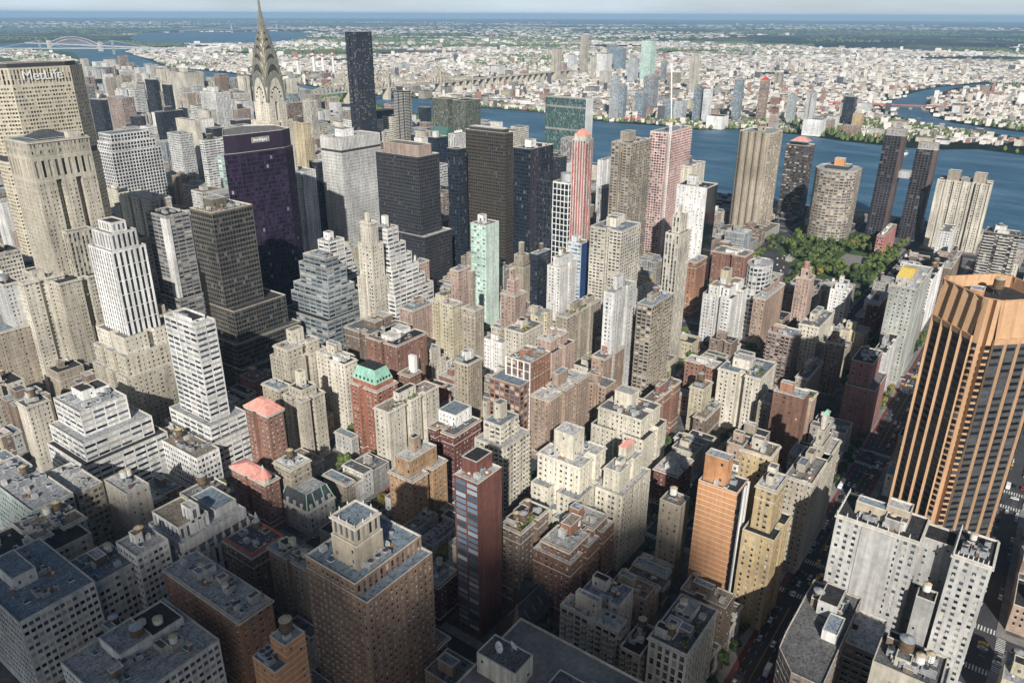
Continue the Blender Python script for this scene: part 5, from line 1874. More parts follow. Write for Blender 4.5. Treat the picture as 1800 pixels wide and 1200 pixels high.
def shore_x(y):
    P = [(-3000, 1250), (-200, 1240), (170, 1246), (420, 1232), (700, 1285), (1000, 1335), (1300, 1480), (1500, 1512), (2000, 1560), (3000, 1700), (4500, 1900), (5600, 2050)]
    return float(np.interp(y, [p[0] for p in P], [p[1] for p in P]))


def ground_mat():
    m, t, b = new_mat("far_suburb_ground")
    co = N(t, "ShaderNodeTexCoord")
    n1 = N(t, "ShaderNodeTexNoise", Scale=.0011, Detail=6.0, Roughness=.62)
    n2 = N(t, "ShaderNodeTexVoronoi", Scale=.022)
    n3 = N(t, "ShaderNodeTexNoise", Scale=.00022, Detail=4.0)
    for n in (n1, n2, n3):
        t.links.new(co.outputs['Object'], n.inputs['Vector'])
    r1 = ramp(t, [(.42, (.022, .036, .026)), (.54, (.05, .058, .045)), (.66, (.24, .22, .19))])
    t.links.new(n1.outputs['Fac'], r1.inputs['Fac'])
    r2 = ramp(t, [(.0, .45), (1.0, 1.6)])
    sx = N(t, "ShaderNodeSeparateColor")
    t.links.new(n2.outputs['Color'], sx.inputs[0])
    t.links.new(sx.outputs[0], r2.inputs['Fac'])
    r3 = ramp(t, [(.42, (.35, .42, .35)), (.58, (1.1, 1.1, 1.1))])
    t.links.new(n3.outputs['Fac'], r3.inputs['Fac'])
    t.links.new(mul(t, mul(t, r1.outputs['Color'], r2.outputs['Color']), r3.outputs['Color']), b.inputs['Base Color'])
    b.inputs['Roughness'].default_value = .95
    b.inputs['Specular IOR Level'].default_value = .05
    return m


def water_mat():
    m, t, b = new_mat("river_water")
    co = N(t, "ShaderNodeTexCoord")
    n = N(t, "ShaderNodeTexNoise", Scale=.05, Detail=6.0, Roughness=.65)
    mp = N(t, "ShaderNodeMapping")
    mp.inputs['Scale'].default_value = (1.0, .35, 1.0)
    t.links.new(co.outputs['Object'], mp.inputs['Vector'])
    t.links.new(mp.outputs['Vector'], n.inputs['Vector'])
    n2 = N(t, "ShaderNodeTexNoise", Scale=.012, Detail=7.0, Roughness=.7)
    t.links.new(mp.outputs['Vector'], n2.inputs['Vector'])
    r = ramp(t, [(.32, (.016, .066, .120)), (.5, (.040, .112, .180)), (.68, (.10, .19, .26))])
    t.links.new(n2.outputs['Fac'], r.inputs['Fac'])
    t.links.new(r.outputs['Color'], b.inputs['Base Color'])
    b.inputs['Roughness'].default_value = .45
    b.inputs['Specular IOR Level'].default_value = .16
    bp = N(t, "ShaderNodeBump", Strength=.8, Distance=2.5)
    t.links.new(n.outputs['Fac'], bp.inputs['Height'])
    t.links.new(bp.outputs['Normal'], b.inputs['Normal'])
    return m


M_WATER = water_mat()


def flat(name, pts, z, mat, kind='structure', depth=0.0):
    mb = MB()
    mb.poly([(*p, z) for p in pts], 0)
    if depth:
        for i in range(len(pts)):
            a, b = pts[i], pts[(i + 1) % len(pts)]
            mb.quad((*a, z - depth), (*b, z - depth), (*b, z), (*a, z), 0)
    return tag(mb.build(name, [mat]), kind=kind)


flat("ground", [(54000 * cos(2 * pi * i / 72) + 3000, 54000 * sin(2 * pi * i / 72) + 2000) for i in range(72)], -1.6, ground_mat())
LIC = [(2060, -2500), (2055, -120), (2049, 33), (2078, 128), (2042, 174), (2000, 216), (2002, 325), (2012, 416), (2060, 551), (2056, 713), (1985, 794), (1990, 932), (1975, 1118), (2045, 1357), (2052, 1471), (2030, 1580), (2150, 1902),
       (2131, 2002), (2100, 2100), (2170, 2385), (2300, 3000), (2480, 3600), (2560, 4300), (2900, 5100), (3350, 6200), (4100, 7300), (4500, 8300), (4300, 8800)]
flat("water", LIC + [(3300, 8900), (1600, 8100), (900, 7000), (900, -2500)], -1.1, M_WATER)
flat("water", [(4500, 7900), (5300, 6900), (6900, 8300), (8300, 9700), (9300, 11600), (7000, 12200), (5400, 9800)], -1.15, M_WATER)
flat("water", [(7200, 13500), (9800, 14200), (13800, 17000), (14500, 18500), (10500, 16300)], -1.18, M_WATER)
flat("water", [(2500, 13500), (5200, 14300), (8500, 17000), (8000, 18000), (5000, 15600), (2300, 14600)], -1.17, M_WATER)
cl = [(2030, -140), (2250, -60), (2420, 60), (2480, 180), (2550, 290), (2700, 380), (2920, 445), (3150, 480), (3550, 500), (3950, 470), (4300, 330)]
ww = [60, 55, 48, 48, 48, 55, 62, 55, 42, 30, 20]
Lp, Rp = [], []
for i, p in enumerate(cl):
    a, b = Vector(cl[max(i - 1, 0)]), Vector(cl[min(i + 1, len(cl) - 1)])
    d = (b - a).normalized()
    Lp.append(tuple(Vector(p) + Vector((-d.y, d.x)) * ww[i]))
    Rp.append(tuple(Vector(p) - Vector((-d.y, d.x)) * ww[i]))
flat("water", Rp + Lp[::-1], -1.0, M_WATER)
M_ASPH = surf("asphalt", (.060, .062, .066), amt=.35, big=.05, fine=.8, streak=0, vary=0)
M_PAVE = surf("pavement_slabs", (.23, .22, .21), amt=.3, big=.2, fine=1.2, streak=0, vary=0)
M_YARD = surf("yard_paving", (.13, .13, .125), amt=.5, big=.1, fine=.5, streak=0, vary=0)
M_GRASS = surf("grass", (.06, .10, .035), amt=.4, big=.1, fine=.6, streak=0, vary=0)
sh = [(shore_x(y), y) for y in range(-2500, 5601, 150)]
flat("road", [(-2500, -2500)] + sh + [(1600, 7400), (-2500, 9000)], 0.0, M_ASPH, depth=1.4)
flat("island_ground", [(1602, 1106), (1640, 1140), (1672, 1260), (1720, 1420), (1770, 1600), (1850, 1800), (1980, 2150), (2150, 2700), (2330, 3400), (2300, 3460), (2120, 3000), (1900, 2350), (1720, 1900), (1600, 1560), (1571, 1420), (1575, 1250)], -.2, M_GRASS, depth=1.2)
flat("island_ground", [(2150, 5000), (2450, 5050), (2750, 5700), (3100, 6500), (3200, 7400), (2700, 7700), (2300, 6800), (2100, 5800)], -.3, M_GRASS, depth=1.0)
# city blocks: a raised pavement round every block
avx = [a for a, _ in AVE]
PAVE_BLOCKS = []
for i in range(len(AVE)):
    for k in range(31, 74):
        y0, y1 = STY[k] + SHW(k) * .62, STY[k + 1] - SHW(k + 1) * .62
        xa = AVE[i][0] + AVE[i][1] * .64
        xb = AVE[i + 1][0] - AVE[i + 1][1] * .64 if i + 1 < len(AVE) else shore_x((y0 + y1) / 2) - 45
        if xa < -60 and k > 36:
            continue
        PAVE_BLOCKS.append((xa, xb, y0, y1, i, k))
        mb = MB()
        mb.box(xa, xb, y0, y1, 0, .15, 0)
        mb.box(xa + 5, xb - 5, y0 + 4, y1 - 4, .15, .16, 1)
        tag(mb.build("pavement", [M_PAVE, M_YARD]), kind='structure')


def project(p):
    v = cam.matrix_world.inverted() @ Vector(p)
    if v.z >= -1:
        return None
    return 900 + 1348 * v.x / -v.z, 600 - 1348 * v.y / -v.z


CAMINV = cam.matrix_world.inverted()
MATROW = [list(r) for r in CAMINV]


def onscreen(p, m=30):
    x = MATROW[0][0] * p[0] + MATROW[0][1] * p[1] + MATROW[0][2] * p[2] + MATROW[0][3]
    y = MATROW[1][0] * p[0] + MATROW[1][1] * p[1] + MATROW[1][2] * p[2] + MATROW[1][3]
    z = -(MATROW[2][0] * p[0] + MATROW[2][1] * p[1] + MATROW[2][2] * p[2] + MATROW[2][3])
    if z < 1:
        return False
    px, py = 900 + 1348 * x / z, 600 - 1348 * y / z
    return -m < px < 1800 + m and -m < py < 1200 + m


bv, bf = [], []
for (x0, x1, y0, y1, h) in BOXES:
    n0 = len(bv)
    x0, x1, y0, y1 = x0 + .5, x1 - .5, y0 + .5, y1 - .5
    bv += [(x0, y0, 0), (x1, y0, 0), (x1, y1, 0), (x0, y1, 0), (x0, y0, h - 1), (x1, y0, h - 1), (x1, y1, h - 1), (x0, y1, h - 1)]
    bf += [tuple(n0 + q for q in f) for f in ((0, 1, 5, 4), (1, 2, 6, 5), (2, 3, 7, 6), (3, 0, 4, 7), (4, 5, 6, 7))]
BVH = BVHTree.FromPolygons(bv, bf)


def seen(p, m=10):
    if not onscreen(p, m):
        return False
    d = Vector(p) - CAM
    L = d.length
    h = BVH.ray_cast(CAM, d / L, L - .8)
    return h[0] is None


# ------------------------------------------------------------------ the low buildings between the named ones
def free(q, gap=.4):
    for o in OCC:
        if q[0] < o[1] + gap - .4 and q[1] > o[0] - gap + .4 and q[2] < o[3] + gap - .4 and q[3] > o[2] - gap + .4:
            return False
    return True


lots = []
R_ = random.Random(21)
GARDEN = (800, 1060, 96, 245)
for (xa, xb, y0, y1, i, k) in PAVE_BLOCKS:
    a, b = xa + AVE[i][1] * .36, xb - (AVE[i + 1][1] * .36 if i + 1 < len(AVE) else 0)
    s, n = STY[k] + SHW(k), STY[k + 1] - SHW(k + 1)
    far = k >= 42 or i >= 5
    if far:
        x = a
        while x < b - 12:
            w_ = min(R_.uniform(18, 36), b - x)
            for (ya, yb) in ((s, s + 26), (n - 26, n)):
                if k >= 42:
                    h = R_.choice((18, 24, 30, 38, 46, 60, 78)) * R_.uniform(.85, 1.15)
                    if k > 56:
                        h = R_.choice((20, 30, 45, 60, 85, 105, 120)) * R_.uniform(.85, 1.1)
                        if R_.random() < .35:
                            continue
                else:
                    h = R_.choice((14, 17, 20, 22, 26, 32))
                if x > 1080 and k < 42:
                    h = R_.choice((8, 10, 14))
                lots.append((x + .2, x + w_ - .2, ya, yb, h))
            x += w_
    else:
        x = a
        while x < b - 5:
            corner = x < a + 3 or x > b - 26
            w_ = min(R_.choice((16, 20, 24)) if corner and R_.random() < .7 else R_.choice((6.5, 7, 7.5, 8, 12, 15)), b - x)
            for (ya, yb, sg) in ((s, s + 17, 0), (n - 17, n, 1)):
                h = R_.choice((13, 14.5, 16, 17, 19)) if w_ < 10 else R_.choice((17, 20, 24, 30, 36))
                dd = R_.uniform(-2, 6)
                lots.append((x + .1, x + w_ - .1, ya, yb + dd, h) if sg == 0 else (x + .1, x + w_ - .1, ya - dd, yb, h))
            x += w_
cand = []
for q in lots:
    x0, x1, y0, y1, h = q
    if GARDEN[0] < x1 and x0 < GARDEN[1] and GARDEN[2] < y1 and y0 < GARDEN[3]:
        continue
    if 300 < x0 < 420 and -100 < y0 < -5 or not free(q):
        continue
    cx, cy = (x0 + x1) / 2, (y0 + y1) / 2
    pts = [(x0, y0, h), (x1, y0, h), (x0, y1, h), (cx, cy, h), (x0, cy, h * .6), (cx, y0, h * .6)]
    v = sum(seen(p) for p in pts)
    if v >= 1:
        cand.append((((Vector((cx, cy, 0)) - CAM).length) / (1 + .12 * v), q))
cand.sort()
KW = dict(town_house=('brick', 'dred', 'brown', 'cream', 'tan', 'lgrey', 'white', 'pinktan'), apartment_house=('brick', 'tan', 'cream', 'brown', 'white', 'yellow', 'pinktan', 'grey'),
          uptown_building=('cream', 'white', 'tan', 'lgrey', 'cream2', 'white', 'brown', 'steel', 'pinkgrey', 'grey'),
          midtown_building=('cream', 'white', 'tan', 'lgrey', 'grey', 'brown', 'dark', 'cream2', 'steel', 'pinkgrey'))
WORD = dict(brick="red brick", dred="dark red", brown="brown", cream="cream", tan="tan", lgrey="pale grey", white="white", pinktan="pinkish tan", yellow="pale yellow", grey="grey", dark="black glass", cream2="pale cream", steel="steel grey", pinkgrey="pinkish grey")
RW = ["silver roof", "grey roof", "black roof", "pale roof", "tan roof", "blue grey roof"]
cnt = {}
for j, (dist, q) in enumerate(cand):
    x0, x1, y0, y1, h = q
    rng = np.random.default_rng(900 + j)
    w_ = x1 - x0
    knd = "uptown_building" if y0 > 1700 else "midtown_building" if (y0 > 640 or x0 > 850) else ("town_house" if w_ < 10 else "apartment_house")
    if cnt.get(knd, 0) >= 290:
        continue
    cnt[knd] = cnt.get(knd, 0) + 1
    wc = rng_choice(rng, KW[knd])
    ri = int(rng.integers(6))
    where = {"town_house": "in a side street row", "apartment_house": "among the low side street rows", "midtown_building": "among the blocks beyond the tall towers", "uptown_building": "far up the island near the bridge"}[knd]
    t = thing(knd, ((x0 + x1) / 2, (y0 + y1) / 2, 0), f"{WORD[wc]} {knd.replace('_', ' ')} with {RW[ri]} {where}", knd.replace('_', ' '), f"{WORD[wc]} {knd.replace('_', ' ')}s {where}")
    st = {'dark': 'C'}.get(wc, 'P' if h < 45 or rng.random() < .5 else rng_choice(rng, ['O', 'R2', 'V']))
    tier(t, rect(x0, x1, y0, y1), .16, h, st, wc, rng, name="wall", gl=M_GLASSD if wc == 'dark' else None, rmat=ROOFS[ri], up=.6, base=3.5, cornice=(knd == 'town_house'))
    OCC.append((x0, x1, y0, y1))
    if dist < 900:
        features(t, (x0, x1, y0, y1), h - .0, ['b1'] if w_ > 10 else [], wc, '', rng)
        if w_ > 10 and rng.random() < .45:
            put("water_tank", TANKS[int(rng.integers(3))], t, x1 - w_ * .3, y1 - 4, h - .6, 0, .9)
print("infill", cnt, len(cand))

# ------------------------------------------------------------------ road markings
M_MARK = surf("road_paint", (.62, .62, .60), amt=.4, big=.4, fine=2, streak=0, vary=0)
M_MARKY = surf("yellow_road_paint", (.50, .36, .06), amt=.3, streak=0, vary=0)
M_BUSLANE = surf("red_bus_lane", (.16, .055, .05), amt=.35, big=.1, streak=0, vary=0)
lane = MB()
lane.quad((170, -10.2, .02), (1050, -10.2, .02), (1050, -7.0, .02), (170, -7.0, .02), 0)
lane.quad((170, 7.0, .02), (1050, 7.0, .02), (1050, 10.2, .02), (170, 10.2, .02), 0)
tag(lane.build("bus_lane", [M_BUSLANE]), kind='structure')
mb = MB()
for (ax, aw) in AVE[2:7]:
    for k in (32, 33, 34, 35, 36, 37):
        cy, hw = STY[k], SHW(k) * .62
        for sgn in (-1, 1):
            xx = ax + sgn * (aw * .62 + 2.8)
            n = int(hw * 2 / 1.3)
            for i in range(n):
                y = cy - hw + (i + .5) * 2 * hw / n
                mb.quad((xx - 2, y - .33, .045), (xx + 2, y - .33, .045), (xx + 2, y + .33, .045), (xx - 2, y + .33, .045), 0)
            yy = cy + sgn * (hw + 2.8)
            n = int(aw * 1.24 / 1.3)
            for i in range(n):
                x = ax - aw * .62 + (i + .5) * 1.24 * aw / n
                mb.quad((x - .33, yy - 2, .045), (x + .33, yy - 2, .045), (x + .33, yy + 2, .045), (x - .33, yy + 2, .045), 0)
for i in range(len(AVE) - 1):
    xa, xb = AVE[i][0] + AVE[i][1] + 6, AVE[i + 1][0] - AVE[i + 1][1] - 6
    if xa < 100:
        continue
    for y in (-.18, .18):
        mb.quad((xa, y - .08, .045), (xb, y - .08, .045), (xb, y + .08, .045), (xa, y + .08, .045), 1)
    for y in (-3.4, 3.4, -6.8, 6.8):
        x = xa
        while x < xb:
            mb.quad((x, y - .1, .045), (x + 3, y - .1, .045), (x + 3, y + .1, .045), (x, y + .1, .045), 0)
            x += 7.5
for (ax, aw) in AVE[3:7]:
    y = -160
    while y < 320:
        for o in (-5.1, -1.7, 1.7, 5.1):
            mb.quad((ax + o - .08, y, .045), (ax + o + .08, y, .045), (ax + o + .08, y + 3, .045), (ax + o - .08, y + 3, .045), 0)
        y += 9
tag(mb.build("road_marking", [M_MARK, M_MARKY]), kind='structure')

# the park, its paths and the tunnel approach
flat("park_lawn", [(862, 96), (1045, 96), (1045, 232), (940, 232), (862, 180)], .20, M_GRASS)
flat("road", [(770, 170), (880, 188), (960, 236), (1045, 240), (1045, 262), (930, 262), (850, 225), (770, 236)], .22, M_ASPH)
flat("path", [(905, 120), (985, 120), (985, 150), (905, 150)], .24, M_PAVE)
mb = MB()
mb.box(905, 945, 196, 204, .2, 5.5, 0)
tag(mb.build("tunnel_wall", [wall('concrete')]), "pale concrete portal wall above the tunnel ramp", "retaining wall")
RT = random.Random(3)
nt_ = 0
for gx in range(16):
    for gy in range(12):
        x, y = 866 + gx * 12 + RT.uniform(-4, 4), 98 + gy * 12.3 + RT.uniform(-4, 4)
        if y > 176 and x < 905 or y > 232 or (905 < x < 985 and 118 < y < 152) or (y > 180 and x < 960 and y > 190 + (x - 900) * .5):
            continue
        if x > 1050:
            continue
        tree(x, y, .1, RT.uniform(.85, 1.25), "broad green tree in the park by the river", "trees of the riverside park", RT.randrange(6), name="park_tree", yellow=RT.random() < .05)
        nt_ += 1
# street and yard trees where they can be seen
TP = []
for k in (35, 36, 37, 38):
    for i in range(70):
        x = 170 + i * 12 + RT.uniform(-4, 4)
        for sg in (-1, 1):
            TP.append((x, STY[k] + sg * 7.6, .15, RT.uniform(.6, .9)))
for i in range(40):
    x = 180 + i * 14
    TP.append((x, 12.6 + RT.uniform(-.5, .5), .15, RT.uniform(.55, .8)))
for (x0, x1, k) in ((170, 288, 36), (170, 288, 37), (336, 452, 35), (336, 452, 36), (480, 604, 34), (480, 604, 35), (336, 452, 34), (480, 604, 36), (640, 820, 34)):
    for i in range(12):
        TP.append((RT.uniform(x0, x1), (STY[k] + STY[k + 1]) / 2 + RT.uniform(-8, 8), .1, RT.uniform(.8, 1.1)))
nstreet = 0
for (x, y, z, s) in TP:
    if not free((x - 2.0, x + 2.0, y - 2.0, y + 2.0), 0) or nstreet > 190:
        continue
    if seen((x, y, 8)) or seen((x, y, 12)):
        k_ = "side street" if abs(((y - 84.6 + 39.6) % 79.2) - 39.6) < 9 else "yard"
        if abs(y - 12.6) < 2:
            k_ = "34th street"
        lab = {"side street": "leafy street tree on a brownstone side street", "yard": "leafy tree in a back yard between town houses", "34th street": "small tree on the pavement of the broad bus street"}[k_]
        tree(x, y, z, s, lab, lab.replace("leafy ", "").replace("small ", "") + " row", RT.randrange(6), yellow=RT.random() < .08)
        nstreet += 1


# ------------------------------------------------------------------ vehicles
def car_meshes():
    L, Wd = 4.7, 1.85
    prof = [(-2.35, .45), (-2.32, .85), (-1.7, .98), (-1.25, 1.02), (-.75, 1.45), (.75, 1.48), (1.45, 1.0), (2.15, .86), (2.33, .6), (2.35, .42)]
    mb = MB()
    for (xa, za), (xb, zb) in zip(prof, prof[1:]):
        k0, k1 = (.78 if za > 1.2 else 1.0), (.78 if zb > 1.2 else 1.0)
        mb.quad((xa, -Wd / 2 * k0, za), (xa, Wd / 2 * k0, za), (xb, Wd / 2 * k1, zb), (xb, -Wd / 2 * k1, zb), 0)
        for sg in (-1, 1):
            a = [(xa, sg * Wd / 2, .32), (xb, sg * Wd / 2, .32), (xb, sg * Wd / 2 * k1, zb), (xa, sg * Wd / 2 * k0, za)]
            mb.quad(*(a if sg < 0 else a[::-1]), 0)
    mb.quad((-2.35, -Wd / 2, .32), (-2.35, Wd / 2, .32), (-2.35, Wd / 2, .45), (-2.35, -Wd / 2, .45), 0)
    mb.quad((2.35, Wd / 2, .32), (2.35, -Wd / 2, .32), (2.35, -Wd / 2, .42), (2.35, Wd / 2, .42), 0)
    body = mb
    g = MB()
    g.quad((1.40, -.80, 1.05), (1.40, .80, 1.05), (.80, .66, 1.46), (.80, -.66, 1.46), 0)
    g.quad((-1.22, .80, 1.06), (-1.22, -.80, 1.06), (-.80, -.66, 1.43), (-.80, .66, 1.43), 0)
    for sg in (-1, 1):
        a = [(-1.0, sg * .93, 1.04), (1.2, sg * .93, 1.04), (.72, sg * .745, 1.42), (-.68, sg * .745, 1.42)]
        g.quad(*(a if sg < 0 else a[::-1]), 0)
    w = MB()
    for i in range(14):
        a, b = 2 * pi * i / 14, 2 * pi * (i + 1) / 14
        w.quad((.33 * cos(a), -.11, .33 * sin(a)), (.33 * cos(b), -.11, .33 * sin(b)), (.33 * cos(b), .11, .33 * sin(b)), (.33 * cos(a), .11, .33 * sin(a)), 0)
    for s in (-1, 1):
        w.poly([(.33 * cos(2 * pi * i / 14), s * .11, .33 * sin(2 * pi * i / 14)) for i in range(14)], 0)
        w.poly([(.2 * cos(2 * pi * i / 10), s * .115, .2 * sin(2 * pi * i / 10)) for i in range(10)], 1)
    return body, g.mesh("car_window", [M_GLASSD]), w.mesh("wheel", [surf("tyre", (.02, .02, .02)), M_METAL])


def paint(name, c):
    m, t, b = new_mat(name)
    b.inputs['Base Color'].default_value = (*c, 1)
    b.inputs['Roughness'].default_value = .3
    b.inputs['Coat Weight'].default_value = .3
    return m


BODY, CARGLASS, WHEEL = car_meshes()
CARC = dict(black=(.015, .015, .017), white=(.7, .7, .68), silver=(.42, .43, .44), grey=(.13, .135, .14), blue=(.03, .06, .14), red=(.30, .03, .03), yellow=(.68, .40, .02))
CARME = {k: BODY.mesh("car_body", [paint("car_paint_" + k, c)]) for k, c in CARC.items()}
SIGN = MB()
SIGN.box(-.12, .12, -.35, .35, 1.48, 1.66, 0)
SIGNME = SIGN.mesh("roof_sign", [M_WHITE])


def car(x, y, ang, colr, where):
    taxi = colr == 'yellow'
    t = thing("taxi" if taxi else "car", (x, y, .03), ("yellow taxi with a roof sign " if taxi else f"{colr} car ") + where, "taxi" if taxi else "car", ("yellow taxis " if taxi else f"{colr} cars ") + where)
    t.rotation_euler = (0, 0, ang)
    b = link("body", CARME[colr], t)
    link("car_window", CARGLASS, t)
    for wx in (-1.42, 1.42):
        for wy in (-.84, .84):
            w = link("wheel", WHEEL, t)
            w.location = (wx, wy, .33)
    if taxi:
        link("roof_sign", SIGNME, t)


def bus_mesh(cw, cb):
    mb = MB()
    mb.box(-6, 6, -1.27, 1.27, .4, 1.4, 1, bottom=True)
    mb.box(-6, 6, -1.27, 1.27, 1.4, 3.05, 0, top=0)
    mb.box(-3.5, -1, -.9, .9, 3.05, 3.35, 0)
    mb.box(1.5, 3.6, -.8, .8, 3.05, 3.3, 0)
    return mb.mesh("body", [cw, cb])


BUSW = bus_mesh(paint("bus_white", (.72, .72, .70)), paint("bus_blue", (.04, .12, .32)))
bg = MB()
for i in range(7):
    for s in (-1, 1):
        x = -5.4 + i * 1.6
        a = [(x, s * 1.285, 1.6), (x + 1.35, s * 1.285, 1.6), (x + 1.35, s * 1.285, 2.6), (x, s * 1.285, 2.6)]
        bg.quad(*(a if s < 0 else a[::-1]), 0)
bg.quad((6.01, -1.1, 1.3), (6.01, 1.1, 1.3), (6.01, 1.1, 2.7), (6.01, -1.1, 2.7), 0)
BUSG = bg.mesh("bus_window", [M_GLASSD])
BOXT = MB()
BOXT.box(-3.6, 1.6, -1.2, 1.2, .8, 3.5, 0, bottom=True)
BOXTM = BOXT.mesh("cargo_box", [paint("truck_white", (.70, .70, .70))])
CABT = MB()
CABT.box(1.7, 3.5, -1.1, 1.1, .5, 1.5, 0, bottom=True)
CABT.frustum(1.7, 3.5, -1.1, 1.1, 1.5, 1.75, 2.9, -1.0, 1.0, 2.5, 0)
CABM = CABT.mesh("cab", [paint("cab_white", (.6, .6, .62))])


def bus(x, y, ang, lab):
    t = thing("bus", (x, y, .03), lab, "bus")
    t.rotation_euler = (0, 0, ang)
    link("body", BUSW, t)
    link("bus_window", BUSG, t)
    for wx in (-3.6, 3.9):
        for wy in (-1.1, 1.1):
            w = link("wheel", WHEEL, t)
            w.location = (wx, wy, .48)
            w.scale = (1.45, 1.45, 1.45)


def truck(x, y, ang, lab, grp):
    t = thing("box_truck", (x, y, .03), lab, "truck", grp)
    t.rotation_euler = (0, 0, ang)
    link("cargo_box", BOXTM, t)
    link("cab", CABM, t)
    for wx in (-2.4, 2.5):
        for wy in (-1.0, 1.0):
            w = link("wheel", WHEEL, t)
            w.location = (wx, wy, .42)
            w.scale = (1.25, 1.25, 1.25)


bus(352, 8.6, 0, "white and blue city bus entering the avenue crossing on the broad street")
bus(418, 8.6, 0, "white and blue city bus higher up the broad street past the deco blocks")
bus(212, -8.6, pi, "white and blue city bus beside the clipped pinkish corner building")
bus(196, 8.6, 0, "white and blue city bus at the near end of the broad street")
truck(233, -5.2, pi, "white box truck waiting beside the clipped pinkish corner building", None)
truck(482, -81, 0, "white box truck on the street right of the court block", None)
truck(226, 90, 0, "white box truck parked on the side street below the brick balcony block", None)
CR = random.Random(11)
cols = ['black'] * 5 + ['white'] * 4 + ['silver'] * 4 + ['grey'] * 3 + ['blue', 'red']
ncar = 0
CARS = []
for i in range(90):
    x = 185 + i * 8.5 + CR.uniform(-2, 2)
    for yy, a in ((5.1, 0), (1.7, 0), (-1.7, pi), (-5.1, pi)):
        if CR.random() < .27:
            CARS.append((x, yy, a, "on the broad two way bus street"))
for k in (33, 35, 36, 37):
    for i in range(110):
        x = 175 + i * 6.1
        if any(abs(x - a) < w + 5 for a, w in AVE):
            continue
        for sg in (-1, 1):
            if CR.random() < .55:
                CARS.append((x, STY[k] + sg * 4.5, 0 if k % 2 else pi, {33: "on the street right of the diagonal brick tower", 35: "parked along the street below the balcony brick block"}.get(k, "parked along a brownstone side street")))
        if CR.random() < (.25 if k == 33 else .08):
            CARS.append((x, STY[k] + CR.choice((0, 1.2)), 0 if k % 2 else pi, {33: "driving right of the diagonal brick tower"}.get(k, "driving down a side street")))
for (ax, aw) in AVE[3:7]:
    for i in range(60):
        y = -160 + i * 7.4
        for o in (-6.8, -3.4, 0, 3.4, 6.8):
            if CR.random() < .25:
                CARS.append((ax + o, y, pi / 2, "on a cross avenue between tall blocks"))
for i in range(40):
    CARS.append((CR.uniform(800, 1010), CR.uniform(190, 215), CR.uniform(.2, .5), "queuing on the tunnel approach by the park"))
for (x, y, a, where) in CARS:
    if ncar > 250:
        break
    if 340 < x < 405 and -85 < y < -15:
        continue
    if seen((x, y, 1.2)):
        c = 'yellow' if CR.random() < .16 and 'parked' not in where else CR.choice(cols)
        car(x, y, a, c, where)
        ncar += 1
car(318, -6, 2.6, 'yellow', "turning inside the avenue crossing")
print("trees", nt_, nstreet, "cars", ncar)

# ------------------------------------------------------------------ across the river
FAR = """1075,207|1066,1083|133|lgrey|R2|blue|slender twin stepped grey glass tower on the far bank, taller half
1089,207|1081,1097|150|steel|R2|blue|lower pale half of the stepped glass pair on the far bank
1137,193|1124,1150|134|grey|R2|blue|dark ribbed glass tower on the far bank behind the red letters
1121,210|1110,1132|163|steel|R2|blue|low grey green glass block on the far bank above the red letters
1171,213|1158,1184|176|steel|R2|blue|blue grey glass block left of the crane on the far bank
1190,214|1180,1203|178|lgrey|R2|blue|broad grey glass block right of the crane on the far bank
1221,216|1213,1230|152|steel|R2|blue|grey glass tower with cut top on the far bank
1237,218|1227,1243|157|white|O|blue|pale gridded tower on the far bank
1290,213|1281,1299|140|steel|R2|blue|slim dark teal tower with clipped top on the far bank
1334,213|1325,1343|142|pinktan|R2||tan brick tower with red cap on the far bank
1385,218|1377,1394|167|concrete|O|blue|grey green glass tower on the far bank
1415,236|1405,1424|163|lgrey|P||tall pale stepped apartment tower on the far bank
1424,238|1401,1443|210|white|P||low white apartment block below the pale stepped tower
1485,221|1473,1497|170|dark|C|dark|black glass tower with mast on the far bank
1503,228|1493,1514|200|ochre|N||plain yellow block beside the black glass tower
1163,142|1157,1168|107|grey|R2|blue|short dark glass tower right of the tallest green tower
1132,142|1120,1146|72|mint|R2|mint|tallest pale green glass tower across the river
1108,145|1099,1118|103|lgrey|O|blue|grey slab tower left of the tallest green tower
1085,123|1075,1096|85|steel|C|blue|dark blue glass slab, right one of the pair across the river
1072,119|1062,1083|79|grey|C|blue|dark blue glass slab, left one of the pair across the river
1023,130|1016,1031|63|tanc|P||slim tan tower with dark cap across the river
974,142|966,983|87|tanc|P||tan slab tower standing alone across the river
1003,124|994,1009|97|white|O|blue|white and blue glass block across the river
1056,140|1040,1067|95|white|N||broad white block before the dark blue glass pair
1215,160|1207,1224|98|cream|P||cream yellow topped slab tower across the river
1168,210|1160,1176|190|white|O||small white block on the far bank
1460,224|1450,1474|205|white|P||low pale apartment block beside the black mast tower
1356,225|1350,1368|203|pink|P||low salmon block on the far bank
1365,150|1355,1372|128|tan|P||tan tower among the white sheds across the river
1254,226|1240,1280|204|white|X||white blank walled shed on the far bank
1290,192|1280,1300|170|tan|P||tan block behind the slim teal tower
1060,150|1050,1072|125|cream|P||cream block across the river
1180,150|1170,1194|128|tan|O||tan brick block across the river
985,140|978,994|112|pink|P||rosy block across the river
1040,128|1034,1046|100|cream|P||narrow cream tower across the river
870,130|855,880|117|white|P||white block beyond the long steel bridge
700,125|685,712|112|lgrey|P||pale block beyond the long steel bridge"""


def unproject(px, py, z=0.0):
    M = cam.matrix_world
    d = M.to_3x3() @ Vector(((px - 900) / 1348, -(py - 600) / 1348, -1))
    t = (z - CAM.z) / d.z
    return CAM + d * t


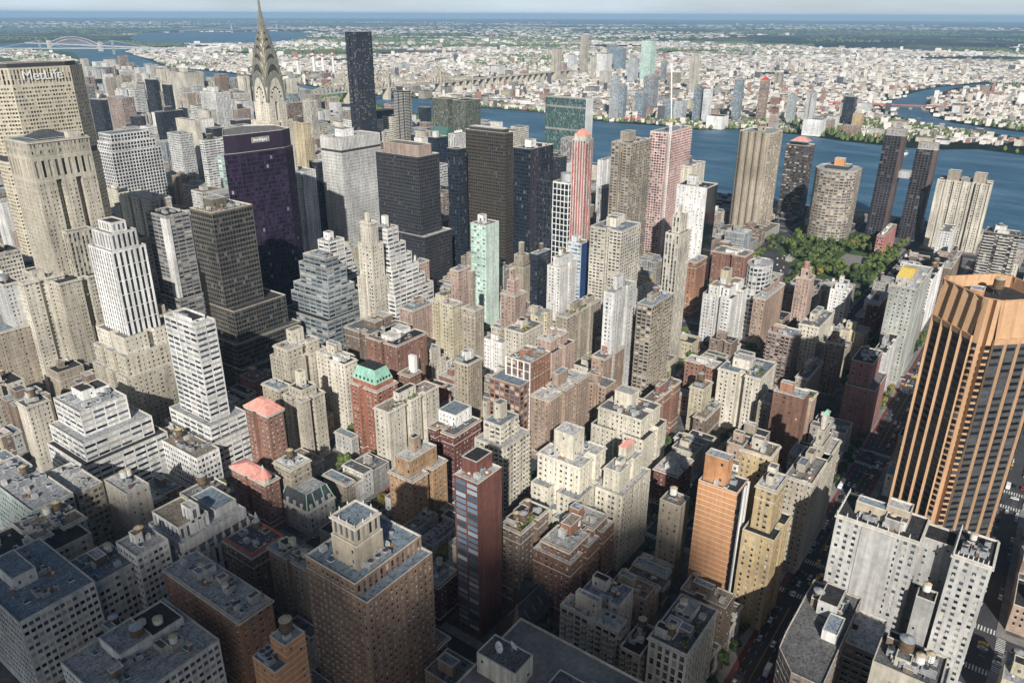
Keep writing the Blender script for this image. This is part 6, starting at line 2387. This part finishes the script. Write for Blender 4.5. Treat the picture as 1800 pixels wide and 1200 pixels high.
i = 0
for line in FAR.splitlines():
    b_, lr, top, wc, st, g_, lab = line.split('|')
    bx, by = (float(v) for v in b_.split(','))
    l, r = (float(v) for v in lr.split(','))
    P = unproject(bx, by)
    dep = (P - CAM).dot(cam.matrix_world.to_3x3() @ Vector((0, 0, -1)))
    lo, hi = 2.0, 320.0
    for _ in range(30):
        m_ = (lo + hi) / 2
        if project((P.x, P.y, m_))[1] > float(top):
            lo = m_
        else:
            hi = m_
    H = lo
    wpx = (r - l) * dep / 1348
    w_ = wpx / 1.36
    x0, x1, y0, y1 = P.x, P.x + w_, P.y - w_ / 2, P.y + w_ / 2
    nm = "apartment_tower" if H > 60 else "apartment_building"
    t = thing(nm, ((x0 + x1) / 2, P.y, -1.6), lab, nm.replace('_', ' '))
    gl = {'blue': M_GLASSB, 'mint': M_GLASSM, 'dark': M_GLASSD}.get(g_, M_GLASS)
    tier(t, rect(x0, x1, y0, y1), -1.6, H, st, wc, G, gl=gl)
    for ch in t.children:
        ch.location = -t.location
    OCC.append((x0 - 5, x1 + 5, y0 - 5, y1 + 5))
    if H > 70:
        tier(t, rect(x0 + w_ * .25, x1 - w_ * .25, y0 + w_ * .25, y1 - w_ * .25), H - 1, H + 5, 'X', 'grey', G, name="penthouse", up=.3)
        if 'mast' in lab:
            mb = MB()
            mb.bar((x0 + w_ / 2, P.y, H), (x0 + w_ / 2, P.y, H + 26), 1.2, 0)
            mb.build("mast", [M_DARKMETAL], t)
        if 'red cap' in lab:
            hip_roof(t, x0, x1, y0, y1, H + 1, 9, M_RED, .3)
    i += 1

# near bank of the far shore: sheds and blocks one can tell apart
def inland(x, y):
    return x > float(np.interp(y, [p[1] for p in sorted(LIC, key=lambda p: p[1])], [p[0] for p in sorted(LIC, key=lambda p: p[1])])) + 25


CREEK = [Vector(p) for p in cl]


def off_creek(x, y, m=70):
    p = Vector((x, y))
    for a, b in zip(CREEK, CREEK[1:]):
        t = max(0, min(1, (p - a).dot(b - a) / (b - a).length_squared))
        if (p - (a + (b - a) * t)).length < m:
            return False
    return True


QR = random.Random(77)
SHEDC = ['white', 'cream', 'brick', 'lgrey', 'tan', 'pinktan', 'grey', 'yellow']
nshed = 0
tries = 0
QANG = radians(-14)
while nshed < 285 and tries < 20000:
    tries += 1
    y = QR.uniform(-350, 3200)
    x = 2080 + abs(QR.gauss(0, 620))
    if not inland(x, y) or not off_creek(x, y, 95):
        continue
    w_, d_ = QR.choice((16, 22, 30, 45)), QR.choice((14, 20, 30, 40))
    q = (x - w_ / 2, x + w_ / 2, y - d_ / 2, y + d_ / 2)
    if not free(q, 6) or not onscreen((x, y, 5), -5):
        continue
    OCC.append(q)
    h = QR.choice((6, 8, 9, 12, 15, 20, 26))
    wc = QR.choice(SHEDC)
    knd = "warehouse" if h < 13 else "apartment_building"
    t = thing(knd, (x, y, -1.6), f"{WORD.get(wc, wc)} {'low flat roofed shed' if h < 13 else 'mid rise block'} among many near the far river bank", knd.replace('_', ' '), f"{WORD.get(wc, wc)} {knd.replace('_', ' ')}s near the far river bank")
    mb = MB()
    if h >= 13:
        facade(mb, (q[0], q[3]), (q[0], q[2]), -1.6, h, 'P', G)
        facade(mb, (q[0], q[2]), (q[1], q[2]), -1.6, h, 'P', G)
        mb.quad((q[1], q[2], -1.6), (q[1], q[3], -1.6), (q[1], q[3], h), (q[1], q[2], h), 0)
        mb.quad((q[1], q[3], -1.6), (q[0], q[3], -1.6), (q[0], q[3], h), (q[1], q[3], h), 0)
    else:
        mb.box(*q, -1.6, h, 0)
    o = mb.build("wall", [wall(wc), M_GLASS], t)
    rb = MB()
    rb.box(q[0] - .3, q[1] + .3, q[2] - .3, q[3] + .3, h, h + .5, 0)
    rb.box(x - w_ * .2, x, y - d_ * .2, y + d_ * .1, h + .5, h + 2.5, 0)
    rb.build("roof", [ROOFS[QR.choice((0, 3, 3, 0, 1, 4, 2))]], t)
    nshed += 1

# the rest of the borough: uncountable roofs and tree clumps, one object each
g = np.random.default_rng(9)
sx_ = [p[0] for p in sorted(LIC, key=lambda p: p[1])]
sy_ = [p[1] for p in sorted(LIC, key=lambda p: p[1])]


def spread_pts(n, r0, r1, p=.5):
    rr = (r0 ** p + (r1 ** p - r0 ** p) * g.random(n)) ** (1 / p)
    aa = np.radians(HEADING + (g.random(n) - .5) * 74)
    return np.stack([CAM.x + rr * np.sin(aa), CAM.y + rr * np.cos(aa)], 1)


def keep_land(P):
    ok = (P[:, 0] > np.interp(P[:, 1], sy_, sx_) + 30) | (P[:, 1] > 9200)
    ok |= (P[:, 0] > 2250) & (P[:, 0] < 3000) & (P[:, 1] > 5300) & (P[:, 1] < 7300) & (P[:, 0] > 2250 + .22 * (P[:, 1] - 5300)) & (P[:, 0] < 2450 + .32 * (P[:, 1] - 5000))
    for poly in ([(4500, 7900), (5300, 6900), (6900, 8300), (8300, 9700), (9300, 11600), (7000, 12200), (5400, 9800)], [(7200, 13500), (9800, 14200), (13800, 17000), (14500, 18500), (10500, 16300)], [(2500, 13500), (5200, 14300), (8500, 17000), (8000, 18000), (5000, 15600), (2300, 14600)]):
        ins = np.zeros(len(P), bool)
        for (xa, ya), (xb, yb) in zip(poly, poly[1:] + poly[:1]):
            c = ((ya > P[:, 1]) != (yb > P[:, 1])) & (P[:, 0] < (xb - xa) * (P[:, 1] - ya) / (yb - ya + 1e-9) + xa)
            ins ^= c
        ok &= ~ins
    P = P[ok]
    return P[np.array([off_creek(x, y, 85) if x < 4500 and y < 700 else True for x, y in P])]


def noise2(P, s, k):
    return (np.sin(P[:, 0] / s + k) + np.sin(P[:, 1] / (s * 1.3) + 2 * k) + np.sin((P[:, 0] + P[:, 1]) / (s * .7) + 3 * k) + np.sin((P[:, 0] - 1.4 * P[:, 1]) / (s * 1.7) + k)) / 4


def boxes_obj(name, P, w_, d_, h_, mats, mi, ang):
    k = len(P)
    ca, sa = np.cos(ang), np.sin(ang)
    off = [(-1, -1), (1, -1), (1, 1), (-1, 1)]
    C = []
    for ox, oy in off:
        ux, uy = ox * w_ / 2, oy * d_ / 2
        C.append(np.stack([P[:, 0] + ux * ca - uy * sa, P[:, 1] + ux * sa + uy * ca], 1))
    zb, zt = np.full((k, 1), -1.7), h_[:, None]
    lo = [np.concatenate([c, zb], 1) for c in C]
    hi = [np.concatenate([c, zt], 1) for c in C]
    mb = MB()
    for a, b in ((0, 1), (3, 0), (1, 2)):
        Q = np.stack([lo[a], lo[b], hi[b], hi[a]], 1)
        for m_ in range(len(mats)):
            mb.quads(Q[mi == m_], m_)
    Q = np.stack(hi, 1)
    for m_ in range(len(mats)):
        mb.quads(Q[(mi + 1) % len(mats) == m_], m_)
    return tag(mb.build(name, mats), kind='stuff')


P = keep_land(np.concatenate([spread_pts(62000, 2250, 9500), spread_pts(15000, 9000, 32000)]))
dist = np.hypot(P[:, 0] - CAM.x, P[:, 1] - CAM.y)
dens = noise2(P, 420, 1.3) + .5 * noise2(P, 1500, .4)
P = P[(dens > np.where(dist < 6500, -.62, -.3)) & ~((dist > 8500) & (noise2(P, 1900, 2.2) < -.05)) & ~((dist > 14000) & (g.random(len(P)) < .35))]
OC = np.array([o for o in OCC if o[0] > 1900])
okm = np.ones(len(P), bool)
for o in OC:
    okm &= ~((P[:, 0] > o[0] - 12) & (P[:, 0] < o[1] + 12) & (P[:, 1] > o[2] - 12) & (P[:, 1] < o[3] + 12))
P = P[okm]
dist = np.hypot(P[:, 0] - CAM.x, P[:, 1] - CAM.y)
k = len(P)
ca_, sa_ = math.cos(QANG), math.sin(QANG)
uu, vv = P[:, 0] * ca_ + P[:, 1] * sa_, -P[:, 0] * sa_ + P[:, 1] * ca_
row = np.where(dist < 8000, 64.0, 150.0)
vv = np.round(vv / row) * row + np.where(g.random(k) < .5, -1, 1) * row * .24 + g.normal(size=k) * 2
P = np.stack([uu * ca_ - vv * sa_, uu * sa_ + vv * ca_], 1)
am = ((uu % 270) > 26) | (dist > 9000)
P, dist = P[am], dist[am]
k = len(P)
sc = np.clip(dist / 4800, .7, 4.0)
w_ = (9 + 22 * g.random(k) ** 2.2) * sc
d_ = (9 + 16 * g.random(k) ** 2) * sc
h_ = 5 + 4 * g.random(k) + (g.random(k) < .05) * 18 * g.random(k) + (g.random(k) < .012) * 40 * g.random(k)
FM = [surf("far_roof_white", (.80, .77, .72), amt=.15, streak=0, vary=0), surf("far_wall_cream", (.64, .58, .49), amt=.2, streak=0, vary=0), surf("far_roof_grey", (.34, .33, .32), amt=.2, streak=0, vary=0),
      surf("far_brick", (.34, .20, .15), amt=.2, streak=0, vary=0), surf("far_tan", (.44, .38, .30), amt=.2, streak=0, vary=0), surf("far_roof_dark", (.11, .11, .115), amt=.2, streak=0, vary=0)]
boxes_obj("far_rooftops", P, w_, d_, h_, FM, g.choice(6, k, p=[.36, .24, .12, .07, .11, .10]), np.full(k, QANG))
T = keep_land(np.concatenate([spread_pts(52000, 2150, 10500), spread_pts(16000, 10000, 30000)]))
td = noise2(T, 330, .7) + .6 * noise2(T, 1300, 1.9)
T = T[td > np.where(np.hypot(T[:, 0], T[:, 1]) < 7000, .27, .05)]
dist = np.hypot(T[:, 0] - CAM.x, T[:, 1] - CAM.y)
k = len(T)
r_ = (3.5 + 5 * g.random(k)) * np.clip(dist / 3600, .8, 5)
h_ = 6 + 8 * g.random(k)
mb = MB()
a0 = g.random(k) * 6.28
for j in range(4):
    a, b = a0 + j * pi / 2, a0 + (j + 1) * pi / 2
    base = lambda t, f, z: np.stack([T[:, 0] + r_ * f * np.cos(t), T[:, 1] + r_ * f * np.sin(t), z], 1)
    mb.quads(np.stack([base(a, 1, np.full(k, -1.5)), base(b, 1, np.full(k, -1.5)), base(b, .45, h_), base(a, .45, h_ * (.8 + .3 * g.random(k)))], 1), 0)
tag(mb.build("far_woods", [M_LEAF]), kind='stuff')
# riverside greenery on the far bank, the islands
T = []
for a, b in zip(LIC[1:20], LIC[2:21]):
    n = int((Vector(b) - Vector(a)).length / 9)
    for i in range(n):
        f = i / max(n, 1)
        if g.random() < (.5 if a[1] > 420 else .22):
            T.append((a[0] + (b[0] - a[0]) * f + 14 + g.random() * 22, a[1] + (b[1] - a[1]) * f))
ISL = [(1610, 1130), (1600, 1300), (1640, 1500), (1690, 1420), (1700, 1650), (1780, 1800), (1850, 2000), (1990, 2300)]
for i in range(420):
    s = g.random() * 7
    a, b = ISL[int(s)], ISL[min(int(s) + 1, 7)]
    f = s % 1
    T.append((a[0] + (b[0] - a[0]) * f + g.normal() * 22, a[1] + (b[1] - a[1]) * f + g.normal() * 12))
T = np.array(T)
k = len(T)
mb = MB()
r_, h_ = 3.5 + 3 * g.random(k), 6 + 6 * g.random(k)
a0 = g.random(k) * 6.28
for lay in range(3):
    for j in range(5):
        a, b = a0 + j * 1.2566 + lay, a0 + (j + 1) * 1.2566 + lay
        z0, z1 = -.5 + h_ * lay / 3.2, h_ * (lay + 1.2) / 3.2
        f0, f1 = (.8, 1, .75)[lay], (1.05, .7, .2)[lay]
        P4 = lambda t, f, z: np.stack([T[:, 0] + r_ * f * np.cos(t), T[:, 1] + r_ * f * np.sin(t), z], 1)
        mb.quads(np.stack([P4(a, f0, z0), P4(b, f0, z0), P4(b, f1, z1), P4(a, f1, z1)], 1), 0)
tag(mb.build("riverside_greenery", [M_LEAF]), kind='stuff')

# ------------------------------------------------------------------ bridges, chimneys, sign, boat
M_BRIDGE = surf("bridge_cream_steel", (.55, .50, .40), amt=.2)


def long_bridge():
    r = thing("cantilever_bridge", (1900, 2030, 0), "long cream steel cantilever truss bridge across the river and island", "bridge")
    yb = 2030
    tw = [1560, 1850, 2040, 2330]
    deck = MB()
    deck.box(1100, 3300, yb - 12, yb + 12, 38, 42, 0, bottom=True)
    for x in range(2380, 3300, 45):
        deck.box(x, x + 6, yb - 11, yb + 11, -1.5, 38, 0)
    deck.build("deck", [M_BRIDGE], r)
    for x in tw:
        mb = MB()
        mb.box(x - 7, x + 7, yb - 14, yb + 14, -1.5, 38, 0)
        for s in (-12, 12):
            mb.bar((x, yb + s, 38), (x, yb + s, 104), 4.5, 0)
            mb.frustum(x - 2, x + 2, yb + s - 2, yb + s + 2, 104, x - .2, x + .2, yb + s - .2, yb + s + .2, 116, 0)
        for z in (60, 82, 102):
            mb.bar((x, yb - 12, z), (x, yb + 12, z), 2.5, 0)
        mb.build("bridge_tower", [M_BRIDGE], r)
    xs = [1330] + tw + [2520]
    tr = MB()
    for s in (-12, 12):
        for i, (a, b) in enumerate(zip(xs, xs[1:])):
            n = max(6, int((b - a) / 17))
            pts = []
            for j in range(n + 1):
                t = j / n
                za = 102 if a in tw else 52
                zb = 102 if b in tw else 52
                z = 54 + (za - 54) * max(0, 1 - 2.1 * t) ** 1.5 + (zb - 54) * max(0, 2.1 * t - 1.1) ** 1.5
                pts.append((a + (b - a) * t, z))
            for (xa, za), (xb, zb) in zip(pts, pts[1:]):
                tr.bar((xa, yb + s, za), (xb, yb + s, zb), 2.6, 0)
                tr.bar((xa, yb + s, 42), (xa, yb + s, za), 1.4, 0)
                tr.bar((xa, yb + s, 42), (xb, yb + s, zb), 1.2, 0)
    tr.build("truss", [M_BRIDGE], r)


long_bridge()


def red_bridge():
    a, b = unproject(1455, 187), unproject(1705, 196)
    a.z = b.z = 0
    d = (b - a).normalized()
    r = thing("road_bridge", tuple((a + b) / 2), "low red painted road bridge over the narrow creek", "bridge")
    mb = MB()
    n = Vector((-d.y, d.x, 0))
    z0, z1 = 11, 14.5
    p = [a - n * 8, b - n * 8, b + n * 8, a + n * 8]
    for i in range(4):
        u, v = p[i], p[(i + 1) % 4]
        mb.quad((u.x, u.y, z0), (v.x, v.y, z0), (v.x, v.y, z1), (u.x, u.y, z1), 0)
    mb.quad(*[(u.x, u.y, z1) for u in p], 1)
    mb.build("deck", [surf("red_girder", (.50, .14, .11)), M_PAVE], r)
    L = (b - a).length
    for i in range(int(L / 40)):
        c = a + d * (20 + i * 40)
        mb = MB()
        mb.box(c.x - 3, c.x + 3, c.y - 5, c.y + 5, -1.6, z0, 0)
        mb.build("pier", [wall('tan')], r)


red_bridge()


def arch_bridge():
    a, b = unproject(88, 86), unproject(178, 90)
    a.z = b.z = 0
    r = thing("arch_bridge", tuple((a + b) / 2), "pale steel arch railway bridge far beyond the name sign tower", "bridge")
    d = b - a
    mb = MB()
    n = 22
    for s in (-9, 9):
        pr = None
        for i in range(n + 1):
            t = i / n
            p = a + d * t
            zt, zl = 44 + 62 * (4 * t * (1 - t)) * .95, 10 + 74 * (4 * t * (1 - t))
            if pr:
                mb.bar((pr[0].x, pr[0].y + s, pr[1]), (p.x, p.y + s, zt), 3.2, 0)
                mb.bar((pr[0].x, pr[0].y + s, pr[2]), (p.x, p.y + s, zl), 3.2, 0)
            mb.bar((p.x, p.y + s, zl), (p.x, p.y + s, zt), 1.6, 0)
            mb.bar((p.x, p.y + s, min(zl, 40)), (p.x, p.y + s, max(zl, 40)), 2, 0)
            pr = (p, zt, zl)
    mb.bar((a - d * .5) + Vector((0, 0, 40)), (b + d * 1.6) + Vector((0, 0, 40)), 9, 0)
    mb.build("arch_truss", [surf("mauve_steel", (.46, .40, .42))], r)
    for p in (a, b):
        mb = MB()
        mb.box(p.x - 14, p.x + 14, p.y - 14, p.y + 14, -1.6, 68, 0)
        mb.build("stone_tower", [wall('cream')], r)


arch_bridge()


def hung_bridge(px0, py0, px1, py1, wpx, name, lab, htower, col, hdeck):
    a, b = unproject(px0, py0), unproject(px1, py1)
    a.z = b.z = 0
    r = thing(name, tuple((a + b) / 2), lab, "bridge")
    d = b - a
    M = surf("steel_" + col, PAL[col])
    th = wpx
    mb = MB()
    for s in (-.62, 1.62):
        pass
    mb.bar((a - d * 1.0) + Vector((0, 0, hdeck)), (b + d * 1.0) + Vector((0, 0, hdeck)), th * 1.6, 0)
    mb.build("deck", [M], r)
    for p in (a, b):
        t = MB()
        for s in (-10, 10):
            t.bar((p.x, p.y + s, -1.6), (p.x, p.y + s, htower), th, 0)
        for z in (hdeck, (hdeck + htower) / 2, htower):
            t.bar((p.x, p.y - 10, z), (p.x, p.y + 10, z), th, 0)
        t.build("bridge_tower", [M], r)
    c = MB()
    n = 16
    pr = None
    for i in range(n + 1):
        t = i / n
        p = a + d * t
        z = hdeck + 4 + (htower - hdeck - 4) * (2 * t - 1) ** 2
        if pr:
            c.bar(pr, (p.x, p.y, z), th * .5, 0)
        pr = (p.x, p.y, z)
    for e, s in ((a, -.6), (b, 1.6)):
        q = a + d * s
        c.bar((e.x, e.y, htower), (q.x, q.y, hdeck), th * .5, 0)
    c.build("cable", [M], r)


hung_bridge(73, 96, 201, 96, 5, "suspension_bridge", "green grey suspension bridge over the far left river arm", 96, 'tealgrey', 42)
hung_bridge(408, 58, 487, 56, 7, "suspension_bridge", "faint pale suspension bridge near the horizon beyond the spire", 115, 'lgrey', 48)

for (px, by, tp) in ((525, 133, 100), (553, 131, 92), (569, 131, 93), (587, 130, 91)):
    p = unproject(px, by)
    lo, hi = 5, 250
    for _ in range(25):
        m_ = (lo + hi) / 2
        if project((p.x, p.y, m_))[1] > tp:
            lo = m_
        else:
            hi = m_
    mb = MB()
    mb.cyl(p.x, p.y, -1.6, lo * .8, 7.5, 0, 14, r2=5.5)
    mb.cyl(p.x, p.y, lo * .8, lo * .88, 5.6, 1, 14)
    mb.cyl(p.x, p.y, lo * .88, lo * .94, 5.5, 0, 14)
    mb.cyl(p.x, p.y, lo * .94, lo, 5.5, 1, 14)
    o = mb.build("power_station_chimney", [M_WHITE, M_RED])
    tag(o, {525: "red and white chimney standing apart at the left of the row", 553: "red and white chimney, second along the power station row", 569: "red and white chimney in the close pair, third along", 587: "red and white chimney at the right end of the row"}[px], "chimney")

p = unproject(1116, 213)
r = thing("letter_sign", (p.x, p.y, -1.6), "big red script letter sign standing on the far river bank", "sign")
t_ = text_part("lettering", "Pepsi-Cola", r, p.x, p.y, 4, radians(-54), 15, paint("sign_red", (.70, .05, .06)), .8)
t_.location.z = 5.5
mb = MB()
dx, dy = cos(radians(-54)), sin(radians(-54))
for i in range(9):
    k = -32 + i * 8
    mb.bar((p.x + dx * k, p.y + dy * k, -1.6), (p.x + dx * k, p.y + dy * k, 16), .7, 0)
for z in (3, 15):
    mb.bar((p.x - dx * 32, p.y - dy * 32, z), (p.x + dx * 32, p.y + dy * 32, z), .6, 0)
mb.build("sign_frame", [M_DARKMETAL], r)
t_.location.x += -.7 * 1
t_.location.y += -.9

p = unproject(1592, 271)
r = thing("ferry_boat", (p.x, p.y, -1.1), "small white ferry trailing a wake between the bent towers", "boat")
mb = MB()
hull = [(-14, -4), (9, -4), (15, 0), (9, 4), (-14, 4)]
for i in range(5):
    a, b = hull[i], hull[(i + 1) % 5]
    mb.quad((p.x + a[0] * .9, p.y + a[1] * .8, -1.2), (p.x + b[0] * .9, p.y + b[1] * .8, -1.2), (p.x + b[0], p.y + b[1], 1.6), (p.x + a[0], p.y + a[1], 1.6), 0)
mb.poly([(p.x + a[0], p.y + a[1], 1.6) for a in hull], 0)
hb = mb.build("hull", [M_WHITE], r)
mb = MB()
mb.box(p.x - 11, p.x + 6, p.y - 3, p.y + 3, 1.6, 4.4, 0)
mb.box(p.x - 2, p.x + 5, p.y - 2.4, p.y + 2.4, 4.4, 6.6, 1, top=0)
cb = mb.build("cabin", [M_WHITE, M_GLASSD], r)
for o in (hb, cb):
    o.location = -r.location
mb = MB()
gg = random.Random(2)
for i in range(70):
    t = i / 70
    x, y = p.x - 15 - t * 120, p.y + gg.uniform(-1, 1) * (2 + t * 12)
    s = gg.uniform(1, 3)
    mb.quad((x - s, y - s * .5, -1.06), (x + s, y - s * .5, -1.06), (x + s, y + s * .5, -1.06), (x - s, y + s * .5, -1.06), 0)
tag(mb.build("wake_foam", [surf("foam", (.7, .72, .74))]), kind='stuff')

# ------------------------------------------------------------------ the air between here and the horizon
hz, t, b = new_mat("haze_air")
t.nodes.remove(b)
pv = t.nodes.new("ShaderNodeVolumePrincipled")
pv.inputs['Color'].default_value = (.42, .66, .92, 1)
pv.inputs['Density'].default_value = HAZE
t.links.new(pv.outputs[0], t.nodes["Material Output"].inputs['Volume'])
mb = MB()
mb.box(-52000, 60000, -54000, 60000, -4.5, 330, 0, bottom=True)
tag(mb.build("haze", [hz]), kind='stuff')

# ------------------------------------------------------------------ two unseen clouds added behind the camera to shade the near streets
def shade_cloud(cx, cy, cz, sx, sy, seed):
    g = np.random.default_rng(seed)
    mb = MB()
    for i in range(26):
        a, r = g.random() * 6.28, math.sqrt(g.random())
        px, py = cx + sx * r * cos(a), cy + sy * r * sin(a)
        rr = (.22 + .2 * g.random()) * min(sx, sy) * (1.25 - .5 * r)
        pz = cz + rr * .35
        for la in range(6):
            t0, t1 = -pi / 2 + pi * la / 6, -pi / 2 + pi * (la + 1) / 6
            for k in range(12):
                u, v = 2 * pi * k / 12, 2 * pi * (k + 1) / 12
                S = lambda t, w: (px + rr * cos(t) * cos(w), py + rr * cos(t) * sin(w), pz + rr * .6 * sin(t))
                mb.quad(S(t0, u), S(t0, v), S(t1, v), S(t1, u), 0)
    m, t, b = new_mat("shade_cloud_white")
    b.inputs['Base Color'].default_value = (.9, .9, .9, 1)
    b.inputs['Roughness'].default_value = 1
    o = mb.build("shade_cloud", [m], smooth=True)
    return tag(o, kind='structure')


_L = 1400 / math.tan(radians(SUN_EL))
for tx, ty, sx, sy, sd_ in ((20, 170, 150, 200, 1), (160, 25, 150, 125, 2)):
    shade_cloud(tx + _L * sin(radians(SUN_AZ)), ty + _L * cos(radians(SUN_AZ)), 1400, sx, sy, sd_)
